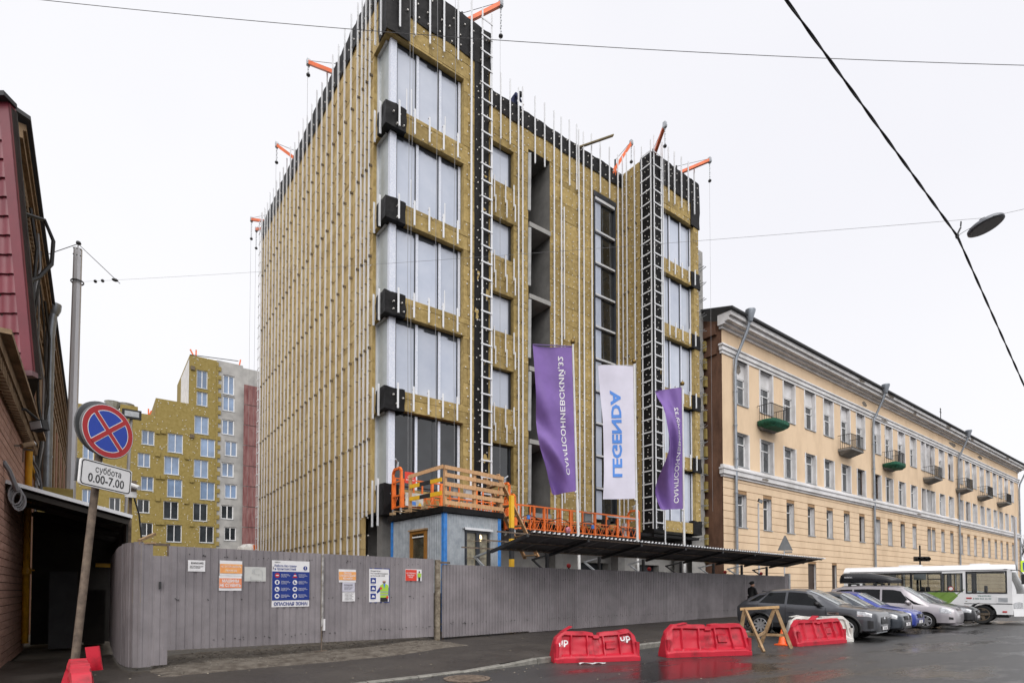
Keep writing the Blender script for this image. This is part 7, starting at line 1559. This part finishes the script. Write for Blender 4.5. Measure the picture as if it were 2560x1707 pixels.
def person(label, loc, rotz, coat, trousers, pose, hat=None, hatm=black_c, bend=0.0):
    t = thing('person', label, 'person', loc, rotz); J = pose
    E = [('pelvis', 'waist'), ('waist', 'chest'), ('chest', 'neck'), ('neck', 'head0'), ('chest', 'shl'), ('shl', 'ell'), ('ell', 'wrl'), ('chest', 'shr'), ('shr', 'elr'), ('elr', 'wrr'), ('pelvis', 'hpl'), ('hpl', 'knl'), ('knl', 'anl'), ('anl', 'tol'), ('pelvis', 'hpr'), ('hpr', 'knr'), ('knr', 'anr'), ('anr', 'tor')]
    skin_body('body', {k: v for k, v in J.items() if k not in ('head', 'look')}, E, coat, t)
    hp, lk = Vector(J['head']), Vector(J['look']).normalized(); sdv = lk.cross(Vector((0, 0, 1))).normalized(); upv = sdv.cross(lk).normalized(); m = MB()
    def hd(u, v):
        a, ph = 2 * PI * u, -PI / 2 + PI * v; x_, y_, z_ = math.cos(ph) * math.cos(a), math.cos(ph) * math.sin(a), math.sin(ph)
        fr_ = .098 * x_ * (1 + .06 * (z_ < -.2)); wd = .078 * y_ * (1 - .22 * max(0, -z_)); nose = .026 * math.exp(-((a if a < PI else a - 2 * PI) / .16) ** 2) * math.exp(-((z_ + .12) / .22) ** 2); brow = -.006 * math.exp(-((z_ - .08) / .1) ** 2) * (x_ > 0)
        return hp + lk * (fr_ + nose + brow) + sdv * wd + upv * (.125 * z_)
    m.grid(hd, 28, 18); m.build('head', skin, t, smooth=True, local=True)
    m = MB()
    for sg in (-1, 1): m.blob(hp + sdv * (.079 * sg) - lk * .005, (.018, .018, .032), 8)
    m.build('ears', skin, t, smooth=True, local=True)
    m = MB()
    for sg in (-1, 1): m.blob(hp + sdv * (.032 * sg) + lk * .088 + upv * .012, .011, 8)
    m.obox(hp + lk * .094 - sdv * .024 - upv * .066, sdv * .048, lk * .004, upv * .01); m.build('eyes_and_mouth', ink, t, local=True)
    m = MB()
    def hr_(u, v):
        a = 2 * PI * u; q = v; ph = lerp(.15, PI / 2, q); lift = .35 * max(0, math.cos(a)); ph = max(ph, lift); return hp + lk * (.107 * math.cos(ph) * math.cos(a) - .006) + sdv * (.090 * math.cos(ph) * math.sin(a)) + upv * (.135 * math.sin(ph) + .004)
    if hat == 'beret':
        m.lathe([(.0, .06), (.09, .055), (.125, .03), (.12, .0), (.10, -.02), (.095, -.05)], hp + upv * .09 - lk * .015, upv + lk * -.15, 22); m.build('beret', hatm, t, smooth=True, local=True)
        m = MB(); m.grid(hr_, 20, 6); m.build('hair', hatm, t, smooth=True, local=True)
    elif hat == 'hood': m.blob(hp - lk * .02 + upv * .01, (.125, .115, .15), 14); m.build('hood', hatm, t, smooth=True, local=True)
    return t
V = Vector
# local frame: +x is the way the body faces
stand = {'pelvis': (V((0, 0, .92)), (.17, .14)), 'waist': (V((0, 0, 1.08)), (.16, .13)), 'chest': (V((0.01, 0, 1.30)), (.18, .14)), 'neck': (V((.01, 0, 1.46)), .07), 'head0': (V((.02, 0, 1.54)), .055), 'shl': (V((0, .18, 1.38)), .085), 'ell': (V((.06, .25, 1.12)), .065), 'wrl': (V((.27, .08, 1.12)), .05), 'shr': (V((0, -.18, 1.38)), .085), 'elr': (V((.06, -.25, 1.12)), .065), 'wrr': (V((.27, -.06, 1.16)), .05),
         'hpl': (V((0, .10, .86)), .115), 'knl': (V((.02, .11, .48)), .075), 'anl': (V((0, .12, .09)), .055), 'tol': (V((.17, .14, .04)), .045), 'hpr': (V((0, -.10, .86)), .115), 'knr': (V((.02, -.11, .48)), .075), 'anr': (V((0, -.12, .09)), .055), 'tor': (V((.17, -.14, .04)), .045), 'head': (.045, 0, 1.60), 'look': (1, .0, .30)}
pp_ = V((25.75, 14.82, 0)); pz_ = pz(pp_.x, pp_.y)
pr_ = person('woman in black coat and beret by the fence behind the crossover', (pp_.x, pp_.y, pz_), math.atan2(-.25, 1), black_c, black_c, stand, 'beret')
hand(pr_, (.28, .06, 1.13), (.5, -.8, .1), (-.3, 0, 1)); hand(pr_, (.28, -.05, 1.17), (.5, .8, .1), (-.3, 0, 1))
m = MB(); m.lathe([(.20, 0), (.215, .2), (.20, .5)], (0, 0, .55), n=18); m.build('coat_skirt', black_c, pr_, smooth=True, local=True)
m = MB(); m.lathe([(.075, -.03), (.10, 0), (.085, .06)], (.01, 0, 1.44), n=14); m.build('scarf', M('dark_scarf', (.02, .02, .022), .9), pr_, smooth=True, local=True)
bentp = {'pelvis': (V((-.1, 0, .80)), (.17, .14)), 'waist': (V((-.05, 0, .98)), (.165, .14)), 'chest': (V((.12, 0, 1.22)), (.20, .15)), 'neck': (V((.25, 0, 1.33)), .08), 'head0': (V((.29, 0, 1.36)), .06), 'shl': (V((.12, .19, 1.24)), .09), 'ell': (V((.26, .26, 1.0)), .07), 'wrl': (V((.42, .14, .86)), .05), 'shr': (V((.12, -.19, 1.24)), .09), 'elr': (V((.26, -.26, 1.0)), .07), 'wrr': (V((.42, -.14, .86)), .05),
         'hpl': (V((-.1, .11, .78)), .12), 'knl': (V((.06, .13, .44)), .085), 'anl': (V((-.05, .13, .09)), .06), 'tol': (V((.12, .14, .04)), .05), 'hpr': (V((-.1, -.11, .78)), .12), 'knr': (V((.06, -.13, .44)), .085), 'anr': (V((-.05, -.13, .09)), .06), 'tor': (V((.12, -.14, .04)), .05), 'head': (.36, 0, 1.38), 'look': (1, 0, -.75)}
wp = U(1287, 245, 1, 21.75)
wr = person('worker in navy jacket bending over the roof parapet', (wp.x - .1, 21.75, 24.9), math.atan2(-.55, .8), navy, navy, bentp, 'hood')
hand(wr, (.44, .13, .84), (.6, -.1, -.7), (0, 0, 1)); hand(wr, (.44, -.13, .84), (.6, .1, -.7), (0, 0, 1))
# ================================================================ street furniture on the right
lpst = thing('floodlight_post', 'slim grey post with a tilted floodlight in front of the yellow house', 'floodlight', (27.8, 16.7, 0)); p = U(1896, 1255, 1, 16.7); pbm = U(1897, 1400, 1, 16.7)
m = MB(); m.cyl((pbm.x, 16.7, 0), (p.x, 16.7, p.z - .05), .055, .045, 8); m.build('post', polegrey, lpst); m = MB(); m.obox((p.x - .38, 16.55, p.z - .02), (.42, 0, -.06), (0, -.05, -.02), (.03, -.05, .18)); m.build('head', trim_b, lpst); m = MB(); m.obox((p.x - .35, 16.49, p.z - .03), (.36, 0, -.055), (0, -.008, 0), (.03, -.05, .15)); m.build('lens', galv, lpst)
ts = thing('warning_sign', 'grey back of a triangular road sign above the canopy', 'road sign', (29, 16.4, 0)); p = U(1963, 1362, 1, 16.4)
m = MB(); tri = [(-.44, -.31), (.44, -.31), (.04, .55), (-.04, .55)]; m.prism(tri, lambda a, c_: Vector((p.x, 16.4, p.z)) + RT * a + Vector((0, 0, c_)), D0 * .02); m.build('plate', sign_back, ts); m = MB(); m.cyl((p.x, 16.46, pz(p.x, 16.4)), (p.x, 16.46, p.z + .3), .04, n=8); m.build('post', polegrey, ts)
m = MB(); m.obox(Vector((p.x, 16.4, p.z)) + RT * -.02 + Vector((0, 0, -.44)), RT * .42, D0 * .02, (0, 0, .09)); m.build('lower_plate', sign_back, ts)
tl = thing('traffic_light', 'black horizontal traffic light seen above the bus roof', 'traffic light', (40, 13.4, 0)); p = U(2300, 1397, 1, 13.2)
m = MB(); m.cyl((p.x, 13.2, .1), (p.x, 13.2, p.z + .9), .05, n=8); m.build('post', trim_b, tl); m = MB()
for k in range(3): c_ = Vector((p.x, 13.15, p.z)) + RT * (-.33 + .33 * k); m.obox(c_ - RT * .16 - Vector((0, 0, .14)), RT * .3, -D0 * .14, (0, 0, .3)); m.cyl(c_ - D0 * .14, c_ - D0 * .3, .11, n=12, caps=False)
m.build('signal_head', trim_b, tl)
cs = thing('crossing_sign', 'blue pedestrian crossing sign on a yellow-green board at the right edge', 'road sign', (42, 10, 0)); p = U(2572, 1415, 1, 9.6)
m = MB(); m.obox(Vector((p.x, 9.6, p.z)) - RT * .55 - Vector((0, 0, .40)), RT * 1.1, D0 * .03, (0, 0, .80)); bo = m.build('board', M('signal_yellow', (.55, .75, .02), .4), cs)
m = MB(); m.obox(Vector((p.x, 9.6, p.z)) - RT * .42 - Vector((0, 0, .28)) - D0 * .006, RT * .84, D0 * .004, (0, 0, .56)); m.build('blue_panel', sign_b, bo); m = MB(); m.face(*[Vector((p.x, 9.6, p.z)) - D0 * .01 + RT * a + Vector((0, 0, c_)) for a, c_ in ((-.36, -.24), (.2, -.24), (-.08, .24))]); m.build('white_triangle', sign_w, bo)
m = MB(); m.face(*[Vector((p.x, 9.6, p.z)) - D0 * .014 + RT * a + Vector((0, 0, c_)) for a, c_ in ((-.16, -.2), (-.1, -.2), (-.06, -.05), (0, -.2), (.05, -.2), (-.03, .05), (-.1, .05))]); m.build('walking_figure', ink, bo); m = MB(); q = U(2541, 1420, 1, 9.7); m.cyl((q.x, 9.7, 0), (q.x, 9.7, 6.5), .09, .08, 10); m.build('post', polegrey, cs)
# bare trees at the street end
def tree(label, x, y, h, seed):
    rnd = random.Random(seed); t = thing('bare_tree', label, 'tree', (x, y, 0), group='bare trees at the street end'); tk = MB(); br = MB()
    def grow(p, d, L, r, lev):
        q = p + d * L; (tk if lev < 1 else br).cyl(p, q, r, r * .65, 6 if lev < 2 else 4, False)
        if lev > 4: return
        for k in range(3 if lev else 4):
            nd = (d + Vector((rnd.uniform(-.8, .8), rnd.uniform(-.8, .8), rnd.uniform(-.1, .6)))).normalized(); grow(lerp(p, q, rnd.uniform(.55, 1)), nd, L * rnd.uniform(.55, .8), r * .58, lev + 1)
    grow(Vector((x, y, 0)), Vector((0, 0, 1)), h * .36, h * .018, 0); tk.build('trunk', bark, t); br.build('crown', bark, t)
tree('bare tree right of the yellow house, nearer one', 108, 21, 11, 1); tree('bare tree right of the yellow house, farther one', 125, 20, 12, 4)
fh = thing('far_house', 'pale far house glimpsed between the bare trees', 'building', (140, 40, 0)); m = MB(); m.wall((132, 34, 0), (1, 0, 0), (0, 0, 1), 40, 9, [(2 + 3 * k, 3.3 + 3 * k, 1.5 + 3.6 * r, 3.5 + 3.6 * r) for k in range(12) for r in range(2)], (0, .3, 0)); m.face((132, 34, 0), (132, 34, 9), (132, 50, 9), (132, 50, 0)); m.build('wall', plaster_w, fh); m = MB(); m.box(131.5, 172, 33.5, 50, 9, 9.5); m.build('roof', roof_m, fh); m = MB(); m.box(132.2, 171, 34.3, 34.35, .5, 8.8); m.build('panes', wglass, fh)

# fallen leaves, grit and scraps on the road and pavement
random.seed(23); b = MB()
for k in range(700):
    x = random.uniform(0, 30); y = random.uniform(4.5, 14.5) if k % 3 else kerbY(x) - abs(random.gauss(0, .35)) - .03
    if y > fenceY(x) - .1: continue
    z = pz(x, y) + .004 if y > kerbY(x) + .16 else .004; r = random.uniform(.008, .03); a = random.uniform(0, PI); u, w_ = Vector((math.cos(a), math.sin(a), random.uniform(-.3, .3))) * r, Vector((-math.sin(a), math.cos(a), random.uniform(-.3, .3))) * r * random.uniform(.4, 1); c_ = Vector((x, y, z + .008)); b.add([c_ - u, c_ - w_, c_ + u, c_ + w_, c_ + Vector((0, 0, .012))], [(0, 1, 4), (1, 2, 4), (2, 3, 4), (3, 0, 4)])
b.build('street_grit', M('grit', (.03, .025, .02), .8, scale=8, col2=(.30, .26, .20), contrast=(.45, .6)), kind='stuff', label='scattered leaves, grit and small scraps on the wet road', cat='litter')
